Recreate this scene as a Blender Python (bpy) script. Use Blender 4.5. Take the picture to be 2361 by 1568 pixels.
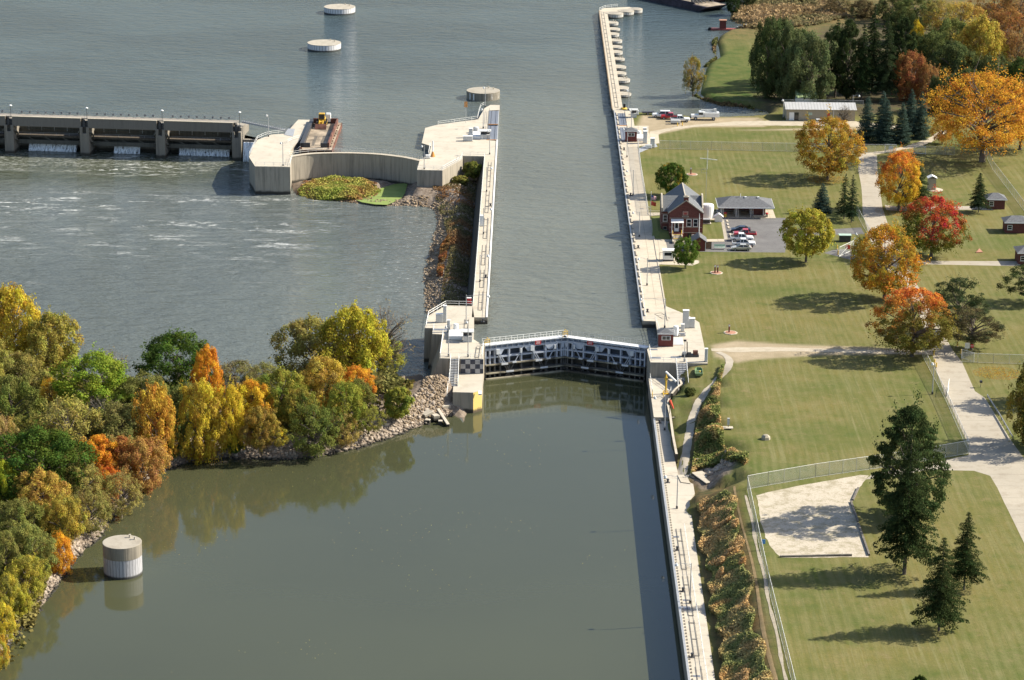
import bpy, math, random
import numpy as np
from mathutils import Matrix, Vector
R = math.radians
sc = bpy.context.scene
for o in list(bpy.data.objects): bpy.data.objects.remove(o)

# ------------------------------------------------------------------ camera
F = 6143.; CX, CY = 1180.5, 784.; HC = 165.
_n = np.array([200, 20000, -6143.]); _n /= np.linalg.norm(_n)
_y = np.array([49.5, 1887, 6143.]); _y -= _n * (_y @ _n); _y /= np.linalg.norm(_y)
_x = np.cross(_y, _n)
if _x[0] < 0: _x = -_x
MC = np.stack([_x, _y, _n])
camd = bpy.data.cameras.new("camera"); cam = bpy.data.objects.new("camera", camd)
sc.collection.objects.link(cam)
cam.matrix_world = Matrix([[MC[0][0], MC[0][1], -MC[0][2], 0], [MC[1][0], MC[1][1], -MC[1][2], 0],
                           [MC[2][0], MC[2][1], -MC[2][2], HC], [0, 0, 0, 1]])
camd.sensor_width = 36; camd.lens = 36 * F / 2361.; camd.clip_start = 1; camd.clip_end = 20000
sc.camera = cam

def W(vx, vy, z=0.):
    d = MC @ np.array([vx - CX, -(vy - CY), F]); t = (z - HC) / d[2]
    return float(d[0] * t), float(d[1] * t)
def Vp(X, Y, Z):
    c = MC.T @ np.array([X, Y, Z - HC]); return CX + F * c[0] / c[2], CY - F * c[1] / c[2]
def hgt(vx, vyb, vyt, z=0.):
    X, Y = W(vx, vyb, z); lo, hi = z, z + 120
    for _ in range(40):
        m = (lo + hi) / 2
        if Vp(X, Y, m)[1] > vyt: lo = m
        else: hi = m
    return lo - z
def WP(pts, z=0.): return [W(a, b, z) for a, b in pts]

# ------------------------------------------------------------------ light
SUN_EL = R(36.5); SUN_AZ = math.atan2(3.9, 20)      # direction to the sun: +X turned towards +Y
sd = Vector((math.cos(SUN_EL) * math.cos(SUN_AZ), math.cos(SUN_EL) * math.sin(SUN_AZ), math.sin(SUN_EL)))
sl = bpy.data.lights.new("sun", 'SUN'); so = bpy.data.objects.new("sun", sl); sc.collection.objects.link(so)
sl.energy = 5.0; sl.angle = R(0.55); sl.color = (1.0, 0.92, 0.77)
so.rotation_euler = sd.to_track_quat('Z', 'Y').to_euler(); so.location = (0, 0, 300)
w = bpy.data.worlds.new("World"); sc.world = w; w.use_nodes = True
wn = w.node_tree; bg = wn.nodes['Background']; sky = wn.nodes.new('ShaderNodeTexSky'); sky.sky_type = 'NISHITA'
sky.sun_disc = False; sky.sun_elevation = SUN_EL; sky.sun_rotation = R(90) - SUN_AZ
sky.air_density = 1.0; sky.dust_density = 1.8; sky.ozone_density = 1.0; sky.altitude = 150
wn.links.new(sky.outputs[0], bg.inputs[0]); bg.inputs[1].default_value = 0.10
sc.view_settings.view_transform = 'Standard'; sc.view_settings.look = 'None'
sc.view_settings.exposure = 0.85; sc.view_settings.gamma = 1.0
sc.render.engine = 'CYCLES'
sc.cycles.max_bounces = 6; sc.cycles.diffuse_bounces = 2; sc.cycles.glossy_bounces = 3
sc.cycles.transparent_max_bounces = 8; sc.cycles.transmission_bounces = 2

# ------------------------------------------------------------------ helpers
def tag(o, label=None, cat=None, group=None, kind=None):
    if label: o['label'] = label
    if cat: o['category'] = cat
    if group: o['group'] = group
    if kind: o['kind'] = kind
    return o
def T(name, label, cat, loc=(0, 0, 0), rz=0., group=None):
    o = bpy.data.objects.new(name, None); sc.collection.objects.link(o)
    o.empty_display_size = .5
    o.location = loc; o.rotation_euler = (0, 0, rz)
    o['_rz'] = rz; del o['_rz']
    o.matrix_world = Matrix.Translation(loc) @ Matrix.Rotation(rz, 4, 'Z')
    return tag(o, label, cat, group)
def mesh_np(name, V, Fq):
    me = bpy.data.meshes.new(name); V = np.asarray(V, dtype=np.float32); Fq = np.asarray(Fq, dtype=np.int32)
    nf, k = Fq.shape
    me.vertices.add(len(V)); me.vertices.foreach_set("co", V.ravel())
    me.loops.add(nf * k); me.loops.foreach_set("vertex_index", Fq.ravel())
    me.polygons.add(nf); me.polygons.foreach_set("loop_start", np.arange(0, nf * k, k, dtype=np.int32))
    me.polygons.foreach_set("loop_total", np.full(nf, k, dtype=np.int32))
    me.update(calc_edges=True); return me
SPLIT = {'cleat', 'support', 'awning_post', 'stair_wall', 'column', 'gate_arm', 'cable_box', 'edge_strip', 'post', 'end_wall', 'side_wall', 'stringer', 'tread', 'bench', 'corner_trim', 'parapet', 'brace', 'fender', 'steps', 'gate_rib', 'coaming', 'floor_plate'}
class MB:
    """collects solid pieces; build() links them as ONE mesh object (world coords turned local to the parent)"""
    def __init__(s): s.v = []; s.f = []; s.m = []; s.cuts = []
    def add(s, vs, fs, mi=0):
        b = len(s.v); s.cuts.append((len(s.v), len(s.f))); s.v += [tuple(p) for p in vs]; s.f += [tuple(b + i for i in f) for f in fs]; s.m += [mi] * len(fs); return s
    def box(s, x0, x1, y0, y1, z0, z1, mi=0):
        vs = [(x0, y0, z0), (x1, y0, z0), (x1, y1, z0), (x0, y1, z0), (x0, y0, z1), (x1, y0, z1), (x1, y1, z1), (x0, y1, z1)]
        return s.add(vs, [(0, 3, 2, 1), (4, 5, 6, 7), (0, 1, 5, 4), (1, 2, 6, 5), (2, 3, 7, 6), (3, 0, 4, 7)], mi)
    def cbox(s, c, sz, rz=0., mi=0):
        x, y, z = [q / 2 for q in sz]; ca, sa = math.cos(rz), math.sin(rz); vs = []
        for dz in (-z, z):
            for dx, dy in ((-x, -y), (x, -y), (x, y), (-x, y)):
                vs.append((c[0] + dx * ca - dy * sa, c[1] + dx * sa + dy * ca, c[2] + dz))
        return s.add(vs, [(0, 3, 2, 1), (4, 5, 6, 7), (0, 1, 5, 4), (1, 2, 6, 5), (2, 3, 7, 6), (3, 0, 4, 7)], mi)
    def prism(s, poly, z0, z1, mi=0, mtop=None, base=None):
        """poly: xy list (top). base: optional xy list for the bottom (battered walls)"""
        if sum(poly[i][0] * poly[(i + 1) % len(poly)][1] - poly[(i + 1) % len(poly)][0] * poly[i][1] for i in range(len(poly))) < 0:
            poly = poly[::-1]; base = base[::-1] if base else None
        n = len(poly); base = base or poly
        za = z0 if isinstance(z0, (list, tuple)) else [z0] * n
        zb = z1 if isinstance(z1, (list, tuple)) else [z1] * n
        vs = [(p[0], p[1], za[i]) for i, p in enumerate(base)] + [(p[0], p[1], zb[i]) for i, p in enumerate(poly)]
        s.add(vs, [tuple(range(n - 1, -1, -1))] + [(i, (i + 1) % n, n + (i + 1) % n, n + i) for i in range(n)], mi)
        b = len(s.v) - n; s.f.append(tuple(b + i for i in range(n))); s.m.append(mi if mtop is None else mtop)
        return s
    def tube(s, p, q, r, n=6, mi=0, r2=None):
        p = Vector(p); q = Vector(q); d = (q - p)
        if d.length < 1e-6: return s
        u = d.normalized().orthogonal().normalized(); w_ = d.normalized().cross(u); r2 = r if r2 is None else r2
        vs = [p + (u * math.cos(a) + w_ * math.sin(a)) * r for a in [2 * math.pi * i / n for i in range(n)]]
        vs += [q + (u * math.cos(a) + w_ * math.sin(a)) * r2 for a in [2 * math.pi * i / n for i in range(n)]]
        return s.add(vs, [(i, (i + 1) % n, n + (i + 1) % n, n + i) for i in range(n)] + [tuple(range(n - 1, -1, -1)), tuple(range(n, 2 * n))], mi)
    def path(s, pts, r, n=5, mi=0):
        for a, b in zip(pts[:-1], pts[1:]): s.tube(a, b, r, n, mi)
        return s
    def bar(s, p, q, w_, h, mi=0):
        """rectangular bar between two points, w across, h vertical"""
        p = Vector(p); q = Vector(q); d = (q - p).normalized(); up = Vector((0, 0, 1))
        if abs(d.z) > .98: up = Vector((0, 1, 0))
        a = d.cross(up).normalized() * (w_ / 2); b = a.cross(d).normalized() * (h / 2)
        vs = [p - a - b, p + a - b, p + a + b, p - a + b, q - a - b, q + a - b, q + a + b, q - a + b]
        return s.add(vs, [(0, 3, 2, 1), (4, 5, 6, 7), (0, 1, 5, 4), (1, 2, 6, 5), (2, 3, 7, 6), (3, 0, 4, 7)], mi)
    def lathe(s, cx, cy, prof, n=24, mi=0, sx=1., sy=1.):
        """prof: (r,z) from bottom to top"""
        vs = []
        for r_, z in prof:
            for i in range(n):
                a = 2 * math.pi * i / n; vs.append((cx + r_ * sx * math.cos(a), cy + r_ * sy * math.sin(a), z))
        fs = []
        for k in range(len(prof) - 1):
            for i in range(n): fs.append((k * n + i, k * n + (i + 1) % n, (k + 1) * n + (i + 1) % n, (k + 1) * n + i))
        fs.append(tuple(range(n - 1, -1, -1))); fs.append(tuple((len(prof) - 1) * n + i for i in range(n)))
        return s.add(vs, fs, mi)
    def quad(s, a, b, c, d, mi=0): return s.add([a, b, c, d], [(0, 1, 2, 3)], mi)
    def build(s, name, mats, parent=None, local=False, bev=0., smooth=False):
        if not isinstance(mats, (list, tuple)): mats = [mats]
        if name in SPLIT and parent is not None and len(s.cuts) > 1:
            o = None; C_ = s.cuts + [(len(s.v), len(s.f))]
            for (v0, f0), (v1, f1) in zip(C_[:-1], C_[1:]):
                q = MB(); q.v = s.v[v0:v1]; q.f = [tuple(i - v0 for i in f) for f in s.f[f0:f1]]; q.m = s.m[f0:f1]; o = q.build(name, mats, parent, local, bev, smooth)
            return o
        me = bpy.data.meshes.new(name); vs = s.v
        if parent is not None and not local:
            M = parent.matrix_world
            if parent.parent is not None: M = parent.parent.matrix_world @ parent.matrix_basis
            Mi = M.inverted(); vs = [Mi @ Vector(p) for p in vs]
        me.from_pydata([tuple(p) for p in vs], [], s.f); me.update()
        for m in mats: me.materials.append(m)
        if len(mats) > 1: me.polygons.foreach_set("material_index", s.m)
        if smooth: me.polygons.foreach_set("use_smooth", [True] * len(me.polygons))
        o = bpy.data.objects.new(name, me); sc.collection.objects.link(o)
        if parent is not None: o.parent = parent
        if bev:
            b = o.modifiers.new("bevel", 'BEVEL'); b.width = bev; b.segments = 1; b.limit_method = 'ANGLE'
        return o
def single(name, mb, mats, label, cat, group=None, bev=0., smooth=False, kind=None):
    """a thing that is one mesh: origin moved to its base"""
    vs = np.array([tuple(p) for p in mb.v]); c = ((vs[:, 0].min() + vs[:, 0].max()) / 2, (vs[:, 1].min() + vs[:, 1].max()) / 2, vs[:, 2].min())
    mb.v = [(p[0] - c[0], p[1] - c[1], p[2] - c[2]) for p in mb.v]
    o = mb.build(name, mats, bev=bev, smooth=smooth); o.location = c
    if kind: o['kind'] = kind
    return tag(o, label, cat, group)
def children(o): return [c for c in bpy.data.objects if c.parent == o]
def dup(root, loc, rz=0., label=None, group=None, scale=None):
    r = root.copy(); sc.collection.objects.link(r); r.location = loc; r.rotation_euler = (0, 0, rz)
    if scale: r.scale = scale if isinstance(scale, tuple) else (scale,) * 3
    if label: r['label'] = label
    if group: r['group'] = group
    for ch in KIDS(root):
        c = ch.copy(); sc.collection.objects.link(c); c.parent = r; _K.setdefault(r.name, []).append(c)
        for g in KIDS(ch):
            d = g.copy(); sc.collection.objects.link(d); d.parent = c
    return r
_K = {}
def KIDS(o):
    if o.name not in _K: _K[o.name] = children(o)
    return _K[o.name]

# ------------------------------------------------------------------ materials
class NT:
    def __init__(s, name):
        s.m = bpy.data.materials.new(name); s.m.use_nodes = True; s.t = s.m.node_tree; s.p = s.t.nodes['Principled BSDF']
        s.out = s.t.nodes['Material Output']
    def n(s, typ, **kw):
        x = s.t.nodes.new('ShaderNode' + typ)
        for k, v in kw.items(): setattr(x, k, v)
        return x
    def l(s, a, b): s.t.links.new(a, b)
    def put(s, sock, v):
        if isinstance(v, bpy.types.NodeSocket): s.l(v, sock)
        elif isinstance(v, (tuple, list)) and len(v) == 3 and sock.type == 'RGBA': sock.default_value = (*v, 1)
        else: sock.default_value = v
    def coord(s, kind='Object', scale=(1, 1, 1), rot=(0, 0, 0)):
        if kind == 'World': src = s.n('NewGeometry').outputs['Position']
        else: src = s.n('TexCoord').outputs[kind]
        mp = s.n('Mapping'); s.l(src, mp.inputs[0]); mp.inputs['Scale'].default_value = scale; mp.inputs['Rotation'].default_value = rot
        return mp.outputs[0]
    def noise(s, sc_, detail=3, rough=.55, vec=None, dist=0.):
        x = s.n('TexNoise'); x.inputs['Scale'].default_value = sc_; x.inputs['Detail'].default_value = detail
        x.inputs['Roughness'].default_value = rough; x.inputs['Distortion'].default_value = dist
        if vec is not None: s.l(vec, x.inputs['Vector'])
        return x.outputs['Fac']
    def ramp(s, fac, a, b, c0=0., c1=1.):
        x = s.n('MapRange'); x.clamp = True; s.put(x.inputs[0], fac); x.inputs[1].default_value = a; x.inputs[2].default_value = b
        x.inputs[3].default_value = c0; x.inputs[4].default_value = c1; return x.outputs[0]
    def mix(s, fac, a, b, mode='MIX'):
        x = s.n('MixRGB', blend_type=mode); s.put(x.inputs[0], fac); s.put(x.inputs[1], a); s.put(x.inputs[2], b); return x.outputs[0]
    def math(s, op, a, b=0., c=None):
        x = s.n('Math', operation=op); s.put(x.inputs[0], a); s.put(x.inputs[1], b)
        if c is not None: s.put(x.inputs[2], c)
        return x.outputs[0]
    def sep(s, vec):
        x = s.n('SeparateXYZ'); s.l(vec, x.inputs[0]); return x.outputs
    def bump(s, h, strength=.5, dist=.1):
        x = s.n('Bump'); x.inputs['Strength'].default_value = strength; x.inputs['Distance'].default_value = dist
        s.put(x.inputs['Height'], h); s.l(x.outputs[0], s.p.inputs['Normal']); return x
    def fin(s, col=None, rough=.8, metal=0., spec=.3):
        if col is not None: s.put(s.p.inputs['Base Color'], col)
        s.put(s.p.inputs['Roughness'], rough); s.p.inputs['Metallic'].default_value = metal
        s.p.inputs['Specular IOR Level'].default_value = spec
        return s.m
def plain(name, col, rough=.6, metal=0., var=.15, sc_=1.5, spec=.4):
    t = NT(name); v = t.coord('Object'); f = t.noise(sc_, 4, .6, v)
    d = tuple(c * (1 - var * 1.6) for c in col); b = tuple(min(1, c * (1 + var)) for c in col)
    return t.fin(t.mix(t.ramp(f, .3, .7), d, b), rough, metal, spec)
def concrete(name, col, joint=None, stain=.5, water=None):
    """weathered concrete: blotches, painted shade and vertical run stains on faces, joints, dark tide mark where it meets the river"""
    t = NT(name); P = t.coord('World'); x, y, z = t.sep(P)
    big = t.noise(.12, 4, .6, P); fine = t.noise(2.2, 5, .7, P)
    c = t.mix(t.ramp(big, .3, .7), tuple(q * .84 for q in col), col)
    c = t.mix(t.ramp(fine, .25, .75, 0, .4), c, tuple(q * .7 for q in col))
    nz0 = t.sep(t.n('NewGeometry').outputs['Normal'])[2]; c = t.mix(t.ramp(nz0, .6, .3, 0, .55), c, tuple(q * f for q, f in zip(col, (.42, .40, .38))))  # shade put into the colour: upright faces mixed darker than tops
    Ps = t.coord('World', scale=(1.6, 1.6, .10)); run = t.noise(1.0, 4, .65, Ps)
    nz = t.sep(t.n('NewGeometry').outputs['Normal'])[2]
    side = t.ramp(nz, .6, .3)
    c = t.mix(t.math('MULTIPLY', side, t.ramp(run, .45, .72, 0, stain)), c, tuple(q * .3 for q in col))
    pat = t.noise(.35, 5, .75, P)
    c = t.mix(t.math('MULTIPLY', t.math('SUBTRACT', 1, side), t.ramp(pat, .50, .72, 0, .6)), c, (col[0] * .55, col[1] * .5, col[2] * .45))
    if joint:
        for ax in joint:
            q, step = ax; src = {'x': x, 'y': y, 'z': z}[q]
            m = t.math('ABSOLUTE', t.math('SUBTRACT', t.math('FRACT', t.math('DIVIDE', src, step)), .5))
            c = t.mix(t.ramp(m, .5 - .09 / step, .5 - .04 / step, 0, .6), c, tuple(q_ * .4 for q_ in col))
    if water is not None:
        edge = t.math('ADD', z, t.math('MULTIPLY', t.noise(.8, 3, .6, P), .8))
        c = t.mix(t.math('MULTIPLY', side, t.ramp(edge, water + 1.5, water + 1.0)), c, (.055, .05, .04))
    t.bump(fine, .25, .05)
    return t.fin(c, .85, 0, .25)
M = {}
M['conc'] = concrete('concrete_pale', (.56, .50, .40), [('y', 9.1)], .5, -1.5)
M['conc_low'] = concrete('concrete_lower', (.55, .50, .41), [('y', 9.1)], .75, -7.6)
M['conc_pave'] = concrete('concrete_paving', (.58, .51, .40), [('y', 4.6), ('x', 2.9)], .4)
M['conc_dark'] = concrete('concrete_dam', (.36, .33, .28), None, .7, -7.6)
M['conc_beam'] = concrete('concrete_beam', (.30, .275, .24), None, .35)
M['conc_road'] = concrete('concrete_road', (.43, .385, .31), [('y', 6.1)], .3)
M['white_rail'] = plain('white_rail_paint', (.78, .78, .75), .5, 0, .05)
M['steel_grey'] = plain('galvanised_steel', (.42, .43, .44), .45, .3, .1)
M['steel_dark'] = plain('dark_steel', (.06, .06, .065), .5, .2, .2)
M['steel_blue'] = plain('deck_grating_paint', (.17, .19, .23), .6, 0, .2, 3)
M['yellow'] = plain('yellow_paint', (.72, .47, .06), .5, 0, .1)
M['orange'] = plain('orange_paint', (.6, .26, .06), .5, 0, .1)
M['white'] = plain('white_paint', (.80, .80, .78), .45, 0, .04)
M['cab_grey'] = plain('cabinet_grey', (.52, .53, .52), .5, 0, .06)
M['red'] = plain('red_paint', (.50, .03, .035), .4, 0, .08)
M['green'] = plain('boat_green', (.16, .25, .12), .5, 0, .12)
M['rust'] = plain('rusty_steel', (.15, .065, .045), .8, 0, .45, .5)
M['barge_deck'] = plain('barge_deck', (.32, .26, .19), .85, 0, .45, .35)
M['glass'] = plain('window_glass', (.02, .025, .03), .08, 0, 0, 1, .6)
M['black'] = plain('black_rubber', (.015, .015, .016), .75, 0, .2)
M['roof_grey'] = plain('grey_shingle', (.13, .135, .145), .85, 0, .22, 2.5)
M['wood'] = plain('weathered_wood', (.22, .16, .10), .85, 0, .3, 2)
M['wood_grey'] = plain('grey_timber', (.16, .145, .125), .85, 0, .3, 2)
M['trunk'] = plain('tree_bark', (.14, .115, .095), .9, 0, .35, 4)
M['trunk_pale'] = plain('pale_bark', (.30, .27, .23), .9, 0, .25, 4)
M['pipe'] = plain('dark_pipe', (.17, .16, .145), .6, 0, .2)
def brick(name, col):
    t = NT(name); P = t.coord('Object'); x, y, z = t.sep(P)
    cv = t.n('CombineXYZ'); t.l(t.math('ADD', x, y), cv.inputs[0]); t.l(z, cv.inputs[1])
    b = t.n('TexBrick'); t.l(cv.outputs[0], b.inputs['Vector']); b.inputs['Scale'].default_value = 1.0
    b.inputs['Color1'].default_value = (*col, 1); b.inputs['Color2'].default_value = (*[c * .65 for c in col], 1)
    b.inputs['Mortar'].default_value = (.16, .10, .085, 1); b.inputs['Brick Width'].default_value = .42
    b.inputs['Row Height'].default_value = .16; b.inputs['Mortar Size'].default_value = .012
    f = t.noise(.7, 4, .6, P)
    return t.fin(t.mix(t.ramp(f, .3, .7, 0, .4), b.outputs['Color'], tuple(c * .5 for c in col)), .85)
M['brick'] = brick('red_brick', (.165, .05, .04))
M['maroon'] = plain('maroon_siding', (.135, .030, .025), .7, 0, .12)
M['tan'] = plain('tan_siding', (.34, .30, .225), .7, 0, .07)
def ribbed(name, col, step, dark=.75, ax='x'):
    t = NT(name); P = t.coord('Object'); q = t.sep(P)[{'x': 0, 'y': 1, 'z': 2}[ax]]
    m = t.math('ABSOLUTE', t.math('SUBTRACT', t.math('FRACT', t.math('DIVIDE', q, step)), .5))
    c = t.mix(t.ramp(m, .3, .42), col, tuple(k * dark for k in col)); f = t.noise(.5, 4, .6, P)
    return t.fin(t.mix(t.ramp(f, .3, .7, 0, .3), c, tuple(k * .6 for k in col)), .5, .1)
M['rib_roof'] = ribbed('ribbed_metal_roof', (.50, .50, .49), .9)
def sheetpile(name, col, low, r_=4.5):
    """steel sheet pile cell side: vertical ribs, run stains, waterline"""
    t = NT(name); P = t.coord('Object'); x, y, z = t.sep(P)
    ang = t.math('ARCTAN2', y, x); m = t.math('ABSOLUTE', t.math('SUBTRACT', t.math('FRACT', t.math('MULTIPLY', ang, r_ * 1.25)), .5))
    c = t.mix(t.ramp(m, .34, .46), col, tuple(k * .45 for k in col))
    cv = t.n('CombineXYZ'); t.l(t.math('MULTIPLY', ang, 4.), cv.inputs[0]); t.l(t.math('MULTIPLY', z, .25), cv.inputs[1])
    f = t.noise(2.2, 4, .7, cv.outputs[0]); c = t.mix(t.ramp(f, .5, .75, 0, .7), c, tuple(k * .45 for k in col))
    e = t.math('ADD', z, t.math('MULTIPLY', f, .3)); c = t.mix(t.ramp(e, low + .75, low + .45), c, (.05, .05, .045))
    return t.fin(c, .65, 0)

# ------------------------------------------------------------------ ground
ZU, ZL, ZP = -1.5, -7.6, -3.2          # upper pool, lower pool, lower platform
ZG = -3.9                              # top of the lower guide wall
def sdist(PX, PY, poly):
    """signed distance (inside positive) of points to polygon"""
    p = np.array(poly, float); q = np.roll(p, -1, 0); d2 = np.full(PX.shape, 1e18); ins = np.zeros(PX.shape, bool)
    for (ax, ay), (bx, by) in zip(p, q):
        ex, ey = bx - ax, by - ay; L = ex * ex + ey * ey + 1e-12
        t = np.clip(((PX - ax) * ex + (PY - ay) * ey) / L, 0, 1)
        d2 = np.minimum(d2, (PX - ax - t * ex) ** 2 + (PY - ay - t * ey) ** 2)
        c = (ay > PY) != (by > PY)
        with np.errstate(divide='ignore', invalid='ignore'):
            xi = (bx - ax) * (PY - ay) / (by - ay + 1e-15) + ax
        ins ^= c & (PX < xi)
    d = np.sqrt(d2); return np.where(ins, d, -d)
def vnoise(X, Y, s, seed=0):
    """smooth value noise for the relief"""
    rs = np.random.RandomState(seed); G = rs.rand(256, 256)
    x = X / s + 1000; y = Y / s + 1000; xi = np.floor(x).astype(int); yi = np.floor(y).astype(int); fx = x - xi; fy = y - yi
    fx = fx * fx * (3 - 2 * fx); fy = fy * fy * (3 - 2 * fy)
    g = lambda a, b: G[a % 256, b % 256]
    return (g(xi, yi) * (1 - fx) + g(xi + 1, yi) * fx) * (1 - fy) + (g(xi, yi + 1) * (1 - fx) + g(xi + 1, yi + 1) * fx) * fy
shoreR = WP([(1449, 263), (1488, 263), (1545, 267), (1590, 271), (1655, 272.5), (1720, 271), (1745, 269), (1757, 264), (1752, 258), (1730, 252.5),
             (1690, 248), (1655, 243.8), (1628, 236), (1610, 227.5), (1598, 217), (1601, 200), (1607, 180), (1612, 160), (1620, 147), (1645, 132),
             (1642, 112), (1638, 98), (1645, 84), (1665, 72), (1700, 66), (1722, 60), (1690, 55), (1668, 44), (1672, 28), (1690, 18), (1705, 8), (1700, -5)], ZU)
landR = [(27.5, -200), (27.5, 523.2), (30.3, 523.2), (30.3, 562), (27.5, 564), (27.5, 768)] + shoreR + [(110, 1250), (60, 1900), (-200, 6000), (6000, 6000), (6000, -200)]
islLow = WP([(0, 1532), (40, 1470), (100, 1400), (145, 1350), (168, 1305), (235, 1240), (270, 1190), (310, 1150), (345, 1115), (375, 1092), (430, 1070), (520, 1060),
             (590, 1062), (680, 1062), (760, 1052), (830, 1035), (890, 1016), (960, 990), (1000, 975), (1042, 956)], ZL)
islHi = WP([(984, 853), (950, 866), (900, 876), (840, 892), (760, 905), (640, 915), (500, 925), (330, 905), (200, 890), (0, 880)], ZL)
island = [(-300, 250), (-120, 300)] + islLow + [(-11, 500), (-11, 522), (-20, 522)] + islHi + [(-330, 540)]
strip = WP([(676, 447), (700, 453), (720, 459), (790, 466), (860, 473), (940, 476), (980, 478), (1000, 486), (1005, 505), (1003, 525), (996, 545), (989, 562), (985, 580), (978, 610),
            (974, 630), (972, 650), (974, 680), (976, 700), (984, 740)], ZL) + [(-21, 545), (-10, 545), (-10, 707), (-28, 707), (-34, 706), (-46, 711), (-58, 709), (-65, 704)]
POND = WP([(818, 460), (850, 446), (883, 432), (910, 424), (940, 422), (934, 445), (927, 456), (905, 467), (893, 472), (865, 471), (835, 466)], -7.1)
_ctl = [(1655, 812, 0), (1682, 832, -.2), (1668, 862, -.6), (1640, 890, -1.1), (1615, 920, -1.7), (1597, 960, -2.4), (1588, 1000, -2.9), (1580, 1040, -3.4),
        (1570, 1090, -3.85), (1575, 1130, -3.9), (1610, 855, -.6), (1590, 870, -1), (1580, 845, -.8), (1600, 890, -1.2), (1560, 905, -2.4), (1570, 890, -1.6),
        (1558, 960, -3), (1560, 1000, -3.5), (1562, 1050, -3.8), (1560, 1120, -3.95), (1720, 830, 0), (1690, 860, 0), (1665, 900, 0), (1655, 950, 0),
        (1655, 1000, 0), (1680, 1040, 0), (1715, 1080, 0), (1720, 1120, 0), (1750, 1000, 0), (1700, 950, 0), (1800, 900, 0), (1640, 1080, -3.5), (1660, 1075, -3),
        (1690, 1100, -1.5), (1615, 1060, -3.6), (1620, 1130, -3.9), (1660, 1130, -3), (1700, 1140, -.8), (1600, 1090, -3.9), (1700, 820, 0), (1640, 825, -.1)]
_cw = [(*W(a, b, c), c) for a, b, c in _ctl] + [(42, y_, 0) for y_ in range(440, 530, 12)] + [(29, 522, -.9), (33, 522, -.6), (38, 522, -.3), (38.5, 530, 0)]
DECK = [(25, 330), (28.7, 330), (28.7, 440)] + [(30.2, 452), (31.4, 456), (31.4, 461)] + WP([(1565, 1100), (1557, 1064), (1549, 1022), (1542, 970), (1537, 947), (1541, 933)], ZG) + WP([(1554, 914), (1569, 901), (1563, 886)], ZP) + [(33.6, 523.5), (25, 523.5)]
def sst(t): t = np.clip(t, 0, 1); return t * t * (3 - 2 * t)
def relief(X, Y):
    h = np.full(X.shape, -11.)
    d = sdist(X, Y, landR)
    top = np.full(X.shape, -.05)
    pen = sst((Y - 778) / 14) * sst((Y - 770 - (X - 30) * .02) / 10)      # low peninsula beyond the inlet
    top = top - .6 * pen
    n1 = vnoise(X, Y, 9, 1); n2 = vnoise(X, Y, 3, 2)
    rough = pen * (.35 * n1)
    bank = np.where(X < 40.5, -4.0 + 3.95 * sst((X - 30.6) / 7.6), -.05) - np.where((X > 31) & (X < 39), .25 * (n2 - .5), 0)
    num = np.zeros(X.shape); den = np.zeros(X.shape)
    for cx, cy, cz in _cw:
        w_ = 1 / (((X - cx) ** 2 + (Y - cy) ** 2) ** 2 + .5); num += w_ * cz; den += w_
    idw = np.minimum(num / den, -.05)
    k = sst((Y - 444) / 8) * sst((42.5 - X) / 2.5)
    low = np.where(Y < 523, bank * (1 - k) + idw * k, -.05)
    low = np.where(X > 42.5, -.05, low)
    dk = sdist(X, Y, DECK); low = np.where(dk > -.35, np.minimum(low, -4.4), low)
    top = np.where(Y < 523, low, top)
    shore = np.where(d > 0, np.minimum(top + rough, -3.2 + d * .75), np.maximum(-11, -3.2 + d * .8))
    shore = np.where((Y < 760) & (d > 0), top, shore); shore = np.where((Y < 760) & (d <= 0), -11, shore)
    h = np.maximum(h, shore)
    di = sdist(X, Y, island); n3 = vnoise(X, Y, 6, 3)
    hi = np.where(di > 0, np.minimum(ZL - .35 + di * .55, -4.6 + .8 * n3 + .02 * di), ZL - .35 + di * .6)
    hi = hi + sst(1 - np.hypot((X + 17) / 9, (Y - 517) / 11)) * 3.6 * (di > 0) + 1.2 * np.exp(-((X + 30) / 13) ** 2 - ((Y - 508) / 7) ** 2) * (di > 1) * sst(di / 6)
    hi = hi + .35 * (n2 - .5) * (di > 0)
    h = np.maximum(h, hi)
    ds = sdist(X, Y, strip)
    hs = np.where(ds > 0, np.minimum(ZL - .3 + ds * .42, -5.2 + .9 * n3 + .12 * np.clip(X + 22, 0, 10)), ZL - .3 + ds * .6)
    dp = sdist(X, Y, POND)
    hs = np.where((X < -29) & (ds > 0), np.minimum(hs, -6.6 + .5 * n3), hs) + .3 * (n2 - .5) * (ds > 0)
    hs = np.where(dp > -1.5, np.minimum(hs, -7.35 + .25 * np.clip(-dp, 0, 3)), hs)
    h = np.maximum(h, hs)
    return h
def axis(a, b, step, lo, hi, g=1.18):
    v = list(np.arange(a, b + step / 2, step)); s = step; x = a; L = []
    while x > lo: s *= g; x -= s; L.append(x)
    s = step; x = b; Rr = []
    while x < hi: s *= g; x += s; Rr.append(x)
    return np.array(L[::-1] + v + Rr)
GX = axis(-110, 130, 1.0, -5000, 6000); GY = axis(335, 960, 1.25, -400, 6000)
XX, YY = np.meshgrid(GX, GY); HH = relief(XX, YY)
def gz(x, y):
    i = min(max(np.searchsorted(GX, x) - 1, 0), len(GX) - 2); j = min(max(np.searchsorted(GY, y) - 1, 0), len(GY) - 2)
    fx = (x - GX[i]) / (GX[i + 1] - GX[i]); fy = (y - GY[j]) / (GY[j + 1] - GY[j])
    a, b, c, d = HH[j, i], HH[j, i + 1], HH[j + 1, i + 1], HH[j + 1, i]
    return float((a * (1 - fx) + b * fx) * (1 - fy) + (d * (1 - fx) + c * fx) * fy)
ny, nx = XX.shape
idx = np.arange(nx * ny).reshape(ny, nx)
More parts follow.
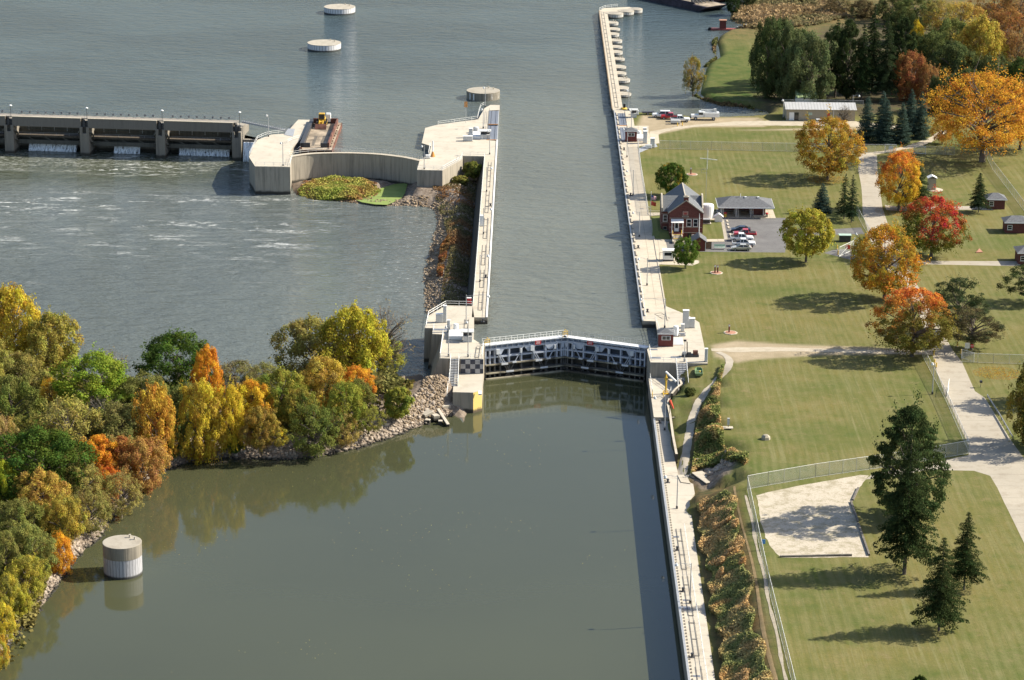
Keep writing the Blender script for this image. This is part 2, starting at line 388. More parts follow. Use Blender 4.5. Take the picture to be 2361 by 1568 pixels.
Fq = np.stack([idx[:-1, :-1], idx[:-1, 1:], idx[1:, 1:], idx[1:, :-1]], -1).reshape(-1, 4)
me = mesh_np('ground', np.stack([XX, YY, HH], -1).reshape(-1, 3), Fq)
# surface kinds as vertex attributes: rough weeds, bare rock / soil
def blobs(polys, soft):
    r = np.zeros(XX.shape)
    for p in polys: r = np.maximum(r, sst(sdist(XX, YY, p) / soft + .5))
    return r
sI = sdist(XX, YY, island); sS = sdist(XX, YY, strip)
weedR = [[(30.5, 300), (38.5, 300), (38.3, 448), (36, 462), (37, 480), (35, 505), (33.5, 505), (32.3, 480), (30.5, 462)]]
weed = blobs(weedR, 1.5); weed = np.maximum(weed, sst((YY - 860) / 60) * sst((XX - 40) / 5) * .8)
rock = np.maximum(sst(sI / 3 + .8), sst(sS / 3 + .8)); rock = np.maximum(rock, blobs([WP([(1590, 1090), (1600, 1062), (1650, 1052), (1690, 1065), (1705, 1085), (1680, 1112), (1620, 1120)], -3)], 1.5))
dirt = blobs([WP([(1480, 265), (1590, 271), (1745, 271), (1760, 275), (1765, 292), (1600, 293), (1520, 309), (1500, 310), (1465, 300)]),
              WP([(1640, 795), (1700, 785), (1800, 793), (1990, 800), (2100, 806), (2125, 815), (1900, 818), (1740, 828), (1700, 836), (1650, 822)]),
              WP([(1700, 300), (1770, 298), (1990, 292), (1990, 300), (1770, 300)])], 2.0)
pass
duff = blobs([WP([(1740, 262), (1760, 150), (1900, 60), (2361, 0), (2361, 200), (2150, 260), (1990, 270), (1860, 236)])], 8)
for nm, arr in (('weed', weed), ('rock', rock), ('dirt', dirt), ('duff', duff)):
    at = me.attributes.new(nm, 'FLOAT', 'POINT'); at.data.foreach_set('value', arr.ravel().astype(np.float32))
me.polygons.foreach_set('use_smooth', np.ones(len(me.polygons), bool))
t = NT('ground_surface'); P = t.coord('World'); x, y, z = t.sep(P)
def attr(nm):
    a = t.n('Attribute'); a.attribute_name = nm; return a.outputs['Fac']
nb = t.noise(.035, 4, .6, P); nm_ = t.noise(.22, 4, .65, P); nf = t.noise(1.7, 4, .75, P)
Pst = t.coord('World', scale=(1, .02, 1)); st = t.noise(1.05, 3, .7, Pst); Pst2 = t.coord('World', scale=(1, .045, 1)); st2 = t.noise(2.6, 2, .6, Pst2)
g = t.mix(t.ramp(nb, .35, .62), (.085, .112, .024), (.185, .155, .048))
g = t.mix(t.ramp(nm_, .42, .70, 0, .6), g, (.23, .185, .085))
g = t.mix(t.ramp(nm_, .42, .26, 0, .7), g, (.060, .10, .018)); g = t.mix(t.ramp(t.noise(.018, 3, .6, P), .52, .62, 0, .5), g, (.075, .115, .024))
stm = t.math('MULTIPLY', t.ramp(st, .50, .66, 0, .5), t.ramp(t.noise(.07, 3, .6, P), .40, .60, .15, 1))
g = t.mix(stm, g, (.27, .25, .13)); g = t.mix(t.math('MULTIPLY', t.ramp(st2, .42, .66, 0, .5), t.ramp(t.noise(.05, 3, .6, P), .38, .6, .3, 1)), g, (.085, .105, .03))
sw = t.math('ABSOLUTE', t.math('SUBTRACT', t.math('FRACT', t.math('ADD', t.math('DIVIDE', x, 1.7), t.math('ADD', t.math('MULTIPLY', t.noise(.02, 2, .5, P), 3.), t.math('MULTIPLY', t.noise(.35, 2, .5, t.coord('World', scale=(1, .06, 1))), .9)))), .5))
g = t.mix(t.math('MULTIPLY', t.math('MULTIPLY', t.ramp(sw, .10, .42), .34), t.ramp(t.noise(.045, 4, .7, P), .38, .60, .1, 1)), g, (.235, .22, .10))
g = t.mix(t.ramp(nf, .25, .75, 0, .55), g, (.09, .095, .034))
nd = t.noise(.3, 5, .8, P); g = t.mix(t.ramp(nd, .56, .70, 0, .55), g, (.22, .17, .09))
pen = t.math('MULTIPLY', t.ramp(y, 778, 792), t.ramp(y, 905, 860)); g = t.mix(t.math('MULTIPLY', pen, .8), g, t.mix(t.ramp(nm_, .35, .65), (.045, .085, .018), (.11, .12, .035)))
wd = t.mix(t.ramp(nm_, .35, .65), (.085, .085, .035), (.24, .15, .065)); wd = t.mix(t.ramp(nf, .3, .8, 0, .7), wd, (.05, .05, .025))
g = t.mix(attr('weed'), g, wd)
df = t.mix(nf, (.06, .05, .03), (.10, .085, .045)); g = t.mix(t.math('MULTIPLY', attr('duff'), t.ramp(nm_, .35, .5)), g, df)
vor = t.n('TexVoronoi'); vor.inputs['Scale'].default_value = 1.3; t.l(P, vor.inputs['Vector'])
rk = t.mix(vor.outputs['Color'], (.16, .125, .095), (.38, .31, .25), 'MIX'); rk = t.mix(t.ramp(nf, .3, .7, 0, .7), rk, (.10, .08, .06))
g = t.mix(attr('rock'), g, rk)
dd = t.mix(t.ramp(nm_, .3, .7), (.42, .34, .24), (.30, .245, .16)); dd = t.mix(t.ramp(nf, .4, .8, 0, .4), dd, (.2, .17, .1))
dm = t.math('MULTIPLY', attr('dirt'), t.ramp(nf, .2, .5, .5, 1)); g = t.mix(dm, g, dd)
und = t.ramp(z, ZL + .1, ZL - .2); g = t.mix(und, g, (.05, .05, .035))
t.bump(t.math('ADD', nf, t.math('MULTIPLY', attr('rock'), vor.outputs['Distance'])), .6, .12)
me.materials.append(t.fin(g, .95, 0, .1))
ground = bpy.data.objects.new('ground', me); sc.collection.objects.link(ground); tag(ground, kind='structure')

# ------------------------------------------------------------------ draped sheets
def sheet(name, poly, mat, dz, kind='structure', flat=True, step=1.5, rough=0.):
    """flat polygon sheet cut to a grid so that it can follow the relief"""
    if rough:
        rs = random.Random(len(poly) * 7 + int(poly[0][1])); out_ = []
        for a_, b_ in zip(poly, poly[1:] + poly[:1]):
            L_ = math.hypot(b_[0] - a_[0], b_[1] - a_[1]); n_ = max(1, int(L_ / 1.1))
            for i_ in range(n_): f_ = i_ / n_; out_.append((a_[0] + (b_[0] - a_[0]) * f_ + rs.uniform(-rough, rough), a_[1] + (b_[1] - a_[1]) * f_ + rs.uniform(-rough, rough)))
        poly = out_
    xs = [p[0] for p in poly]; ys = [p[1] for p in poly]
    import bmesh
    bm = bmesh.new(); vs = [bm.verts.new((p[0], p[1], 0)) for p in poly]; bm.faces.new(vs)
    if not flat:
        for ax, lo, hi in ((0, min(xs), max(xs)), (1, min(ys), max(ys))):
            q = lo + step
            while q < hi:
                co = (q, 0, 0) if ax == 0 else (0, q, 0); no = (1, 0, 0) if ax == 0 else (0, 1, 0)
                bmesh.ops.bisect_plane(bm, geom=bm.verts[:] + bm.edges[:] + bm.faces[:], plane_co=co, plane_no=no); q += step
    bmesh.ops.recalc_face_normals(bm, faces=bm.faces[:])
    for v in bm.verts: v.co.z = (gz(v.co.x, v.co.y) if not flat else -.05) + dz
    for f in bm.faces:
        if f.normal.z < 0: f.normal_flip()
    m_ = bpy.data.meshes.new(name); bm.to_mesh(m_); bm.free(); m_.materials.append(mat)
    o = bpy.data.objects.new(name, m_); sc.collection.objects.link(o); tag(o, kind=kind); return o
def ribbon(name, pts, widths, mat, dz):
    """strip along a centre line (world xy) draped on the relief"""
    P_ = [Vector((a, b)) for a, b in pts]; L = [0]
    for a, b in zip(P_[:-1], P_[1:]): L.append(L[-1] + (b - a).length)
    n = max(2, int(L[-1] / 1.0)); C = []
    for i in range(n + 1):
        s_ = L[-1] * i / n; k = min(max(np.searchsorted(L, s_) - 1, 0), len(P_) - 2); f = (s_ - L[k]) / (L[k + 1] - L[k])
        w_ = widths[k] * (1 - f) + widths[k + 1] * f
        p0 = P_[max(k - 1, 0)]; p1 = P_[k]; p2 = P_[k + 1]; p3 = P_[min(k + 2, len(P_) - 1)]
        c = .5 * ((2 * p1) + (p2 - p0) * f + (2 * p0 - 5 * p1 + 4 * p2 - p3) * f * f + (3 * p1 - p0 - 3 * p2 + p3) * f ** 3); C.append((c, w_))
    V_ = []; Fs = []; m = 5
    for i, (c, w_) in enumerate(C):
        d = (C[min(i + 1, n)][0] - C[max(i - 1, 0)][0]).normalized(); nrm = Vector((-d.y, d.x)); w_ *= 1 + .12 * math.sin(i * 1.7) * math.sin(i * .6)
        for j in range(m):
            q = c + nrm * w_ * (j / (m - 1) - .5); V_.append((q.x, q.y, gz(q.x, q.y) + dz))
    for i in range(n):
        for j in range(m - 1): Fs.append((i * m + j + 1, i * m + j, (i + 1) * m + j, (i + 1) * m + j + 1))
    me_ = mesh_np(name, V_, Fs); me_.materials.append(mat); o = bpy.data.objects.new(name, me_); sc.collection.objects.link(o); tag(o, kind='structure'); return o
def gravel(name, a, b, grass=(.12, .14, .05)):
    t = NT(name); P = t.coord('World'); n1 = t.noise(.5, 4, .6, P); n2 = t.noise(4, 3, .7, P)
    c = t.mix(t.ramp(n1, .3, .7), a, b); c = t.mix(t.ramp(n2, .45, .8, 0, .35), c, tuple(k * .55 for k in a)); t.bump(n2, .4, .05)
    return t.fin(c, .95, 0, .1)
M['gravel'] = gravel('pale_gravel', (.50, .44, .34), (.38, .33, .25))
M['path'] = gravel('grey_gravel_path', (.36, .32, .26), (.46, .41, .33))
t = NT('court_sand'); P = t.coord('World'); n1 = t.noise(.35, 5, .75, P); n2 = t.noise(3, 4, .8, P)
c = t.mix(t.ramp(n1, .47, .60, 0, .8), (.50, .445, .36), (.30, .265, .18)); c = t.mix(t.ramp(n2, .53, .66, 0, .75), c, (.20, .18, .12)); n3 = t.noise(8, 3, .7, P); c = t.mix(t.ramp(n3, .5, .75, 0, .5), c, (.24, .21, .15)); t.bump(n2, .4, .06); M['sand'] = t.fin(c, .95, 0, .1)
t = NT('worn_asphalt'); P = t.coord('World'); n1 = t.noise(.3, 4, .6, P); n2 = t.noise(3, 4, .7, P); x, y, z = t.sep(P)
c = t.mix(t.ramp(n1, .3, .7), (.135, .13, .13), (.19, .185, .18)); c = t.mix(t.ramp(n2, .3, .8, 0, .4), c, (.10, .10, .10))
ck = t.math('ABSOLUTE', t.math('SUBTRACT', t.noise(.5, 4, .6, P), .5)); c = t.mix(t.ramp(ck, .006, .002, 0, .6), c, (.05, .05, .05))
M['asphalt'] = t.fin(c, .9)

driveL = [(1981, 352), (1979, 392), (1986, 430), (1988, 455), (1989, 492), (2008, 555), (2035, 610), (2098, 674), (2120, 725), (2140, 785), (2150, 815), (2160.7, 859), (2180.7, 914), (2195.7, 944), (2235.7, 1031.5),
          (2233, 1049), (2190, 1058), (2145, 1069), (2100, 1078), (2015, 1090), (1995, 1105), (2060, 1098), (2140.7, 1082.7), (2245.7, 1085), (2283, 1096.5), (2300, 1125), (2315.7, 1159), (2324.5, 1176), (2361, 1251), (2440, 1420)]
driveR = [(2520, 1420), (2460, 1251), (2361, 1056.5), (2330.7, 1014), (2270.7, 916.5), (2248, 901.5), (2218, 834), (2198, 809), (2184, 784), (2150, 725), (2113, 652), (2062, 560), (2047, 515), (2035, 480), (2023, 392), (2022, 358)]
sheet('road', WP(driveL) + [(88, 250), (92, 60), (99, 60), (96, 250)] + WP(driveR), M['conc_road'], .008)
sheet('road', WP([(2017, 357), (2044, 351), (2080, 345), (2120, 338), (2150, 326), (2172, 312), (2185, 300), (2168, 300), (2150, 314), (2120, 326), (2090, 336), (2040, 347), (1992, 352), (1982, 356)]), M['gravel'], .012, rough=.3)
sheet('road', WP([(1518, 310), (1535, 303), (1560, 297.5), (1605, 292), (1680, 289.5), (1770, 289), (1900, 290), (1990, 293), (2100, 299), (2120, 294), (2010, 283), (1970, 279), (1900, 278), (1770, 278), (1700, 279.5),
                    (1655, 283), (1600, 287.5), (1560, 292), (1530, 297), (1500, 303), (1495, 308)]), M['gravel'], .012, rough=.3)
sheet('parking_lot', WP([(1666.8, 501.5), (1822, 502), (1815, 545), (1810, 582), (1613.8, 580), (1620, 558), (1677, 557), (1672, 530)]), M['asphalt'], .008)
sheet('parking_lot', WP([(1535, 557), (1612, 557), (1610, 579), (1540, 579)]), M['asphalt'], .008)
sheet('driveway', WP([(1817, 528), (1860, 526), (1920.7, 528), (1985, 524), (1993, 539), (1925, 541), (1816, 544)]), M['asphalt'], .012)
sheet('path', WP([(1900, 583), (1920, 576), (1950, 574), (1975, 588), (1968, 600), (1935, 592)]), M['asphalt'], .012)
sheet('sidewalk', WP([(2110, 601), (2128, 601), (2240, 601.5), (2352, 602), (2352, 613), (2308, 612.5), (2128, 609), (2112, 609)]), M['conc_road'], .012)
sheet('sidewalk', WP([(2040, 472), (2075, 477), (2190, 475), (2260, 475), (2290, 477), (2290, 484), (2200, 483), (2075, 486), (2044, 484)]), M['conc_road'], .012)
sheet('sand_court', WP([(1744, 1142), (1790, 1130), (1850, 1118), (1920, 1106), (1985, 1094), (2003, 1096), (1990, 1112), (1977, 1130), (1964, 1158), (1975, 1190), (1988, 1232), (2004, 1284), (1960, 1284), (1880, 1285),
                          (1800, 1285), (1779, 1262), (1765, 1238), (1754, 1205), (1750, 1170)]), M['sand'], .012, rough=.12)
ribbon('path', WP([(1655, 812, )] and [(1655, 812), (1675, 822)], -.05) + [W(1682, 838, -.25), W(1672, 860, -.55), W(1645, 888, -1.05), W(1615, 922, -1.75), W(1597, 962, -2.45), W(1589, 1002, -2.95), W(1582, 1042, -3.4), W(1573, 1082, -3.85), W(1566, 1104, -3.9)],
       [1.2, 1.4, 1.6, 1.7, 1.7, 1.6, 1.6, 1.6, 1.6, 2.0, 2.2], M['path'], .05)
ribbon('path', WP([(1640, 806), (1700, 806), (1780, 805), (1850, 806), (1950, 809), (2060, 812), (2150, 812)]), [1.6, 3.4, 3.0, 2.4, 2.2, 2.6, 3.2], M['gravel'], .02)
for pl in ([(1602, 405), (1625, 404), (1625, 409), (1610, 411)],): pass

ribbon('path', [(38.1 + .25 * math.sin(y_ / 9), y_) for y_ in range(300, 452, 6)], [.55 + .2 * math.sin(y_) for y_ in range(300, 452, 6)], gravel('worn_tan_path', (.30, .215, .12), (.22, .17, .085)), .04)
ribbon('gravel_strip', [(39.75 + .1 * math.sin(y_ / 4), y_) for y_ in range(300, 450, 5)], [.5 + .2 * math.sin(y_ * 2) for y_ in range(300, 450, 5)], M['gravel'], .04)

# ------------------------------------------------------------------ water
def water(name, polyxy, z, deep, bumps, rough=.06, foam=None, far=None):
    t = NT(name); P = t.coord('World')
    h = None
    for (sx, sy, sc_, amp, det) in bumps:
        v = t.coord('World', scale=(sx, sy, 1), rot=(0, 0, R(6))); q = t.math('MULTIPLY', t.noise(sc_, det, .6, v), amp); h = q if h is None else t.math('ADD', h, q)
    big = t.noise(.012, 3, .5, P); c = t.mix(t.ramp(big, .35, .65), deep, tuple(k * 1.18 for k in deep))
    if far: c = t.mix(t.ramp(t.math('ADD', t.sep(P)[1], t.math('MULTIPLY', t.sep(P)[0], -.8)), 740, 880), c, t.mix(t.ramp(t.noise(.02, 3, .6, t.coord('World', scale=(.5, 1, 1))), .4, .6), far, tuple(k * 1.35 for k in far)))
    r = rough
    if foam: c, r = foam(t, P, c, rough)
    bp = t.bump(h, 1.0, 1.0)
    t.p.inputs['IOR'].default_value = 1.45 if name == 'lower_pool_water' else 1.38
    t.fin(c, r, 0, .5)
    mb = MB(); mb.add([(a, b, z) for a, b in polyxy], [tuple(range(len(polyxy)))])
    me_ = bpy.data.meshes.new(name); me_.from_pydata(mb.v, [], mb.f); me_.update()
    if me_.polygons[0].normal.z < 0: me_.flip_normals()
    me_.materials.append(t.m); o = bpy.data.objects.new(name, me_); sc.collection.objects.link(o); tag(o, kind='structure'); return o
up_poly = [(-1500, 862), (-140, 742), (-80, 737), (-70, 728), (-64.5, 704.5), (-58.9, 708), (-52.6, 709.3), (-46.3, 709.4), (-39.9, 708.2), (-33.4, 705), (-29, 701.5), (-24, 700), (-18, 722), (-12, 726), (-9.5, 720), (-9.5, 560),
           (-13, 556), (-13, 536), (-9, 535), (8.7, 541.6), (25.7, 534.8), (29.5, 533), (29.5, 556), (26.5, 558), (26.5, 760), (29, 764), (400, 764), (400, 1500), (5900, 5900), (-5900, 5900), (-5900, 900)]
water('upper_pool_water', up_poly, ZU, (.110, .122, .108), [(.42, 1.0, .42, .95, 5), (.6, 1.2, 1.3, .22, 3), (.06, .16, .3, .4, 3)], .07, far=(.046, .066, .070))
def foam_fn(t, P, c, r):
    x, y, z = t.sep(P)
    # white water in the stilling basin and streaks drifting downstream
    v = t.coord('World', scale=(.10, .30, 1)); f1 = t.noise(1.0, 5, .72, v, .8)
    v2 = t.coord('World', scale=(.5, 1.1, 1)); f2 = t.noise(1.2, 4, .75, v2, .4)
    v3 = t.coord('World', scale=(.022, .055, 1)); f3 = t.noise(1.0, 3, .5, v3)
    zone = t.math('MULTIPLY', t.ramp(y, 590, 660), t.ramp(x, -42, -62))
    near = t.math('MULTIPLY', t.ramp(y, 715, 722), t.ramp(x, -70, -78))
    th = t.math('ADD', t.math('MULTIPLY', f1, .62), t.math('MULTIPLY', f2, .38))
    hz = t.math('MULTIPLY', t.math('MULTIPLY', t.ramp(f1, .45, .7), zone), .10); a = t.math('MULTIPLY', t.math('MULTIPLY', t.ramp(th, .53, .66), t.ramp(f3, .44, .60)), zone)
    line = t.ramp(t.math('ABSOLUTE', t.math('SUBTRACT', y, t.math('ADD', 698, t.math('MULTIPLY', t.noise(.025, 4, .7, P), 34)))), 2.2, .2)
    b = t.math('MULTIPLY', t.math('MULTIPLY', line, t.math('MULTIPLY', t.ramp(f2, .47, .60), t.ramp(t.noise(.05, 3, .7, P), .44, .60))), t.ramp(x, -66, -74))
    c2 = t.math('MULTIPLY', t.math('MULTIPLY', near, t.ramp(f2, .50, .60)), .3)
    edge = t.math('MULTIPLY', t.ramp(f2, .56, .68), t.math('MULTIPLY', t.ramp(x, -44, -30), t.math('MULTIPLY', t.ramp(y, 560, 600), .45)))
    m = t.math('MAXIMUM', t.math('MAXIMUM', t.math('MULTIPLY', a, .95), b), t.math('MAXIMUM', c2, edge)); m = t.math('MINIMUM', t.math('ADD', m, hz), 1.)
    grn = t.ramp(y, 690, 712); c = t.mix(t.math('MULTIPLY', grn, .8), c, (.060, .068, .032))
    return t.mix(m, c, (.72, .73, .70)), t.math('ADD', t.math('MULTIPLY', m, .5), r)
mid = WP([(0, 1050), (300, 1010), (560, 985), (760, 975), (900, 935), (1010, 900)], ZL)
water('tailwater', [(-1500, 560)] + mid + [(-12, 505), (-12, 715), (-60, 722), (-66, 745), (-150, 760), (-1500, 900)], ZL, (.105, .120, .112), [(.34, .95, .36, 1.25, 5), (.6, 1.3, 1.2, .24, 3), (.06, .16, .3, .5, 3)], .07, foam_fn)
water('lower_pool_water', [(-1500, 560), (-1500, -300), (27, -300), (27, 545), (-12, 545), (-12, 505)] + mid[::-1], ZL, (.055, .059, .031), [(.6, 1., .25, .012, 2), (.8, 1.2, 1.5, .0018, 2), (.25, .9, .35, .010, 3)], .06)

# ------------------------------------------------------------------ rails, lamp posts
def rail_mb(mb, pts, h=1.05, step=2.4, rows=(1.05, .55), r=.035, posts=True):
    """pts: (x,y,z) foot points of a railing run"""
    for a, b in zip(pts[:-1], pts[1:]):
        a = Vector(a); b = Vector(b); L = (b - a).length; n = max(1, round(L / step))
        for rr in rows: mb.tube(a + Vector((0, 0, rr)), b + Vector((0, 0, rr)), r, 5)
        if posts:
            for i in range(n + 1): p = a.lerp(b, i / n); mb.tube(p, p + Vector((0, 0, h)), r, 5)
    return mb
def railing(pts, label, mat=None, group='railings along the lock', **k):
    return single('railing', rail_mb(MB(), pts, **k), mat or M['white_rail'], label, 'railing', group)
def make_lamp():
    t_ = T('lamp_post', 'x', 'lamp post', group='lamp posts on the lock walls')
    MB().tube((0, 0, 0), (0, 0, 1), .11, 8, r2=.07).build('pole', M['steel_grey'], t_, local=True)
    MB().box(-.18, .18, -.18, .18, 0, .5).build('base', M['steel_dark'], t_, local=True, bev=.02)
    MB().path([(0, 0, -.15), (-.8, 0, .05), (-1.9, 0, .12)], .035, 6).tube((0, 0, -.6), (-1.0, 0, .03), .02, 4).build('arm', M['steel_grey'], t_, local=True)
    MB().lathe(-2.0, 0, [(.12, .12), (.14, 0), (.3, -.2), (.28, -.42), (.05, -.5)], 10).build('luminaire', M['white'], t_, local=True, smooth=True)
    return t_
_lamp = None
def lamp(vx, vyb, vyt, z, label, reach=1., rz=0., group='lamp posts on the lock walls'):
    global _lamp
    x, y = W(vx, vyb, z); h = hgt(vx, vyb, vyt, z)
    if _lamp is None: _lamp = r_ = make_lamp()
    else: r_ = dup(_lamp, (0, 0, 0))
    r_.location = (x, y, z); r_.rotation_euler = (0, 0, rz); r_['label'] = label; r_['group'] = group
    for c in KIDS(r_):
        n = c.name.split('.')[0]
        if n == 'pole': c.scale = (1, 1, h)
        elif n in ('arm', 'luminaire'):
            c.location = (0, 0, h - .12); c.scale = (reach, 1, 1)
            if n == 'luminaire': c.location = (-2.0 * (reach - 1), 0, h - .12); c.scale = (1, 1, 1)
    return r_

# ------------------------------------------------------------------ lock walls and platforms
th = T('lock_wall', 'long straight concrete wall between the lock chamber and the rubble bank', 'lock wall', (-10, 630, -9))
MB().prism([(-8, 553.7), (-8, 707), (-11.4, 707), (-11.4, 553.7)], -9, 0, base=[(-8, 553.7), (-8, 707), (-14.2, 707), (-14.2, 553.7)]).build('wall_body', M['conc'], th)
MB().box(-8.35, -7.98, 553.6, 727, .002, .16).build('kerb', M['white_rail'], th)
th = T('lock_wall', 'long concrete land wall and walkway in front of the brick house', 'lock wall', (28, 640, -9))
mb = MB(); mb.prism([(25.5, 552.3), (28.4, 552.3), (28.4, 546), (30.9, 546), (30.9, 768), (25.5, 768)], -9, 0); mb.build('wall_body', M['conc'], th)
MB().box(25.48, 25.75, 552.2, 768, .002, .2).build('kerb', M['steel_grey'], th)
mb = MB(); mb.box(30.9, 31.2, 553, 640, -.3, 0.12); mb.build('edging', M['conc'], th)
# low inner parapet strip with recesses, seen as a stepped line along the edge
mb = MB()
for i in range(34): mb.box(26.1, 26.45, 556 + i * 6.2, 556 + i * 6.2 + 4.6, .003, .32)
mb.build('parapet', M['conc'], th)
sheet('pavement', [(30.9, 553), (31.2, 562), (31.2, 609), (30.9, 618), (30.9, 553)][:4] + [(30.9, 618)], M['conc_pave'], .052) if False else None
pv = WP([(1497, 708), (1535.5, 706), (1528, 662), (1518, 609.5), (1596, 612), (1612, 606), (1612, 601), (1545, 590), (1540, 579), (1535, 557), (1612, 557.2), (1677, 557), (1674, 551), (1596, 552), (1535, 552), (1512, 551), (1503, 545),
          (1500, 530), (1494, 498), (1524, 496), (1524, 490), (1494, 490), (1491, 480), (1477, 392), (1470.5, 337.5), (1497, 334), (1520.5, 330), (1518, 309), (1495, 307), (1496, 290), (1462, 290), (1458, 330)])
o = None
mbp = MB(); mbp.prism(pv, -.3, .004); single('pavement', mbp, M['conc_pave'], 'x', 'x')
pvo = bpy.data.objects['pavement']; del pvo['label']; del pvo['category']; tag(pvo, kind='structure')

# left lower gate platform
gp = T('gate_platform', 'concrete platform with machinery at the river end of the closed gates', 'platform', (-15, 540, -9), group='gate platforms')
P0 = [(-8.5, 523.8), (-8.3, 532.7), (-10.7, 537.5), (-10.9, 553.9), (-11.4, 562.4), (-17.2, 562.7), (-20.9, 554.5), (-21.3, 545.3), (-19.6, 545.3), (-19.5, 541), (-17.2, 540.7), (-17.4, 523.7)]
P0b = [(-8.5, 523.8), (-8.3, 532.7), (-10.7, 537.5), (-10.9, 553.9), (-11.4, 562.4), (-17.2, 562.7), (-21.2, 554.5), (-21.5, 545.0), (-20.4, 545.0), (-20.6, 540.5), (-20.2, 539.7), (-20.6, 523.7)]
MB().prism(P0, -9, 0, base=P0b).build('platform_body', M['conc_low'], gp)
mb = MB()
for i in range(6):
    for j in range(4):
        if (i + j) % 2 == 0: pass
t = NT('checker_board'); Pc = t.coord('Object'); ch = t.n('TexChecker'); t.l(Pc, ch.inputs[0]); ch.inputs['Scale'].default_value = 1.; ch.inputs['Color1'].default_value = (.055, .06, .08, 1); ch.inputs['Color2'].default_value = (.42, .41, .40, 1)
nn = t.noise(1.5, 5, .7, Pc); t.fin(t.mix(t.ramp(nn, .5, .75, 0, .7), ch.outputs[0], (.17, .14, .12)), .7)
M['checker'] = t.m
mb = MB(); mb.box(0, 4.7, -.06, -.005, 0, 3.15)
o = mb.build('checker_board', M['checker'], gp); o.data.transform(Matrix.Identity(4))
o.data.transform(Matrix.Translation((15, -540, 9)).inverted() @ Matrix.Identity(4)) if False else None
for v in o.data.vertices: v.co = v.co - Vector((15, -540, 9)) + Vector((0, 0, 0))
o.location = (-13.05 + 15, 523.72 - 540, -3.15 + 9)
pier = T('pier', 'low concrete pier with yellow bullnose below the checkered wall', 'pier', (-12, 515, -9))
q = WP([(1044, 904), (1091, 905.2), (1111.5, 899)], -3.2)
pl = [(-8.4, 523.75), (-8.4, q[2][1]), q[1], q[0], (q[0][0], 523.75)]
MB().prism(pl, -9, -3.2).build('pier_body', M['conc_low'], pier)
t = NT('yellow_bullnose'); Pw = t.coord('World'); zz = t.sep(Pw)[2]; nn = t.noise(1.6, 5, .7, Pw)
M['bull'] = t.fin(t.mix(t.ramp(t.math('ADD', zz, t.math('MULTIPLY', nn, 1.6)), -5.9, -6.4), t.mix(t.ramp(nn, .5, .8, 0, .5), (.66, .50, .16), (.5, .42, .3)), (.10, .075, .05)), .8)
a, b = q[1], q[2]; d = Vector((b[0] - a[0], b[1] - a[1])).normalized(); nn_ = Vector((d.y, -d.x)) * .03
MB().prism([(a[0], a[1]), (b[0], b[1]), (b[0] + nn_.x, b[1] + nn_.y), (a[0] + nn_.x, a[1] + nn_.y)], -8, -3.25).build('painted_face', M['bull'], pier)
MB().box(-9.1, -8.42, 509.6, 511.6, -3.198, -2.9).build('ledge', M['white'], pier)
def stairs(name, label, x0, x1, ytop, ybot, ztop, zbot, n, mat, matr, group='stairways down from the gate platforms'):
    st_ = T(name, label, 'stairs', ((x0 + x1) / 2, ybot, zbot), group=group); mb = MB()
    for i in range(n):
        f = (i + 1) / n; y = ytop + (ybot - ytop) * i / n; y2 = ytop + (ybot - ytop) * f; z = ztop + (zbot - ztop) * f
        mb.box(x0, x1, y2, y, z - .02 if i < n - 1 else z, z + .06)
    mb.build('steps', mat, st_)
    mb = MB()
    for x in (x0, x1): mb.bar((x, ytop, ztop - .15), (x, ybot, zbot + .1), .08, .35)
    mb.build('stringer', M['steel_grey'], st_)
    for x in (x0, x1):
        mb = MB(); rail_mb(mb, [(x, ytop, ztop), (x, ybot, zbot)], 1.1, 1.8, (1.1, .6), .045); mb.build('handrail', matr, st_)
    return st_
stairs('stairs', 'steel stairs beside the checkered wall on the river side', -15.1, -13.4, 523.7, 515.2, 0, -3.2, 17, M['steel_grey'], M['white_rail'])
gp2 = T('gate_platform', 'concrete platform with red control booth at the land end of the gates', 'platform', (33, 540, -9), group='gate platforms')
MB().prism([(26.0, 522.6), (37.8, 522.4), (37.8, 551.7), (35.7, 557.1), (31.2, 563.9), (30.92, 563.9), (30.92, 545.98), (28.42, 545.98), (28.5, 535.9), (25.7, 531.8)], -9, .002).build('platform_body', M['conc_low'], gp2)
mb = MB(); mb.prism([(25.7, 497), (30.0, 497)] + WP([(1554, 914), (1569, 901), (1563, 886)], ZP) + [(33.5, 522.35), (25.7, 522.35)], -9, -3.2)
lp = T('lower_platform', 'lower concrete landing with yellow davit crane below the gates', 'landing', (29, 508, -9)); mb.build('landing_body', M['conc_low'], lp)
q = W(1536, 913, -3.2)
gw = T('guide_wall', 'long lower guide wall with twin pipes beside the calm pool', 'guide wall', (27, 400, -10))
_d = [p for p in DECK if p[1] < 497.5 and p[0] > 27]; _d = [p for p in _d if p[1] > 335]
MB().prism([(25.6, 150), (28.6, 150)] + _d[1:] + [(_d[-1][0], 496.98), (25.6, 496.98)] if _d[-1][1] < 496.9 else [(25.6, 150), (28.6, 150)] + _d[1:] + [(25.6, _d[-1][1])], -10, ZG).build('wall_body', M['conc_low'], gw)
MB().box(25.58, 25.95, 150, 496.9, ZG + .002, ZG + .45).build('kerb', M['steel_grey'], gw)
mb = MB()
for i in range(120): mb.box(26.2, 26.42, 345 + i * 1.26, 345 + i * 1.26 + .55, ZG + .003, ZG + .1)
mb.build('rack', M['wood_grey'], gw)['kind'] = 'stuff'
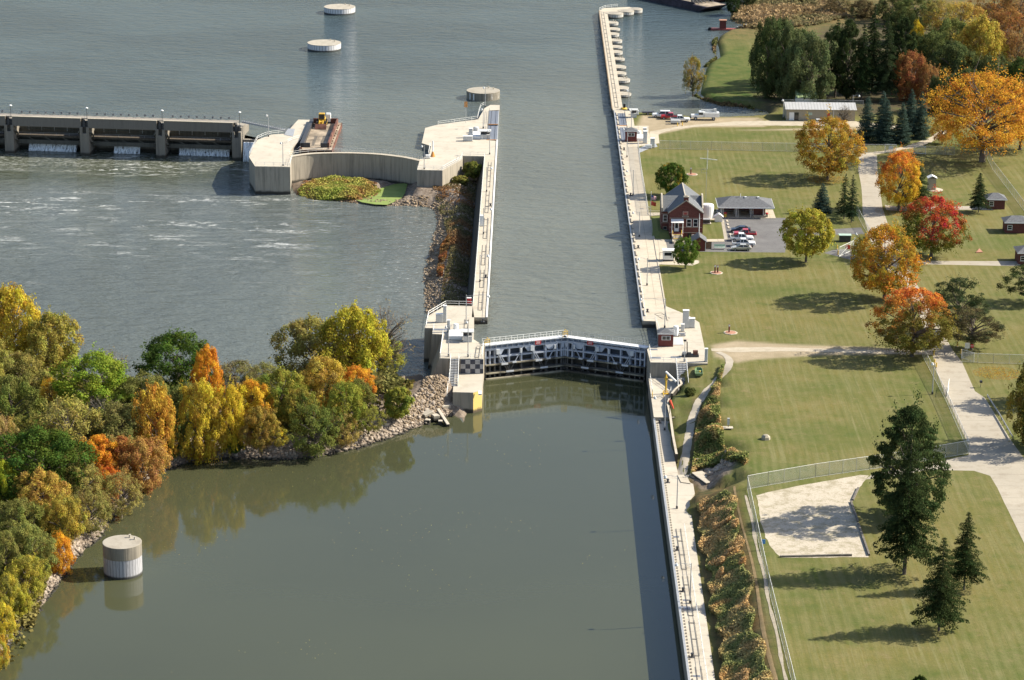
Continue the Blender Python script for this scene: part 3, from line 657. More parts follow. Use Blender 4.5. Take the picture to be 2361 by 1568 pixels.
# curving parapet at the back of the landing and guide wall
par = [(*p, -2.75) for p in [(33.75, 522.0), (33.7, 514)] + WP([(1563, 886), (1569, 901), (1554, 914), (1546, 924)], ZP)] + [(*p, -3.3) for p in WP([(1541, 933), (1537, 947), (1542, 970), (1549, 1022), (1557, 1064)], ZG)]
mb = MB()
for a, b in zip(par[:-1], par[1:]): mb.bar((a[0] + .2, a[1], a[2]), (b[0] + .2, b[1], b[2]), .45, 2.2 if a[2] > -3 else 1.8)
single('parapet', mb, M['conc'], 'winding concrete parapet between the guide wall and the grass path', 'parapet')
stairs('stairs', 'long steel stairs from the land platform to the landing', 31.3, 33.4, 522.4, 511.0, 0, -3.2, 18, M['steel_grey'], M['white_rail'])
MB().box(0, 0, 0, 0, 0, 0)
mb = MB(); mb.box(31.2, 33.5, 522.3, 524, -.3, .06)
# left upper abutments
def solid(name, label, poly, mat, z0=-10, z1=0, cat='abutment', group=None):
    xs = [p[0] for p in poly]; ys = [p[1] for p in poly]
    e = T(name, label, cat, (sum(xs) / len(xs), sum(ys) / len(ys), z0), group=group)
    MB().prism(poly, z0, z1).build('body', mat, e); return e
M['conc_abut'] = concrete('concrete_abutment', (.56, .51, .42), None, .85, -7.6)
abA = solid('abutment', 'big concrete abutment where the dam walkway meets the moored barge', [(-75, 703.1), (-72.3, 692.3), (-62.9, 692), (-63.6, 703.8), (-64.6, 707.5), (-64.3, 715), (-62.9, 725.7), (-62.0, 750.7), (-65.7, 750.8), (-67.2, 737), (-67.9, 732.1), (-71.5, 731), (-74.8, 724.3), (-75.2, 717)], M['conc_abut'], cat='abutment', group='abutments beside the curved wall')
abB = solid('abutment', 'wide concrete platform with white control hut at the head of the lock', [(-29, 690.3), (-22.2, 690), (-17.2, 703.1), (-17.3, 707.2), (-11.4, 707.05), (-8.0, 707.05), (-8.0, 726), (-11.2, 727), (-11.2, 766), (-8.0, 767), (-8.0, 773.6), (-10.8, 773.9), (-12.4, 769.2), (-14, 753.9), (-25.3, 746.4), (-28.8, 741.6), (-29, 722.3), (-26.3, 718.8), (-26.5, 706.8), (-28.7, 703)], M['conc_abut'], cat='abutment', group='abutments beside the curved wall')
cv = [(-63.6, 703.9), (-58.9, 707.3), (-52.6, 708.7), (-46.3, 708.8), (-39.9, 707.6), (-33.4, 704.5), (-28.8, 700.6)]
out = []; 
for i, p in enumerate(cv):
    a = Vector(cv[max(i - 1, 0)]); b = Vector(cv[min(i + 1, len(cv) - 1)]); d = (b - a).normalized(); out.append((p[0] - d.y * -1 * -1.3 if False else p[0] + (-d.y) * 1.3, p[1] + d.x * 1.3))
def crom(pts, n=6):
    r = []; L = len(pts)
    for k in range(L - 1):
        p0, p1, p2, p3 = [Vector(pts[min(max(k + j, 0), L - 1)]) for j in (-1, 0, 1, 2)]
        for i in range(n):
            f = i / n; r.append(tuple(.5 * ((2 * p1) + (p2 - p0) * f + (2 * p0 - 5 * p1 + 4 * p2 - p3) * f * f + (3 * p1 - p0 - 3 * p2 + p3) * f ** 3)))
    r.append(tuple(pts[-1])); return r
cvf, cvo = crom(cv), crom(out)
ce = T('curved_wall', 'curved concrete wall bowing upstream between the two abutments', 'retaining wall', (-46, 705, -10))
mb = MB()
for i in range(len(cvf) - 1):
    mb.prism([cvf[i], cvf[i + 1], cvo[i + 1], cvo[i]], -10, -.12)
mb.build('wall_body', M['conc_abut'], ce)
mb = MB()
for i in range(len(cvf) - 1): mb.prism([(cvf[i][0], cvf[i][1] - .12), (cvf[i + 1][0], cvf[i + 1][1] - .12), cvo[i + 1], cvo[i]], -.12, .05)
mb.build('coping', M['conc'], ce)
tag(rail_o := single('railing', rail_mb(MB(), [(p[0], p[1], .05) for p in cvo[::2]], 1.1, 2.2), M['white_rail'], 'white railing following the top of the curved wall', 'railing', 'railings along the lock'))
Z = lambda pts, z=0.: [(a, b, z) for a, b in pts]
railing(Z(WP([(574.5, 361), (582, 345), (588, 332), (594, 322), (612, 314), (626, 311), (657, 307)])), 'white railing around the dam end of the barge abutment')
railing(Z(WP([(589, 382.5), (652, 383.5), (667, 384)])), 'thin railing along the downstream edge of the barge abutment')
railing(Z(WP([(668.5, 384), (670, 376), (674, 364)])), 'short white railing at the corner by the curved wall')
railing(Z(WP([(663, 331), (674, 325), (690, 320.5)])), 'short white railing above the mooring corner of the abutment')
railing(Z(WP([(962.5, 391), (1019, 392)])), 'thin railing along the downstream edge of the lock head platform')
railing(Z(WP([(1020.5, 392.3), (1030, 387), (1064, 368.5), (1066, 360)])), 'white railing down the stepped side of the lock head platform')
railing(Z(WP([(1067, 359), (1119, 360)])), 'thin railing above the rubble gap beside the lock wall')
railing(Z(WP([(1010, 289), (1010, 288), (1035, 285), (1060, 281.5), (1101, 276), (1104, 262), (1108, 250)])), 'white railing on the pool side of the lock head platform')
railing(Z(WP([(1108, 249), (1116, 244)])), 'short white railing near the tip of the lock head')
railing(Z(WP([(988, 358), (992, 338)])), 'short railing by the orange and white post')
railing([(-11.3, 562.5, 0), (-11.3, 706, 0)], 'long white railing on the river side of the lock wall', step=3)
railing([(-8.25, 554, .1), (-8.25, 640, .1)], 'low white rail on the chamber edge of the river lock wall', h=.6, rows=(.6,), step=4)
railing(Z([(-21, 545.6), (-20.8, 554.4), (-17.3, 562.5), (-11.5, 562.3)]), 'white railing around the back of the river gate platform', r=.05)
railing(Z([(-19.3, 541.2), (-19.3, 545.2)]), 'short railing at the notch of the river gate platform')
railing(Z([(-17.2, 540.6), (-17.3, 523.9)]), 'white railing above the battered side of the river gate platform', r=.045)
railing(Z([(-17.2, 523.9), (-15.2, 523.9)]), 'short railing left of the stairs by the checkered wall')
railing(Z([(-13.3, 523.9), (-8.7, 523.9), (-8.5, 532.5)]), 'thin railing above the checkered wall')
railing([(-15.3, 523, -3.2), (-15.4, 508.5, -3.2)], 'white railing on the rubble side of the low pier')
railing(Z([(26.2, 522.9), (31.2, 522.8)]), 'thin railing above the concrete face left of the land stairs')
railing([(26.0, 522, -3.2), (26.0, 510, -3.2)], 'short white railing at the water edge of the landing')
railing(Z([(26.2, 531.9), (26.2, 523)]), 'short white railing by the land end of the gates')
railing(Z([(25.9, 552.6), (28.3, 552.6), (28.7, 546), (28.8, 536)]), 'railing around the gate recess on the land side')
railing([(28.5, 300, ZG), (28.5, 438, ZG)], 'long thin railing on the land side of the lower guide wall', step=3)
railing([(26.3, 553, 0), (26.3, 600, 0)], 'thin railing on the chamber edge near the land gate recess', step=3)

def pipes(label, pts, z, gap=.8, rung=6., group='twin pipe runs on top of the walls', r=.04):
    e = T('pipe_run', label, 'pipes', (pts[0][0], pts[0][1], z), group=group)
    for s_ in (-gap / 2, gap / 2):
        mb = MB()
        for a, b in zip(pts[:-1], pts[1:]): mb.tube((a[0] + s_, a[1], z + .1), (b[0] + s_, b[1], z + .1), r, 5)
        mb.build('pipe', M['pipe'], e)
    mb = MB(); y = pts[0][1]
    while y < pts[-1][1]:
        k = [i for i in range(len(pts) - 1) if pts[i][1] <= y <= pts[i + 1][1]][0]; f = (y - pts[k][1]) / (pts[k + 1][1] - pts[k][1]); x = pts[k][0] * (1 - f) + pts[k + 1][0] * f
        mb.box(x - gap / 2, x + gap / 2, y, y + .16, z + .02, z + .10); y += rung
    mb.build('support', M['pipe'], e)
for i, (ya, yb, w_) in enumerate([(559, 574, 'nearest the gate platform'), (577, 592, 'second from the gate platform'), (596, 614, 'in the middle of the wall'), (620, 640, 'level with the tall white cabinet'), (645, 668, 'beyond the tall white cabinet'), (672, 700, 'nearest the lock head')]):
    pipes('twin dark pipes on the river lock wall, ' + w_, [(-9.7, ya), (-9.7, yb)], 0)
pipes('twin dark pipes on the river gate platform beside the canopy booth', [(-12.4, 539), (-12.4, 552)], 0)
pipes('short twin pipes above the checkered wall', [(-9.7, 524.5), (-9.5, 532)], 0)
for i, (ya, yb, w_) in enumerate([(340, 357, 'at the bottom edge of the photo'), (360, 379, 'second from the bottom edge of the photo'), (383, 397, 'third from the bottom edge of the photo'), (399, 416, 'beside the orange weeds'), (419, 438, 'nearest the guide wall steps')]):
    pipes('twin dark pipes on the lower guide wall, ' + w_, [(27.5, ya), (27.5, yb)], ZG, .8, 6.5)
pipes('long rust-edged pipe run along the upper guide wall', [(26.6, 772), (26.3, 932)], .0, .9, 7)

# bollards on the walls
bol = None
def bollard(x, y, z, label):
    global bol
    if bol is None:
        bol = T('mooring_bollard', label, 'bollard', (0, 0, 0), group='dark mooring bollards on the walls')
        MB().lathe(0, 0, [(.30, 0), (.22, .1), (.2, .5), (.30, .6), (.26, .72)], 10).build('post', M['steel_dark'], bol, local=True)
        MB().box(-.4, .4, -.3, .3, 0, .06).build('base_plate', M['steel_dark'], bol, local=True); bol.location = (x, y, z); return bol
    return dup(bol, (x, y, z), 0, label)
for i, (vx, vy, z, l) in enumerate([(1481.8, 719.5, 0, 'near the land gate recess'), (1461, 572, 0, 'below the small white guard booth'), (1443, 451, 0, 'level with the brick house chimney'), (1427, 346, 0, 'near the red brick booth upstream'),
                                    (1644, 954 + 0, 0, '')]):
    if l: x, y = W(vx, vy, z); bollard(26.9, y, z, 'dark bollard on the land wall, ' + l)
for vy, l in ((1269, 'first below the walkway steps'), (1364, 'second below the walkway steps'), (1515, 'third below the walkway steps'), (1113, 'beside the concrete steps in the bank'), (976, 'below the wind sock')):
    x, y = W(1560, vy, ZG); bollard(26.75, y, ZG, 'dark bollard on the lower guide wall, ' + l)
for vy, l in ((742, 'at the gate end'), (640, 'below the red cabinet'), (475, 'above the tall white cabinet')):
    x, y = W(1100, vy, 0); bollard(-8.9, y, 0, 'dark bollard on the river wall, ' + l)

# lamp posts
for a in [(1445.5, 362.5, 295, 0, 'lamp post beside the pavement below the upstream red booth', .55), (1455.5, 301, 252, 0, 'tall post standing behind the upstream red booth', .2), (1459.3, 450.7, 392, 0, 'lamp post in front of the tree shadow across the walkway', .8),
          (1474, 545.7, 488, 0, 'lamp post on the walkway in front of the brick house', .8), (1491.7, 658, 594.5, 0, 'lamp post on the walkway below the guard booth', 1.), (1532.5, 755.7, 688, 0, 'lamp post with long arm near the land machinery', 2.6),
          (1532.3, 991.5, 914, ZG, 'lamp post on the guide wall beside the winding parapet', 1.), (1560.5, 1172.7, 1096.5, ZG, 'lamp post on the guide wall by the concrete bank steps', 1.1), (1591, 1391, 1298.5, ZG, 'lamp post on the guide wall beside the weeds, nearest the camera', 1.2),
          (1449, 255, 207, 0, 'tall thin post at the shore above the gravel lot', .2), (978, 390, 335, 0, 'lamp post at the downstream corner of the lock head', .3), (619, 315, 264, 0, 'lamp post at the dam end of the barge abutment', .2),
          (652.7, 382.5, 327.5, 0, 'lamp post at the downstream edge of the barge abutment', .25), (1118.5, 247.5, 200, 0, 'tall thin post at the very tip of the lock head', .2), (1114, 296, 250, 0, 'tall thin post beside the control hut on the lock head', .2),
          (1129, 356, 300, 0, 'tall thin post where the lock head meets the river wall', .2), (1122, 442, 385, 0, 'lamp post on the river wall opposite the rubble gap', -.6), (1114.7, 539.5, 479.5, 0, 'lamp post on the river wall below the tall white cabinet', -.9),
          (1106.5, 649.5, 587, 0, 'lamp post on the river wall half way down the chamber', -.9), (1074.7, 747, 679.5, 0, 'lamp post at the corner of river wall and gate platform', -2.4), (1034, 822, 750.8, 0, 'lamp post at the front of the river gate platform', .25),
          (1079, 823, 740, 0, 'thin post above the checkered wall', .15)]:
    lamp(*a[:5], reach=abs(a[5]), rz=math.pi if a[5] < 0 else 0)
lp_ = T('floodlight_post', 'grey floodlight post at the front edge of the land gate platform', 'lamp post', (*W(1578, 834), 0))
x, y = W(1578, 834); h = hgt(1578, 834, 786)
MB().tube((x, y, 0), (x, y, h), .09, 8, r2=.06).build('pole', M['steel_grey'], lp_)
MB().box(x - .2, x + .2, y - .2, y + .2, 0, .6).build('base', M['steel_grey'], lp_); MB().box(x - .3, x + .3, y - .15, y + .15, h - .1, h + .25).build('lamp_head', M['steel_dark'], lp_)

# ------------------------------------------------------------------ mitre gates
def gate_leaf(name, label, hinge, apex, flip, group='closed mitre gate leaves'):
    """downstream face of a framed steel gate; local x along the leaf from hinge to apex"""
    dx, dy = apex[0] - hinge[0], apex[1] - hinge[1]; L = math.hypot(dx, dy); rz = math.atan2(dy, dx)
    e = T(name, label, 'lock gate', (*hinge, -9.0), rz, group)
    s = 1 if not flip else -1         # local -y*s is the downstream side
    t = None; f = MB()
    yb = lambda a, b: (min(-s * a, -s * b), max(-s * a, -s * b))
    def bx(m, x0, x1, d0, d1, z0, z1): y0, y1 = yb(d0, d1); m.box(x0, x1, y0, y1, z0 + 9, z1 + 9)
    bx(f, 0, L, 0, .05, -9, -.25); f.build('skin_plate', M['gate_dark'], e, local=True)
    top = MB()
    bx(top, 0, L, .05, 1.15, -1.35, -.85)
    xs = [0.02, 1.0, 2.1, 3.3, L * .29, L * .44, L * .59, L * .74, L - 2.3, L - 1.25, L - .30]
    for zc in (-1.1, -2.9, -4.5, -6.1, -7.4): bx(top, .28, L - .1, .05, 1.1, zc - .15, zc + .15)
    for x in xs: bx(top, x, x + .30, .06, 1.16, -7.5, -.86)
    big = MB()
    for x, w_ in ((L * .30 - 2.3, 1.25), (L * .55, 1.5), (L * .80, 1.5), (L - .8, .4)):
        g_ = MB(); pr_ = [(x - w_, -.9), (x + w_, -.9), (x + w_ * .35, -2.3), (x - w_ * .35, -2.3)]; v_ = [(a_, -s * q_, z_ + 9) for q_ in (1.163, 1.21) for a_, z_ in pr_]
        g_.add(v_, [(0, 1, 2, 3), (7, 6, 5, 4)] + [((i_ + 1) % 4, i_, 4 + i_, 4 + (i_ + 1) % 4) for i_ in range(4)]); g_.build('gusset_plate', M['gate_grey'], e, local=True)
    top.build('frame', M['gate_grey'], e, local=True)
    br = MB()
    for cx, d_ in ((L * .30, 1), (L * .72, 1)):
        for off in (-.22, .22):
            y = -s * 1.35
            br.bar((cx - 3.0 + off, y, 9 - 1.2), (cx + off, y, 9 - 6.6), .22, .14)
        br.bar((cx + 3.0, y, 9 - 1.0), (cx, y, 9 - 6.2), .16, .14)
        br.bar((cx - 1.1, y, 9 - 7.3), (cx, y, 9 - 6.2), .16, .12); br.bar((cx + 1.2, y, 9 - 7.5), (cx + .1, y, 9 - 6.2), .16, .12)
    br.build('brace', M['gate_grey'], e, local=True)
    for cx in (L * .30, L * .72):
        for c_, z_ in (((cx - 2.75, -s * 1.48, 9 - 1.65), (.75, .3, 1.1)), ((cx + 2.45, -s * 1.48, 9 - 1.9), (.35, .3, 1.0)), ((cx, -s * 1.48, 9 - 6.2), (1.7, .1, .35)), ((cx - 1.2, -s * 1.48, 9 - 4.5), (1.5, .1, .4)), ((cx + 1.0, -s * 1.48, 9 - 4.3), (.9, .1, .35))):
            MB().cbox(c_, z_).build('brace_clamp', M['gate_light'], e, local=True)
    fd = MB()
    for zc in (-4.45, -6.3): bx(fd, .1, L - .1, 1.2, 1.5, zc - .13, zc + .13)
    bx(fd, .1, L - .1, 1.1, 1.6, -7.65, -7.35)
    fd.build('fender', M['gate_fender'], e, local=True)
    wk = MB(); bx(wk, -.3, L, -.1, 1.5, -.16, -.02); wk.build('walkway', M['gate_light'], e, local=True)
    bw = MB(); n = int(L / 1.2)
    for i in range(n): bx(bw, i * L / n, i * L / n + .08, .1, 1.35, -.86, -.14)
    bx(bw, 0, L, .5, .56, -.86, -.16); bw.build('walkway_bracket', M['gate_grey'], e, local=True)
    for side in (1.45, -.05):
        rm = MB(); rail_mb(rm, [(-.2, -s * side, 8.98), (L - .1, -s * side, 8.98)], 1.1, 1.35, (1.1, .6), .04 if not flip else .028); rm.build('handrail', M['white_rail'] if not flip else M['steel_grey'], e, local=True)
    if not flip:
        rm = MB()
        for xx in (-.2, L - 1.0): rail_mb(rm, [(xx, -s * 1.5, 8.98), (xx + 1.1, -s * 1.5, 8.98), (xx + 1.1, s * .1, 8.98)], 1.25, 1.2, (1.25, .7), .06)
        rm.build('end_rail', M['yellow'], e, local=True)
    xs_ = L * (.64 if not flip else .66)
    m_ = MB(); m_.cbox((xs_, -s * 1.56, 9 - .55), (1.35, .05, .85)); sg = m_.build('sign', M['red'], e, local=True); sg['label'] = 'red warning sign with pale lines'
    m_ = MB()
    for k in range(3): m_.cbox((xs_, -s * 1.60, 9 - .33 - k * .2), (.95 - .15 * (k == 1), .01, .07))
    m_.build('lettering', M['white'], sg, local=True)
    return e
def wet(name, col, z0=-4.0):
    t = NT(name); P = t.coord('World'); z = t.sep(P)[2]; n = t.noise(1.2, 4, .65, P)
    e_ = t.math('ADD', z, t.math('MULTIPLY', n, .9)); c = t.mix(t.ramp(n, .4, .75, 0, .35), col, tuple(k * .6 for k in col))
    c = t.mix(t.ramp(e_, z0 + .3, z0 - .2, 0, .9), c, (.055, .048, .035)); c = t.mix(t.ramp(e_, -6.6, -6.9), c, (.018, .018, .016))
    return t.fin(c, .55)
M['gate_grey'] = wet('gate_frame_paint', (.50, .54, .62)); M['gate_dark'] = wet('gate_skin_paint', (.06, .07, .09), -3.4); M['gate_light'] = wet('gate_light_paint', (.70, .72, .74), -6.8)
t = NT('fender_timber'); P = t.coord('World'); n = t.noise(.25, 3, .6, P); M['gate_fender'] = t.fin(t.mix(t.ramp(n, .42, .6), (.09, .08, .06), (.42, .38, .28)), .8)
gate_leaf('lock_gate', 'river side leaf of the closed gates with white railings', (-8.6, 534.4), (8.55, 541.3), False)
gate_leaf('lock_gate', 'land side leaf of the closed gates with thin grey railings', (25.9, 534.2), (8.65, 541.35), True)
# life-line floats: frayed white rope draped along the land leaf
mb = MB(); random.seed(4)
for i in range(46):
    f = i / 46; x = 12.0 + f * 12; 
    if random.random() < .8: y = 541.4 - (x - 8.65) * .4163 - 1.68; mb.tube((x, y, -.30 + random.uniform(-.03, .03)), (x + .26, y - .108, -.30 + random.uniform(-.03, .03)), .075, 5)
mb.tube((12.0, 541.4 - 3.35 * .4163 - 1.68, -.30), (24.0, 541.4 - 15.35 * .4163 - 1.68, -.30), .05, 5); single('rope', mb, M['white'], 'frayed white rope draped along the land side gate', 'rope')
# opened upper gates lying in their recesses
def stored_gate(x0, x1, y0, y1, label, side):
    e = T('stored_gate', label, 'lock gate', ((x0 + x1) / 2, y0, -2), group='open gate leaves in the upper recesses')
    MB().box(x0 + .35, x1 - .35, y0 + .3, y1 - .3, -3, .02).build('leaf', M['steel_blue'], e)
    m_ = MB(); m_.box(x0 + .9, x0 + 1.0, y0 + .4, y1 - .4, .02, .07).box(x1 - 1.0, x1 - .9, y0 + .4, y1 - .4, .02, .07); m_.build('edge_strip', M['steel_dark'], e)
    m_ = MB(); m_.box(x0 + .1, x0 + .34, y0, y1, -3, .06).box(x1 - .34, x1 - .1, y0, y1, -3, .06); m_.build('frame', M['steel_grey'], e)
    rm = MB(); xx = x1 - .3 if side > 0 else x0 + .3; rail_mb(rm, [(xx, y0 + .5, .05), (xx, y1 - .5, .05)], .9, 2.2, (.9, .5), .04); rm.build('handrail', M['steel_dark'], e)
    MB().box(x0 + .2, x1 - .2, y0 - .25, y0 + .1, 0, .1).build('sill_strip', M['orange'], e)
stored_gate(-11.2, -8.0, 727.2, 745.5, 'river side open leaf in the lower recess of the lock head', -1)
stored_gate(-11.2, -8.0, 747.2, 765.8, 'river side open leaf in the upper recess of the lock head', -1)
stored_gate(25.6, 28.9, 727.5, 745.5, 'land side open leaf in the recess beside the red booth', 1)
stored_gate(25.6, 28.9, 747.5, 764.5, 'land side open leaf in the recess near the gravel lot', 1)

# ------------------------------------------------------------------ dam
M['fall'] = None; M['dark_beam'] = plain('stained_beam', (.10, .08, .06), .8, 0, .3); M['gate_plate'] = concrete('gate_plate', (.20, .19, .16), None, .8, -7.6)
t = NT('falling_water'); P = t.coord('Object', scale=(1.6, 1, .10)); n = t.noise(1.5, 5, .75, P, .3); 
al = t.ramp(n, .40, .52); t.fin((.92, .94, .96), .5); t.p.inputs['Alpha'].default_value = 1; t.l(al, t.p.inputs['Alpha']); M['fall'] = t.m
dam = T('dam', 'gated concrete dam with deep girders crossing the river at left', 'dam', (-81.4, 731.0, -9), -.085)
PD = dict(local=True)
def D(x0, x1, y0, y1, z0, z1, m): m.box(x0, x1, y0, y1, z0 + 9, z1 + 9); return m
NB = 6; PITCH = 21.75
for k in range(NB):
    x = -k * PITCH
    m_ = MB(); D(x - 1.3, x + 1.3, 0, 12, -9, -1.2, m_); D(x - 1.3, x - .55, 0, 12, -1.2, .55, m_); D(x + .55, x + 1.3, 0, 12, -1.2, .55, m_); D(x - .55, x + .55, 1.6, 12, -1.2, .55, m_)
    D(x - 1.3, x + 1.3, 1.2, 7.5, .55, 1.6, m_); p = m_.build('pier', M['conc_dark'], dam, **PD)
    m_ = MB(); D(x - .9, x + .9, .9, 3.0, .55, 1.9, m_); D(x - .5, x + .1, .6, 1.2, .55, 2.6, m_); m_.lathe(x + .4, 1.2, [(.35, 9.6), (.35, 10.9)], 8); m_.build('gate_hoist', M['steel_dark'], p, **PD)
    if k == NB - 1: break
    xa, xb = x - PITCH + 1.0, x - 1.0
    b = D(xa, xb, .35, .9, .35, 2.95, MB()).build('girder', M['conc_beam'], dam, **PD)
    D(xa - .05, xb + .05, .25, 1.1, 2.95, 3.15, MB()).build('girder_cap', M['conc'], b, **PD)
    m_ = D(xa - 1, xb + 1, 1.1, 4.4, 2.75, 3.0, MB()); m_.build('service_deck', M['conc_beam'], dam, **PD)
    m_ = D(xa, xb, 3.9, 4.4, .35, 2.75, MB()); m_.build('rear_girder', M['conc_beam'], dam, **PD)
    m_ = MB(); rail_mb(m_, [(xa - 1, 4.3, 12.0), (xb + 1, 4.3, 12.0)], 1.1, 2.4, (1.1, .6), .035); rail_mb(m_, [(xa - 1, 1.2, 12.15), (xb + 1, 1.2, 12.15)], 1.0, 2.4, (1.0,), .03); m_.build('railing', M['steel_grey'], dam, **PD)
    m_ = MB()
    for i in range(8): D(xa + 1.5 + i * 2.3, xa + 2.0 + i * 2.3, 4.35, 4.6, 3.3, 3.8, m_)
    m_.build('cable_box', M['steel_dark'], dam, **PD)
    g_ = MB(); D(xa + .4, xb - .4, 6.6, 6.9, -4.9, -.4, g_); gt = g_.build('gate', M['gate_plate'], dam, **PD)
    m_ = MB()
    for i in range(5): D(xa + 3 + i * 3.7, xa + 3.12 + i * 3.7, 6.4, 6.62, -2.1, -.3, m_)
    for i in range(11): D(xa + 1.9 + i * 1.6, xa + 3.2 + i * 1.6, 6.3, 6.5, -.55, -.35, m_)
    m_.build('gate_rib', M['steel_grey'], gt, **PD)
    m_ = MB(); D(xa + .3, xb - .3, 3.2, 4.6, -3.3, -2.75, m_); D(xa + .3, xb - .3, 4.6, 6.6, -3.0, -2.85, m_); m_.build('walkway', M['dark_beam'], gt, **PD)
    m_ = MB(); rail_mb(m_, [(xa + .5, 3.3, 6.25), (xb - .5, 3.3, 6.25)], .75, 3.6, (.75, .38), .04); m_.build('walkway_rail', M['steel_grey'], gt, **PD)
    m_ = MB(); D(xa + .3, xb - .3, 3.3, 3.7, -5.3, -4.15, m_); m_.build('lower_girder', M['gate_plate'], gt, **PD)
    m_ = MB()
    for s_ in (0, 1):
        xx = xa + .8 if s_ == 0 else xb - .8
        m_.bar((xx, .6, 9 - .9), (xx, 4.2, 9 - 3.2), .35, .45); m_.bar((xx, .9, 9 - 3.6), (xx, 4.2, 9 - 5.0), .35, .35)
    for i in range(4): m_.bar((xa + 3 + i * 5, 3.9, 9 - 3.2), (xa + 5 + i * 5, 3.6, 9 - 4.2), .3, .3)
    m_.build('gate_arm', M['gate_plate'], gt, **PD)
    m_ = D(xa - .4, xb + .4, 7.2, 9.2, -9, -4.2, MB()); m_.build('sill', M['conc_dark'], dam, **PD)
    m_ = MB(); m_.bar((xb - .25, 1.0, 9 - 6.9), (xb - .25, 1.0, 9 - 3.0), .5, .9) 
    m_.build('pier_guide', M['conc'], dam, **PD)
m_ = MB()
for s_ in (0., .9): m_.bar((1.0, 3.2 + s_, 11.8), (13.6, 2.9 + s_, 9.7), .1, .5)
for i in range(22): f = i / 22; m_.bar((1.0 + 12.6 * f, 3.2, 11.95 - 2.1 * f), (1.0 + 12.6 * f, 4.2, 11.95 - 2.1 * f), .3, .06)
m_.build('access_ramp', M['steel_grey'], dam, **PD)
m_ = MB(); rail_mb(m_, [(1, 3.0, 12.), (13.6, 2.8, 9.9)], 1.0, 1.6, (1.0, .5), .03); m_.build('ramp_rail', M['steel_grey'], dam, **PD)
# overflow weir between the last pier and the abutment
mb = MB(); e = T('weir', 'dark overflow weir between the last dam pier and the abutment', 'weir', (-77.5, 733, -9), -.085)
MB().box(-2.8, 3.2, 0, 1.5, 0, 6.9).build('weir_body', M['conc_dark'], e, local=True)
rsx = random.Random(3)
M['fall_thin'] = M['fall']
def fall(x0, x1, y, ztop, label, th_=.12):
    """a curtain of falling water, bowed out, with its own thickness"""
    V_ = []; Fs = []; n = max(8, int((x1 - x0) * 4)); m = 8
    fp = T('tmp', None, None)
    for i in range(n + 1):
        xx = x0 + (x1 - x0) * i / n; j_ = .18 * math.sin(i * 1.3) + .12 * math.sin(i * 2.9)
        for j in range(m + 1):
            f = j / m; V_.append((xx, y - 1.4 * f ** 1.6 - j_ * f, ztop + (ZL + .02 - ztop) * f ** 1.5))
    for i in range(n):
        for j in range(m): a = i * (m + 1) + j; Fs.append((a, a + 1, a + m + 2, a + m + 1))
    bpy.data.objects.remove(fp)
    me_ = mesh_np('waterfall', V_, Fs); me_.materials.append(M['fall']); o = bpy.data.objects.new('waterfall', me_); sc.collection.objects.link(o)
    sol = o.modifiers.new('thickness', 'SOLIDIFY'); sol.thickness = th_
    o.location = (-81.4, 731.0, 0); o.rotation_euler = (0, 0, -.085); tag(o, kind='stuff', label=label)
    return o
fall(-2 * PITCH + 3, -2 * PITCH + 3, 0, 0, '') if False else None
fall(-3 * PITCH - 18.5 + 4, -3 * PITCH - 5, 5.4, -4.9, 'white water spilling under the gate furthest left')
fall(-2 * PITCH - 17.5 + 0, -2 * PITCH - 3.5, 5.4, -4.9, 'broad white curtain of water under the second visible gate from left')
fall(-PITCH - 14.5, -PITCH - 7, 5.4, -4.9, 'narrow white spill of water under the middle gate')
fall(-17.5, -3.0, 5.4, -4.9, 'bright white curtain of water under the gate nearest the abutment')
fall(2.0, 5.8, -.05, -2.2, 'thin white water over the weir beside the abutment')
for vx, vyb, vyt, l in ((25, 268, 244, 'leftmost'), (200.5, 274, 249, 'second from left'), (374, 280, 254, 'third from left'), (552.5, 284, 260, 'rightmost')):
    x, y = W(vx, vyb, 3.0); h = hgt(vx, vyb, vyt, 3.0)
    if l == 'leftmost':
        dl = T('dam_lamp', l + ' of the lamp posts on the dam', 'lamp post', (x, y, 3.0), group='lamp posts on the dam')
        MB().tube((0, 0, -1.5), (0, 0, h), .07, 6).build('pole', M['steel_dark'], dl, local=True)
        MB().lathe(0, 0, [(.15, h - .1), (.42, h + .05), (.35, h + .22), (.05, h + .35)], 10, sx=1.2).build('luminaire', M['white'], dl, local=True, smooth=True)
    else: dup(dl, (x, y, 3.0), 0, l + ' of the lamp posts on the dam')

# ------------------------------------------------------------------ cells
M['pile'] = sheetpile('sheet_pile_white', (.62, .62, .63), .5); M['pile_low'] = sheetpile('sheet_pile_grey', (.40, .40, .42), .5)
t = NT('cell_top'); P = t.coord('Object'); n = t.noise(.5, 5, .7, P); n2 = t.noise(2.2, 4, .7, P); M['cell_top'] = t.fin(t.mix(t.ramp(n2, .4, .7, 0, .5), t.mix(t.ramp(n, .35, .65), (.34, .31, .25), (.46, .42, .35)), (.3, .27, .22)), .9)
def cell(name, label, vx, vy_top, zt, r, zw, group=None, cat='mooring cell', mats=None, fittings=True, xy=None, band=None):
    x, y = xy or W(vx, vy_top, zt); e = T(name, label, cat, (x, y, zw - .5), group=group)
    h = zt - zw + .5
    m_ = MB(); n = 56; m_.lathe(0, 0, [(r, -.5), (r, h - (band or .12))], n); m_.build('shell', (mats or M['pile']), e, local=True)
    m_ = MB(); m_.lathe(0, 0, [(r + .04, h - (band or .12)), (r + .04, h - .03), (r - .05, h), (r - .3, h)], n); m_.build('cap', M['cell_top'] if not band else M['conc_cell'], e, local=True)
    if fittings:
        for a in (.5, 1.1): MB().lathe(r * .7 * math.cos(a), r * .7 * math.sin(a), [(.18, h), (.14, h + .45), (.24, h + .55)], 8).build('bollard', M['cell_top'], e, local=True)
    return e
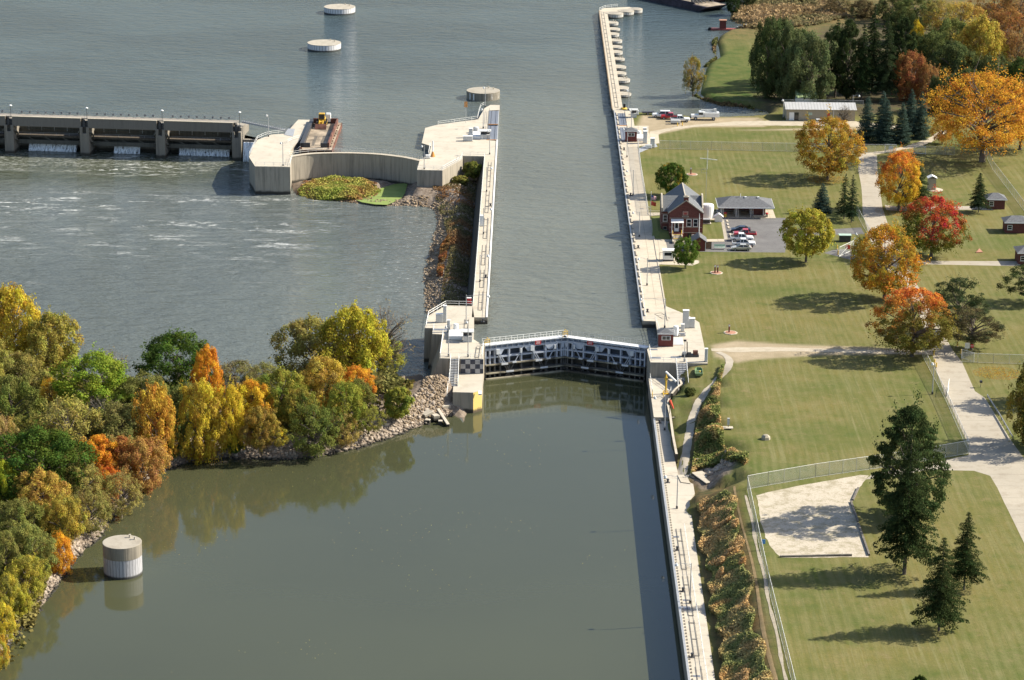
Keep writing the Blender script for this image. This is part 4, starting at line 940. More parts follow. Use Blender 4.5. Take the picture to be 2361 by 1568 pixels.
M['conc_cell'] = concrete('concrete_cell', (.40, .365, .30), None, .95)
c1 = cell('mooring_cell', 'round white mooring cell at the very top of the river', 783, 15, .7, 5.5, ZU, 'round cells in the upper pool')
c2 = cell('mooring_cell', 'round white mooring cell, nearer one of the far pair', 747.5, 98, .7, 5.5, ZU, 'round cells in the upper pool')
c3 = cell('mooring_cell', 'round grey concrete cell off the tip of the lock head', 1114, 208, .9, 5.0, ZU, 'round cells in the upper pool', mats=M['conc_cell'], band=1.0)
x0, y0 = W(1114, 208, .9)
m_ = MB()
for k in range(4): m_.bar((4.6, -1.9 - .0 * k, .5 + k * .42 + .6), (2.6, -4.3, .5 + k * .42 + .6), .14, .16)
for a in (-2.45, -2.15): m_.cbox((5.02 * math.cos(a), 5.02 * math.sin(a), 1.6), (.35, .12, 1.9), a + math.pi / 2)
m_.build('fender', M['white'], c3, local=True)
c4 = cell('mooring_cell', 'tall round cell with concrete upper band beside the wooded bank', 281.5, 1249, -1.9, 3.28, ZL, None, mats=M['pile_low'], band=2.3)
gz_ = [(898, 12.6), (0, 0)]
M['pile_s'] = sheetpile('sheet_pile_small', (.50, .49, .46), .45, 2.6)
for i, (yy, rr) in enumerate([(914.4, 2.7), (903.3, 2.7), (893.1, 2.7), (882, 2.7), (871.2, 2.7), (860.6, 2.7), (851, 2.5), (838, 2.9), (826.8, 2.8), (815.9, 2.9), (805.2, 3.0), (795.5, 2.8)]):
    nth = ['first', 'second', 'third', 'fourth', 'fifth', 'sixth', 'seventh', 'eighth', 'ninth', 'tenth', 'eleventh', 'twelfth'][i]
    cell('support_cell', nth + ' round cell along the upper guide wall counting from its far end', 0, 0, -.3 - .3 * (i % 3 == 1) - .25 * (i in (6, 8, 11)), rr * (.92 + .1 * math.sin(i * 3.1)), ZU, 'round cells behind the upper guide wall', cat='support cell', mats=M['pile_s'], fittings=(i % 3 == 0), xy=(28.9 + .35 * math.sin(i * 2.3), yy + .6 * math.sin(i * 1.7)))
ug = T('guide_wall', 'narrow upper guide wall running far up the river', 'guide wall', (26, 850, -8))
MB().prism([(25.3, 768.1), (28.3, 768.1), (28.0, 934), (26.6, 936), (24.9, 934)], -6, .0).build('wall_body', M['conc'], ug)
MB().box(25.0, 25.25, 769, 934, -.02, .25).build('kerb', M['wood'], ug)
e = T('end_cell', 'cluster of joined round cells at the far end of the upper guide wall', 'mooring cell', (31, 938, -2))
for i, (cx, cy, rr) in enumerate([(30.5, 930.5, 3.1), (34.6, 935.6, 2.9), (38.2, 939.4, 2.5)]):
    m_ = MB(); m_.lathe(0, 0, [(rr, 0), (rr, 1.8)], 36); sh = m_.build('shell', M['pile_s'], e, local=True); sh.location = (cx - 31, cy - 938, 0)
    m_ = MB(); m_.lathe(0, 0, [(rr + .05, 1.8), (rr, 2.1 + i * .004)], 36); m_.build('cap', M['cell_top'], sh, local=True)
    m_ = MB(); m_.lathe(0, 0, [(rr * .62, 2.1), (rr * .58, 2.16)], 30); m_.build('manhole', M['conc_dark'], sh, local=True)
MB().prism([(24.9, 934), (28, 930), (38, 941), (36, 943), (27, 940)], -3, .06).build('deck', M['conc'], e)
railing([(25.2, 934.5, 0), (27.5, 940, 0), (32, 943, 0)], 'railing at the far end of the upper guide wall')

# ------------------------------------------------------------------ machinery on the platforms
def cabinet(name, label, vx, vyb, z, sx, sy, h, mat, cat='cabinet', group=None, extra=None, rz=0.):
    x, y = W(vx, vyb, z); y += sy / 2
    e = T(name, label, cat, (x, y, z), rz, group)
    MB().box(-sx / 2, sx / 2, -sy / 2, sy / 2, .08, h).build('housing', mat, e, local=True, bev=.04)
    MB().box(-sx / 2 - .08, sx / 2 + .08, -sy / 2 - .08, sy / 2 + .08, 0, .08).build('plinth', M['conc_dark'], e, local=True)
    m_ = MB(); m_.box(-sx / 2 + .1, sx / 2 - .1, -sy / 2 - .03, -sy / 2 + .005, .25, h - .25); m_.build('door', mat, e, local=True, bev=.01)
    MB().box(-sx / 2 - .05, sx / 2 + .05, -sy / 2 - .05, sy / 2 + .05, h, h + .06).build('lid', M['white'], e, local=True)
    return e
CG = 'grey cabinets around the gate machinery'
cabinet('tall_cabinet', 'tall grey column beside the wide cabinet on the river platform', 1025.6, 744, 0, .75, .8, 3.7, M['cab_grey'], group=CG)
cabinet('wide_cabinet', 'wide grey cabinet against the tall column on the river platform', 1013.2, 744.5, 0, 1.55, .9, 1.9, M['cab_grey'], group=CG)
cabinet('machine_cabinet', 'narrow white topped cabinet beside the river gate machinery', 1034.3, 766, 0, .65, .6, 2.6, M['cab_grey'], group=CG)
cabinet('tall_cabinet', 'tall grey column beside the wide cabinet on the land platform', 1581, 757, 0, 1.3, .9, 3.9, M['cab_grey'], group=CG)
cabinet('wide_cabinet', 'wide grey cabinet right of the tall column on the land platform', 1593.5, 756.5, 0, 1.55, .9, 2.1, M['cab_grey'], group=CG)
cabinet('machine_cabinet', 'white topped cabinet beside the land gate machinery', 1574, 765, 0, .7, .6, 1.6, M['cab_grey'], group=CG)
cabinet('tall_cabinet', 'grey box standing at the right edge of the land platform', 1628, 835, 0, .6, .7, 2.8, M['cab_grey'], group=CG)
cabinet('tall_cabinet', 'tall white cabinet on the river lock wall', 1110.5, 522, 0, .9, 1.0, 2.6, M['white'], group=CG)
cabinet('tall_cabinet', 'tall pale column upstream right of the red booth', 1487.5, 331, 0, 1.1, 1.2, 3.4, M['cab_grey'], group=CG)
cabinet('tall_cabinet', 'shorter pale column near the lawn upstream', 1504.5, 341, 0, 1.2, 1.1, 2.6, M['cab_grey'], group=CG)
cabinet('machine_cabinet', 'low white box on the grey slab upstream', 1495.5, 342.5, 0, 1.7, .9, .9, M['white'], group=CG)
cabinet('machine_cabinet', 'small white cabinet behind the machinery upstream', 1486.5, 311, 0, 1.0, .8, 1.9, M['cab_grey'], group=CG)
cabinet('machine_cabinet', 'white box at the end of the gravel shore upstream', 1467.5, 265, 0, 1.2, .8, 1.2, M['white'], group=CG)
cabinet('machine_cabinet', 'narrow grey cabinet on the lock head beside the tank', 1085.5, 318, 0, 1.1, .8, 2.6, M['cab_grey'], group=CG)
cabinet('wide_cabinet', 'wide grey box in front of the lock head hut', 1078.6, 326, 0, 2.6, 1.2, 1.4, M['cab_grey'], group=CG)
cabinet('utility_box', 'small red box beside the railing on the river wall', 1081.5, 702, 0, .9, .7, 1.4, M['red'], 'box')
cabinet('utility_box', 'small pink and white box by the lock head post', 986.5, 366, 0, 1.2, .8, .9, M['white'], 'box')
def tank(label, vx, vyb, z, r, h, mat=None, group='upright tanks of the gate machinery'):
    x, y = W(vx, vyb, z); e = T('machinery_tank', label, 'tank', (x, y + r, z), group=group)
    MB().lathe(0, 0, [(r, .1), (r, h - .15), (r * .8, h), (.05, h + .06)], 16).build('tank_shell', mat or M['white'], e, local=True, smooth=False)
    m_ = MB(); m_.tube((r, 0, .5), (r + 1.3, 0, .5), .22, 8).tube((r + .5, .4, .3), (r + 1.6, .3, .6), .12, 6).box(r + .4, r + 1.5, -.35, .35, .05, .35); m_.build('pump', M['steel_grey'], e, local=True)
    MB().box(-r - .1, r + .1, -r - .1, r + .1, 0, .1).build('base_plate', M['steel_dark'], e, local=True)
    return e
tank('upright white tank with pump on the river platform', 1051, 768, 0, .55, 1.9)
tank('upright white tank with pipes behind the land red booth', 1558.5, 776, 0, .55, 2.2)
tank('upright tank right of the upstream red booth', 1473.5, 316, 0, .55, 1.7)
tank('upright grey tank on the lock head', 1097.5, 307.5, 0, .8, 1.7, M['cab_grey'])
def cover(label, pts, h, mat, group='machinery covers beside the gates'):
    mb = MB(); mb.prism(WP(pts), .006, h); return single('machinery_cover', mb, mat, label, 'cover', group, bev=.05)
cover('long pale rounded machinery cover on the river platform', [(1033, 783), (1067, 784), (1067, 768), (1036, 768)], .8, M['white'])
cover('flat pale machinery cover beside the land red booth', [(1548, 796), (1576, 796), (1573, 779), (1549, 779)], .12, M['cab_grey'])
cover('long pale machinery cover on the lock head', [(1083, 320), (1113, 321), (1113, 309), (1087, 309)], .8, M['white'])
cover('long white machinery cover right of the upstream red booth', [(1465, 326), (1485, 326), (1485, 317), (1466, 317)], .9, M['white'])
cover('blue grey slab beside the upstream fence', [(1475, 352), (1498, 342), (1516, 338), (1512, 331), (1494, 333), (1474, 341)], .02, M['steel_grey'])
def booth(label, vx, vyb, sx, sy, h, wall, roof, name='control_booth', hip=True, canopy=False, group=None):
    x, y = W(vx, vyb); e = T(name, label, 'booth', (x, y + sy / 2, 0), group=group)
    m_ = MB(); m_.box(-sx / 2, sx / 2, -sy / 2, sy / 2, .004, h); wl = m_.build('wall', wall, e, local=True)
    m_ = MB(); o_ = .25
    v = [(-sx / 2 - o_, -sy / 2 - o_, h), (sx / 2 + o_, -sy / 2 - o_, h), (sx / 2 + o_, sy / 2 + o_, h), (-sx / 2 - o_, sy / 2 + o_, h)]
    if hip: m_.add([(a, b, h - .12) for a, b, c in v] + v + [(-.2, 0, h + .75), (.2, 0, h + .75)], [(3, 2, 1, 0), (0, 1, 5, 4), (1, 2, 6, 5), (2, 3, 7, 6), (3, 0, 4, 7), (4, 5, 9, 8), (5, 6, 9), (6, 7, 8, 9), (7, 4, 8)])
    else: m_.box(-sx / 2 - .4, sx / 2 + .4, -sy / 2 - .5, sy / 2 + .4, h, h + .18)
    m_.build('roof', roof, e, local=True)
    if hip: m_ = MB(); m_.box(-sx / 2 - o_ - .02, sx / 2 + o_ + .02, -sy / 2 - o_ - .04, -sy / 2 - o_, h - .14, h + .02).box(sx / 2 + o_, sx / 2 + o_ + .04, -sy / 2 - o_, sy / 2 + o_, h - .14, h + .02); m_.build('fascia', M['white'], e, local=True)
    wf = MB().box(-.9, .95, -sy / 2 - .05, -sy / 2 + .01, h * .5, h * .82).build('window', M['white'], e, local=True)
    MB().box(-.78, -.02, -sy / 2 - .065, -sy / 2 - .045, h * .53, h * .79).box(.06, .82, -sy / 2 - .065, -sy / 2 - .045, h * .53, h * .79).build('pane', M['glass'], wf, local=True)
    MB().box(sx / 2 - .02, sx / 2 + .03, -.5, .4, .05, 2.05).build('door', wall, e, local=True)
    return e
booth('small red booth with grey roof on the land gate platform', 1535, 799.5, 3.1, 2.6, 2.9, M['maroon'], M['roof_grey'], group='red control booths')
booth('small red booth with grey roof beside the upstream gates', 1455, 327, 3.2, 2.6, 3.1, M['maroon'], M['roof_grey'], group='red control booths')
def canopy_hut(label, vx, vyb, sx, sy, group='open control huts with flat canopies'):
    x, y = W(vx, vyb); e = T('control_hut', label, 'booth', (x, y + sy / 2, 0), group=group)
    MB().box(-sx / 2, sx / 2, -sy / 2, sy / 2, .004, 1.25).build('counter', M['cab_grey'], e, local=True)
    for a in (-1, 1):
        for b in (-1, 1): MB().box(a * sx / 2 - .06, a * sx / 2 + .06, b * sy / 2 - .06, b * sy / 2 + .06, 1.25, 2.2).build('post', M['white'], e, local=True)
    MB().box(-sx / 2 + .1, sx / 2 - .1, -.2, sy / 2 - .1, 1.25, 2.1).build('control_panel', M['steel_dark'], e, local=True)
    MB().box(-sx / 2 - .5, sx / 2 + .35, -sy / 2 - .4, sy / 2 + .5, 2.2, 2.35).build('roof', M['cab_grey'], e, local=True, bev=.03)
canopy_hut('open grey control hut with flat canopy on the river gate platform', 1078, 789, 1.9, 1.6)
canopy_hut('open grey control hut with flat canopy on the lock head', 1118.5, 321, 2.6, 2.0)
canopy_hut('open white framed hut on the shore beside the gravel lot', 1461, 271.5, 1.7, 1.5)
# guard booth: white cube with dark window and dark post frame
x, y = W(1541, 602.5); e = T('guard_booth', 'small white guard booth with dark window beside the round green tree', 'booth', (x, y + .9, 0))
MB().box(-1.3, 1.3, -.9, .9, .35, 2.5).build('cabin', M['white'], e, local=True, bev=.05); MB().box(-.95, .75, -.93, -.88, 1.35, 2.1).build('window', M['glass'], e, local=True)
MB().box(1.3, 1.75, -.5, .5, .9, 2.0).build('air_unit', M['cab_grey'], e, local=True); MB().box(-1.45, 1.5, -1.1, 1.05, 2.5, 2.65).build('roof', M['white'], e, local=True)
m_ = MB(); m_.path([(-2.1, -.3, 0), (-2.1, -.3, 1.9), (-1.3, -.3, 1.9)], .05); m_.build('arm_frame', M['steel_dark'], e, local=True); MB().box(-1.25, 1.25, -.85, .85, 0, .35).build('skid', M['steel_dark'], e, local=True)
# yellow davit crane on the landing
x, y = W(1535, 908, -3.2); e = T('davit_crane', 'yellow davit crane with white boom on the landing', 'crane', (x - 14.5 * 0, y, -3.2))
MB().tube((0, 0, 0), (0, 0, 3.6), .2, 10).cbox((0, 0, .1), (1.3, 1.1, .2)).tube((-.5, 0, .2), (0, 0, 1.3), .08).tube((.5, 0, .2), (0, 0, 1.3), .08).build('mast', M['yellow'], e, local=True)
MB().bar((-.1, .2, 4.6), (1.9, -1.8, 3.2), .28, .34).build('boom', M['white'], e, local=True); MB().tube((0, 0, 3.4), (0, .1, 4.5), .14, 8).box(-.3, .3, -.2, .2, 3.0, 3.5).build('winch', M['yellow'], e, local=True)
# yellow steps on the landing edge
x, y = W(1517, 922, -3.6); e = T('ladder_steps', 'yellow steps down from the landing to the guide wall', 'steps', (x, y, ZG))
m_ = MB()
for i in range(4): m_.box(-1.1, 1.1, i * .32, i * .32 + .3, .18 * i, .18 * i + .12)
m_.build('tread', M['yellow'], e, local=True)
m_ = MB()
for s_ in (-1.1, 1.1): rail_mb(m_, [(s_, 0, 0), (s_, 1.4, .65)], 1.3, 1.4, (1.3, .7), .05)
m_.build('handrail', M['yellow'], e, local=True)
railing(Z(WP([(1529, 911), (1546, 911), (1547, 903)], -3.2), -3.2), 'railing around the foot of the davit crane')
# wind sock
x, y = W(1543, 970, ZG); h = hgt(1543, 970, 898, ZG); e = T('wind_sock', 'orange wind sock hanging from a dark pole by the parapet', 'wind sock', (x, y, ZG))
MB().tube((0, 0, 0), (0, 0, h), .06, 6, r2=.04).build('pole', M['steel_dark'], e, local=True)
M['sock'] = plain('windsock_orange', (.75, .10, .05), .7)
MB().tube((0, 0, h - 2.2), (.75, -.2, h - 3.9), .26, 8, r2=.14).build('sock', M['sock'], e, local=True)
# orange sign post and orange / white post on the lock head
x, y = W(1074, 283.5); e = T('sign_post', 'orange sign on a thin post by the lock head railing', 'sign', (x, y, 0)); MB().tube((0, 0, 0), (0, 0, 6.0), .06).build('post', M['steel_grey'], e, local=True); MB().box(-.45, .45, -.04, .04, 4.6, 6.2).build('sign_board', M['orange'], e, local=True)
x, y = W(998, 361); e = T('marker_post', 'white and orange post at the corner of the lock head platform', 'post', (x, y, 0)); MB().tube((0, 0, 0), (0, 0, 4.4), .18, 8).build('post', M['white'], e, local=True); MB().lathe(0, 0, [(.7, 0), (.2, 1.4)], 8).build('foot', M['orange'], e, local=True)
# floor plates, hatches
for i, (vx, vy, z, sx, sy) in enumerate([(1500, 737 - 8, 0, 0, 0)]): pass
def hatch(label, vx, vy, z, sx, sy):
    x, y = W(vx, vy, z); mb = MB(); mb.box(x - sx / 2, x + sx / 2, y - sy / 2, y + sy / 2, z + .003, z + .03).tube((x - sx * .3, y, z + .05), (x + sx * .3, y, z + .05), .02, 4); single('floor_hatch', mb, M['steel_blue'], label, 'hatch', 'dark floor hatches on the walls')
for a in [('hatch on the guide wall nearest the camera', 1606.5, 1559, ZG, 1.1, .6), ('largest hatch on the guide wall below the nearest lamp post', 1580, 1402, ZG, 1.5, 1.4), ('hatch just above the nearest guide wall lamp post', 1581, 1384, ZG, .9, .6), ('hatch on the guide wall beside the second set of pipes', 1559, 1238, ZG, 1.0, .7),
          ('left hatch at the front edge of the land platform', 1511, 825, .002, 2.2, 1.2), ('hatch behind the stairs on the land platform', 1558, 824, .002, 2.0, 1.2), ('hatch beside the land end of the gates', 1506.5, 806, .002, 1.7, .9), ('hatch in the walkway across from the brick house', 1479.5, 481.5, .004, 1.0, .5),
          ('dark grate on the river platform beside the wide cabinet', 1015, 760, .002, 3.2, 1.4)]: hatch(*a)
# wear strip lines (painted grid) on the land platform
mb = MB(); gp_ = WP([(1509, 724), (1525, 721.5), (1544, 734), (1527, 735.5)])
for a, b in ((0, 1), (1, 2), (2, 3), (3, 0)): mb.bar((*gp_[a], .012), (*gp_[b], .012), .12, .02)
for f in (.33, .66):
    p = [gp_[0][k] * (1 - f) + gp_[3][k] * f for k in (0, 1)]; q_ = [gp_[1][k] * (1 - f) + gp_[2][k] * f for k in (0, 1)]; mb.bar((*p, .012), (*q_, .012), .12, .02)
single('floor_frame', mb, M['steel_dark'], 'flat dark ladder-shaped frame lying on the land walkway', 'frame')
# machinery by the front of the land platform
x, y = W(1578 + 12, 823); e = T('winch_set', 'dark winch and drums at the front of the land platform', 'winch', (x, y, 0))
MB().box(-1.6, 1.9, -.2, .9, .004, .5).tube((-.4, 0, .7), (.3, 0, .7), .35, 10).build('frame', M['steel_dark'], e, local=True); MB().box(.7, 1.7, -.1, .7, .5, 1.3).build('drum', M['rust'], e, local=True); MB().bar((-.5, .3, .5), (-.6, .3, 3.2), .2, .2).build('lever', M['steel_dark'], e, local=True)
MB().box(-1.5, -.7, 0, .6, .5, 1.0).build('box', M['steel_grey'], e, local=True)
# ------------------------------------------------------------------ barge and loader
bc = W(740, 312, -.4)
bg_ = T('barge', 'rusty flat deck barge moored beside the dam abutment', 'barge', (-57.7, 731.5, ZU - .6), -.012)
L2, B2 = 17.6, 4.6
MB().prism([(-B2, -L2), (B2, -L2), (B2, L2), (-B2, L2)], 0, 1.7, base=[(-B2, -L2 + 1.8), (B2, -L2 + 1.8), (B2, L2 - 1), (-B2, L2 - 1)]).build('hull', M['rust'], bg_, local=True)
MB().box(-B2 + .2, B2 - .2, -L2 + .2, L2 - .2, 1.7, 1.78).build('deck', M['barge_deck'], bg_, local=True)
m_ = MB(); m_.box(B2 - 1.5, B2 - 1.1, -L2 + 3, L2 - 1, 1.78, 3.1).build('side_wall', M['rust'], bg_, local=True)
MB().box(-B2 + .05, -B2 + 1.1, -L2 + 3, L2 - 1, 1.78, 2.9).build('side_wall', M['steel_dark'], bg_, local=True)
MB().box(-B2 + 1, B2 - 1.2, L2 - 1.4, L2 - 1.0, 1.78, 3.2).build('end_wall', M['rust'], bg_, local=True)
MB().box(-B2 + .3, -B2 + 2.9, -L2 + 3.0, -L2 + 3.4, 1.78, 3.0).box(B2 - 3.4, B2 - 1.1, -L2 + 3.0, -L2 + 3.4, 1.78, 3.0).build('end_wall', M['steel_dark'], bg_, local=True)
m_ = MB()
for i in range(9): m_.cbox((B2 - .7, -L2 + 4 + i * 3.3, 1.95), (.25, .5, .35))
for i in range(2): m_.cbox((-B2 + .6 + i * 7.5, -L2 + 1.2, 1.95), (.5, .5, .35))
m_.build('cleat', M['rust'], bg_, local=True)
M['tracks'] = plain('tyre_tracks', (.13, .115, .095), .9, 0, .3, 1)
m_ = MB(); 
for xo in (-1.3, 1.0):
    for i in range(12): m_.box(xo - .35 + .1 * math.sin(i), xo + .45, -L2 + 5 + i * 1.05, -L2 + 5.9 + i * 1.05, 1.781, 1.79)
m_.build('tyre_marks', M['tracks'], bg_, local=True)
def wheel(parent, x, y, r, w_, z=None, rim=None):
    """wheel on the y axis side: axle along local y"""
    m_ = MB(); m_.tube((x, y - w_ / 2, z if z is not None else r), (x, y + w_ / 2, z if z is not None else r), r, 14); o_ = m_.build('wheel', M['black'], parent, local=True)
    m_ = MB(); zz = z if z is not None else r; m_.tube((x, y - w_ / 2 - .01, zz), (x, y + w_ / 2 + .01, zz), r * .55, 10); m_.build('rim', rim or M['steel_grey'], o_, local=True); return o_
lx, ly = W(742, 290, ZU + 1.2)
ld = T('wheel_loader', 'yellow wheel loader facing forward on the barge deck', 'wheel loader', (lx, ly, ZU + 1.2), -math.pi / 2)
M['loader'] = plain('loader_yellow', (.60, .37, .05), .5, 0, .12)
for x_ in (-1.5, 1.6):
    for y_ in (-1.15, 1.15): wheel(ld, x_, y_, .85, .6, rim=M['loader'])
MB().box(-2.9, -.2, -.95, .95, .9, 2.0).box(-2.9, -1.0, -.8, .8, 2.0, 2.3).build('engine_cover', M['loader'], ld, local=True, bev=.06)
MB().box(.3, 2.2, -.55, .55, .8, 1.6).build('front_frame', M['loader'], ld, local=True, bev=.05)
cb = MB().box(-1.0, .5, -.8, .8, 2.0, 3.4).build('cab', M['glass'], ld, local=True)
m_ = MB()
for a in (-1.02, .5):
    for b in (-.8, .8): m_.box(a - .03, a + .07, b - .06, b + .06, 1.9, 3.4)
m_.box(-1.05, .6, -.85, .85, 3.4, 3.55).box(-.9, .45, -.7, .7, 3.55, 3.62); m_.build('cab_frame', M['loader'], cb, local=True)
m_ = MB()
for b in (-.5, .5): m_.bar((1.2, b, 1.7), (2.9, b, 1.5), .2, .4).bar((2.9, b, 1.5), (3.9, b, .8), .2, .35)
m_.build('lift_arm', M['loader'], ld, local=True)
m_ = MB(); m_.add([(3.7, -1.6, .1), (5.0, -1.6, .05), (3.9, -1.6, 1.4), (3.6, -1.6, 1.2), (3.7, 1.6, .1), (5.0, 1.6, .05), (3.9, 1.6, 1.4), (3.6, 1.6, 1.2)], [(0, 1, 2, 3), (7, 6, 5, 4), (0, 4, 5, 1), (2, 6, 7, 3), (0, 3, 7, 4), (1, 5, 6, 2)]); m_.build('bucket', M['rust'], ld, local=True)
x, y = W(758, 283, ZU + 1.2); e = T('light_tower', 'white generator box standing right of the wheel loader', 'generator', (x, y, ZU + 1.18)); MB().box(-.6, .6, -.8, .8, .4, 2.6).build('housing', M['white'], e, local=True, bev=.05); MB().box(-.7, .7, -.9, .9, 0, .4).build('skid', M['steel_dark'], e, local=True); MB().box(-.7, .5, -.5, .5, 2.6, 2.85).build('exhaust_cover', M['white'], e, local=True)
# plate from abutment to barge, mooring line
mb = MB(); pt = WP([(655, 311), (676, 315), (680, 298), (664, 297)]); mb.prism(pt, .02, .08); single('ramp_plate', mb, M['steel_grey'], 'grey steel plate at the end of the dam access ramp', 'ramp plate')
mb = MB(); a = W(672, 338, -.6); b = W(693, 333, .3); mb.path([(a[0], a[1], -.8), ((a[0] + b[0]) / 2, (a[1] + b[1]) / 2 - .4, -1.2), (-62.3, 716.5, .0)], .07); single('mooring_line', mb, M['white'], 'slack rope from the abutment to the barge corner', 'rope')

# ------------------------------------------------------------------ vehicles (local x = forward)
def car(name, label, paint, loc, rz, kind='sedan', group='vehicles in the parking lot', cat='car'):
    e = T(name, label, cat, loc, rz, group); L = dict(sedan=4.9, pickup=5.6, suv=5.4)[kind]; w2 = .93 if kind == 'sedan' else 1.0; h0 = .32; a = -L / 2; b = L / 2
    if kind == 'sedan': low = [(a, .40), (a + .05, .85), (a + .3, 1.0), (a + 1.2, 1.02), (b - 1.35, .98), (b - .3, .82), (b, .62), (b - .05, .35)]; cab = [(a + .55, 1.0), (a + 1.35, 1.42), (a + 2.7, 1.45), (b - 1.25, .97)]
    elif kind == 'suv': low = [(a, .45), (a + .03, 1.1), (a + .1, 1.18), (b - 1.5, 1.15), (b - .25, 1.08), (b, .9), (b, .4)]; cab = [(a + .05, 1.15), (a + .3, 1.88), (b - 2.4, 1.9), (b - 1.6, 1.14)]
    else: low = [(a, .55), (a, 1.12), (b - 1.5, 1.15), (b - .25, 1.08), (b, .9), (b, .45)]; cab = [(a + 2.0, 1.1), (a + 2.05, 1.8), (b - 2.35, 1.84), (b - 1.6, 1.14)]
    def ext(m_, prof, w_, wt, zsplit=None):
        n = len(prof); v = [(px, -w_ if i in (0, n - 1) or zsplit is None else -wt, pz) for i, (px, pz) in enumerate(prof)]; v += [(p[0], -p[1], p[2]) for p in v]
        m_.add(v, [tuple(range(n)), tuple(range(2 * n - 1, n - 1, -1))] + [((i + 1) % n, i, n + i, n + (i + 1) % n) for i in range(n)]); return m_
    m_ = ext(MB(), low, w2, w2); 
    body = m_.build('body', paint, e, local=True, bev=.06)
    if kind == 'pickup': MB().box(a + .15, a + 1.9, -w2 + .12, w2 - .12, 1.121, 1.135).build('bed', M['black'], body, local=True)
    cb_ = ext(MB(), cab, w2 - .06, w2 - .22, True).build('cabin_glass', M['glass'], e, local=True)
    m_ = MB(); xs = [p[0] for p in cab]; zt = max(p[1] for p in cab)
    m_.box(xs[1] - .03, xs[2] + .05, -w2 + .2, w2 - .2, zt - .04, zt + .05)
    for s_ in (-1, 1):
        for (p, q_) in ((cab[0], cab[1]), (cab[3], cab[2])): m_.bar((p[0], s_ * (w2 - .07), p[1]), (q_[0], s_ * (w2 - .21), q_[1]), .07, .1)
        mx = (xs[1] + xs[2]) / 2; m_.bar((mx, s_ * (w2 - .06), 1.0), (mx, s_ * (w2 - .20), zt - .02), .12, .06)
        if kind == 'suv': m_.bar((mx - 1.0, s_ * (w2 - .06), 1.0), (mx - 1.0, s_ * (w2 - .20), zt - .02), .12, .06)
    m_.build('roof', paint, cb_, local=True)
    r = .33 if kind == 'sedan' else .39
    for x_ in (a + .95, b - .95):
        for s_ in (-1, 1): wheel(e, x_, s_ * (w2 - .08), r, .22)
    for s_ in (-1, 1): MB().box(b - .12, b + .01, s_ * .68 - .16, s_ * .68 + .16, .62 if kind == 'sedan' else .85, .78 if kind == 'sedan' else 1.02).build('headlight', M['white'], e, local=True)
    for s_ in (-1, 1): MB().box(a - .015, a + .05, s_ * .75 - .1, s_ * .75 + .1, .7, .95).build('tail_light', M['red'], e, local=True)
    return e
def paint(name, c, met=.0, r=.3): 
    t = NT(name); t.p.inputs['Coat Weight'].default_value = .4; return t.fin(c, r, met, .5)
pn, pr, pw, ps = paint('navy_car_paint', (.012, .018, .04)), paint('red_car_paint', (.42, .02, .03)), paint('white_car_paint', (.78, .78, .77)), paint('silver_car_paint', (.52, .50, .45), .3)
def at(vx, vy): x, y = W(vx, vy); return (x, y, -.03)
car('sedan_car', 'dark navy sedan, farthest car in the parking row', pn, at(1707, 534.5), math.pi, 'sedan')
car('pickup_truck', 'red pickup with open bed between the navy sedan and a white pickup', pr, at(1717, 545), math.pi, 'pickup', cat='pickup truck')
car('pickup_truck', 'white pickup behind the front white pickup, next to the red one', pw, at(1710, 554.5), 0, 'pickup', cat='pickup truck')
car('pickup_truck', 'white pickup next to the silver sedan', pw, at(1714.5, 567), 0, 'pickup', cat='pickup truck')
car('sedan_car', 'silver sedan, nearest car in the parking row', ps, at(1709, 576.5), math.pi, 'sedan')
G2 = 'vehicles on the gravel lot upstream'
car('suv', 'long white estate vehicle nearest the inlet shore', pw, at(1525, 270), math.pi, 'suv', G2)
car('pickup_truck', 'red pickup half hidden behind a white pickup on the gravel lot', pr, at(1545, 274), math.pi, 'pickup', G2, 'pickup truck')
car('pickup_truck', 'white pickup in front of the red one on the gravel lot', pw, at(1568, 280), 0, 'pickup', G2, 'pickup truck')
e = T('utility_truck', 'white bucket truck with tool bodies at the shore', 'truck', at(1624, 275.5), math.pi, G2)
MB().box(1.4, 3.9, -1.0, 1.0, .7, 1.5).build('hood', pw, e, local=True, bev=.08); cb_ = MB().box(.2, 1.7, -1.05, 1.05, .8, 2.5).build('cab', pw, e, local=True, bev=.1)
MB().box(.5, 1.73, -1.06, 1.06, 1.6, 2.2).build('window', M['glass'], cb_, local=True)
MB().box(-4.2, .1, -1.2, 1.2, .9, 2.2).build('tool_body', pw, e, local=True, bev=.04); MB().box(-3.6, -.2, -.5, .5, 2.2, 2.5).bar((-3.4, 0, 2.9), (1.0, 0, 2.8), .4, .4).box(-3.4, -2.6, -.4, .4, 2.4, 3.2).build('boom', M['cab_grey'], e, local=True)
MB().box(3.9, 4.2, -1.0, 1.0, .5, .85).build('bumper', M['steel_dark'], e, local=True)
for x_ in (-2.6, 2.6):
    for s_ in (-1, 1): wheel(e, x_, s_ * 1.0, .5, .35)
e = T('boat_trailer', 'dark boat trailer parked at the inlet shore', 'trailer', at(1496, 264), .1); MB().box(-2, 1.6, -.8, .8, .5, .9).build('bed', M['steel_dark'], e, local=True); MB().bar((1.6, 0, .5), (3.0, 0, .4), .12, .12).build('tongue', M['steel_dark'], e, local=True); wheel(e, -.4, .8, .35, .2); wheel(e, -.4, -.8, .35, .2)
e = T('generator', 'small white generator with yellow posts beside the gravel road', 'generator', at(1557, 285.5), 0); MB().box(-1.4, 1.4, -.6, .6, .3, 1.2).build('housing', M['cab_grey'], e, local=True, bev=.1); MB().box(-1.2, 1.2, -.5, .5, 0, .3).build('skid', M['steel_dark'], e, local=True)
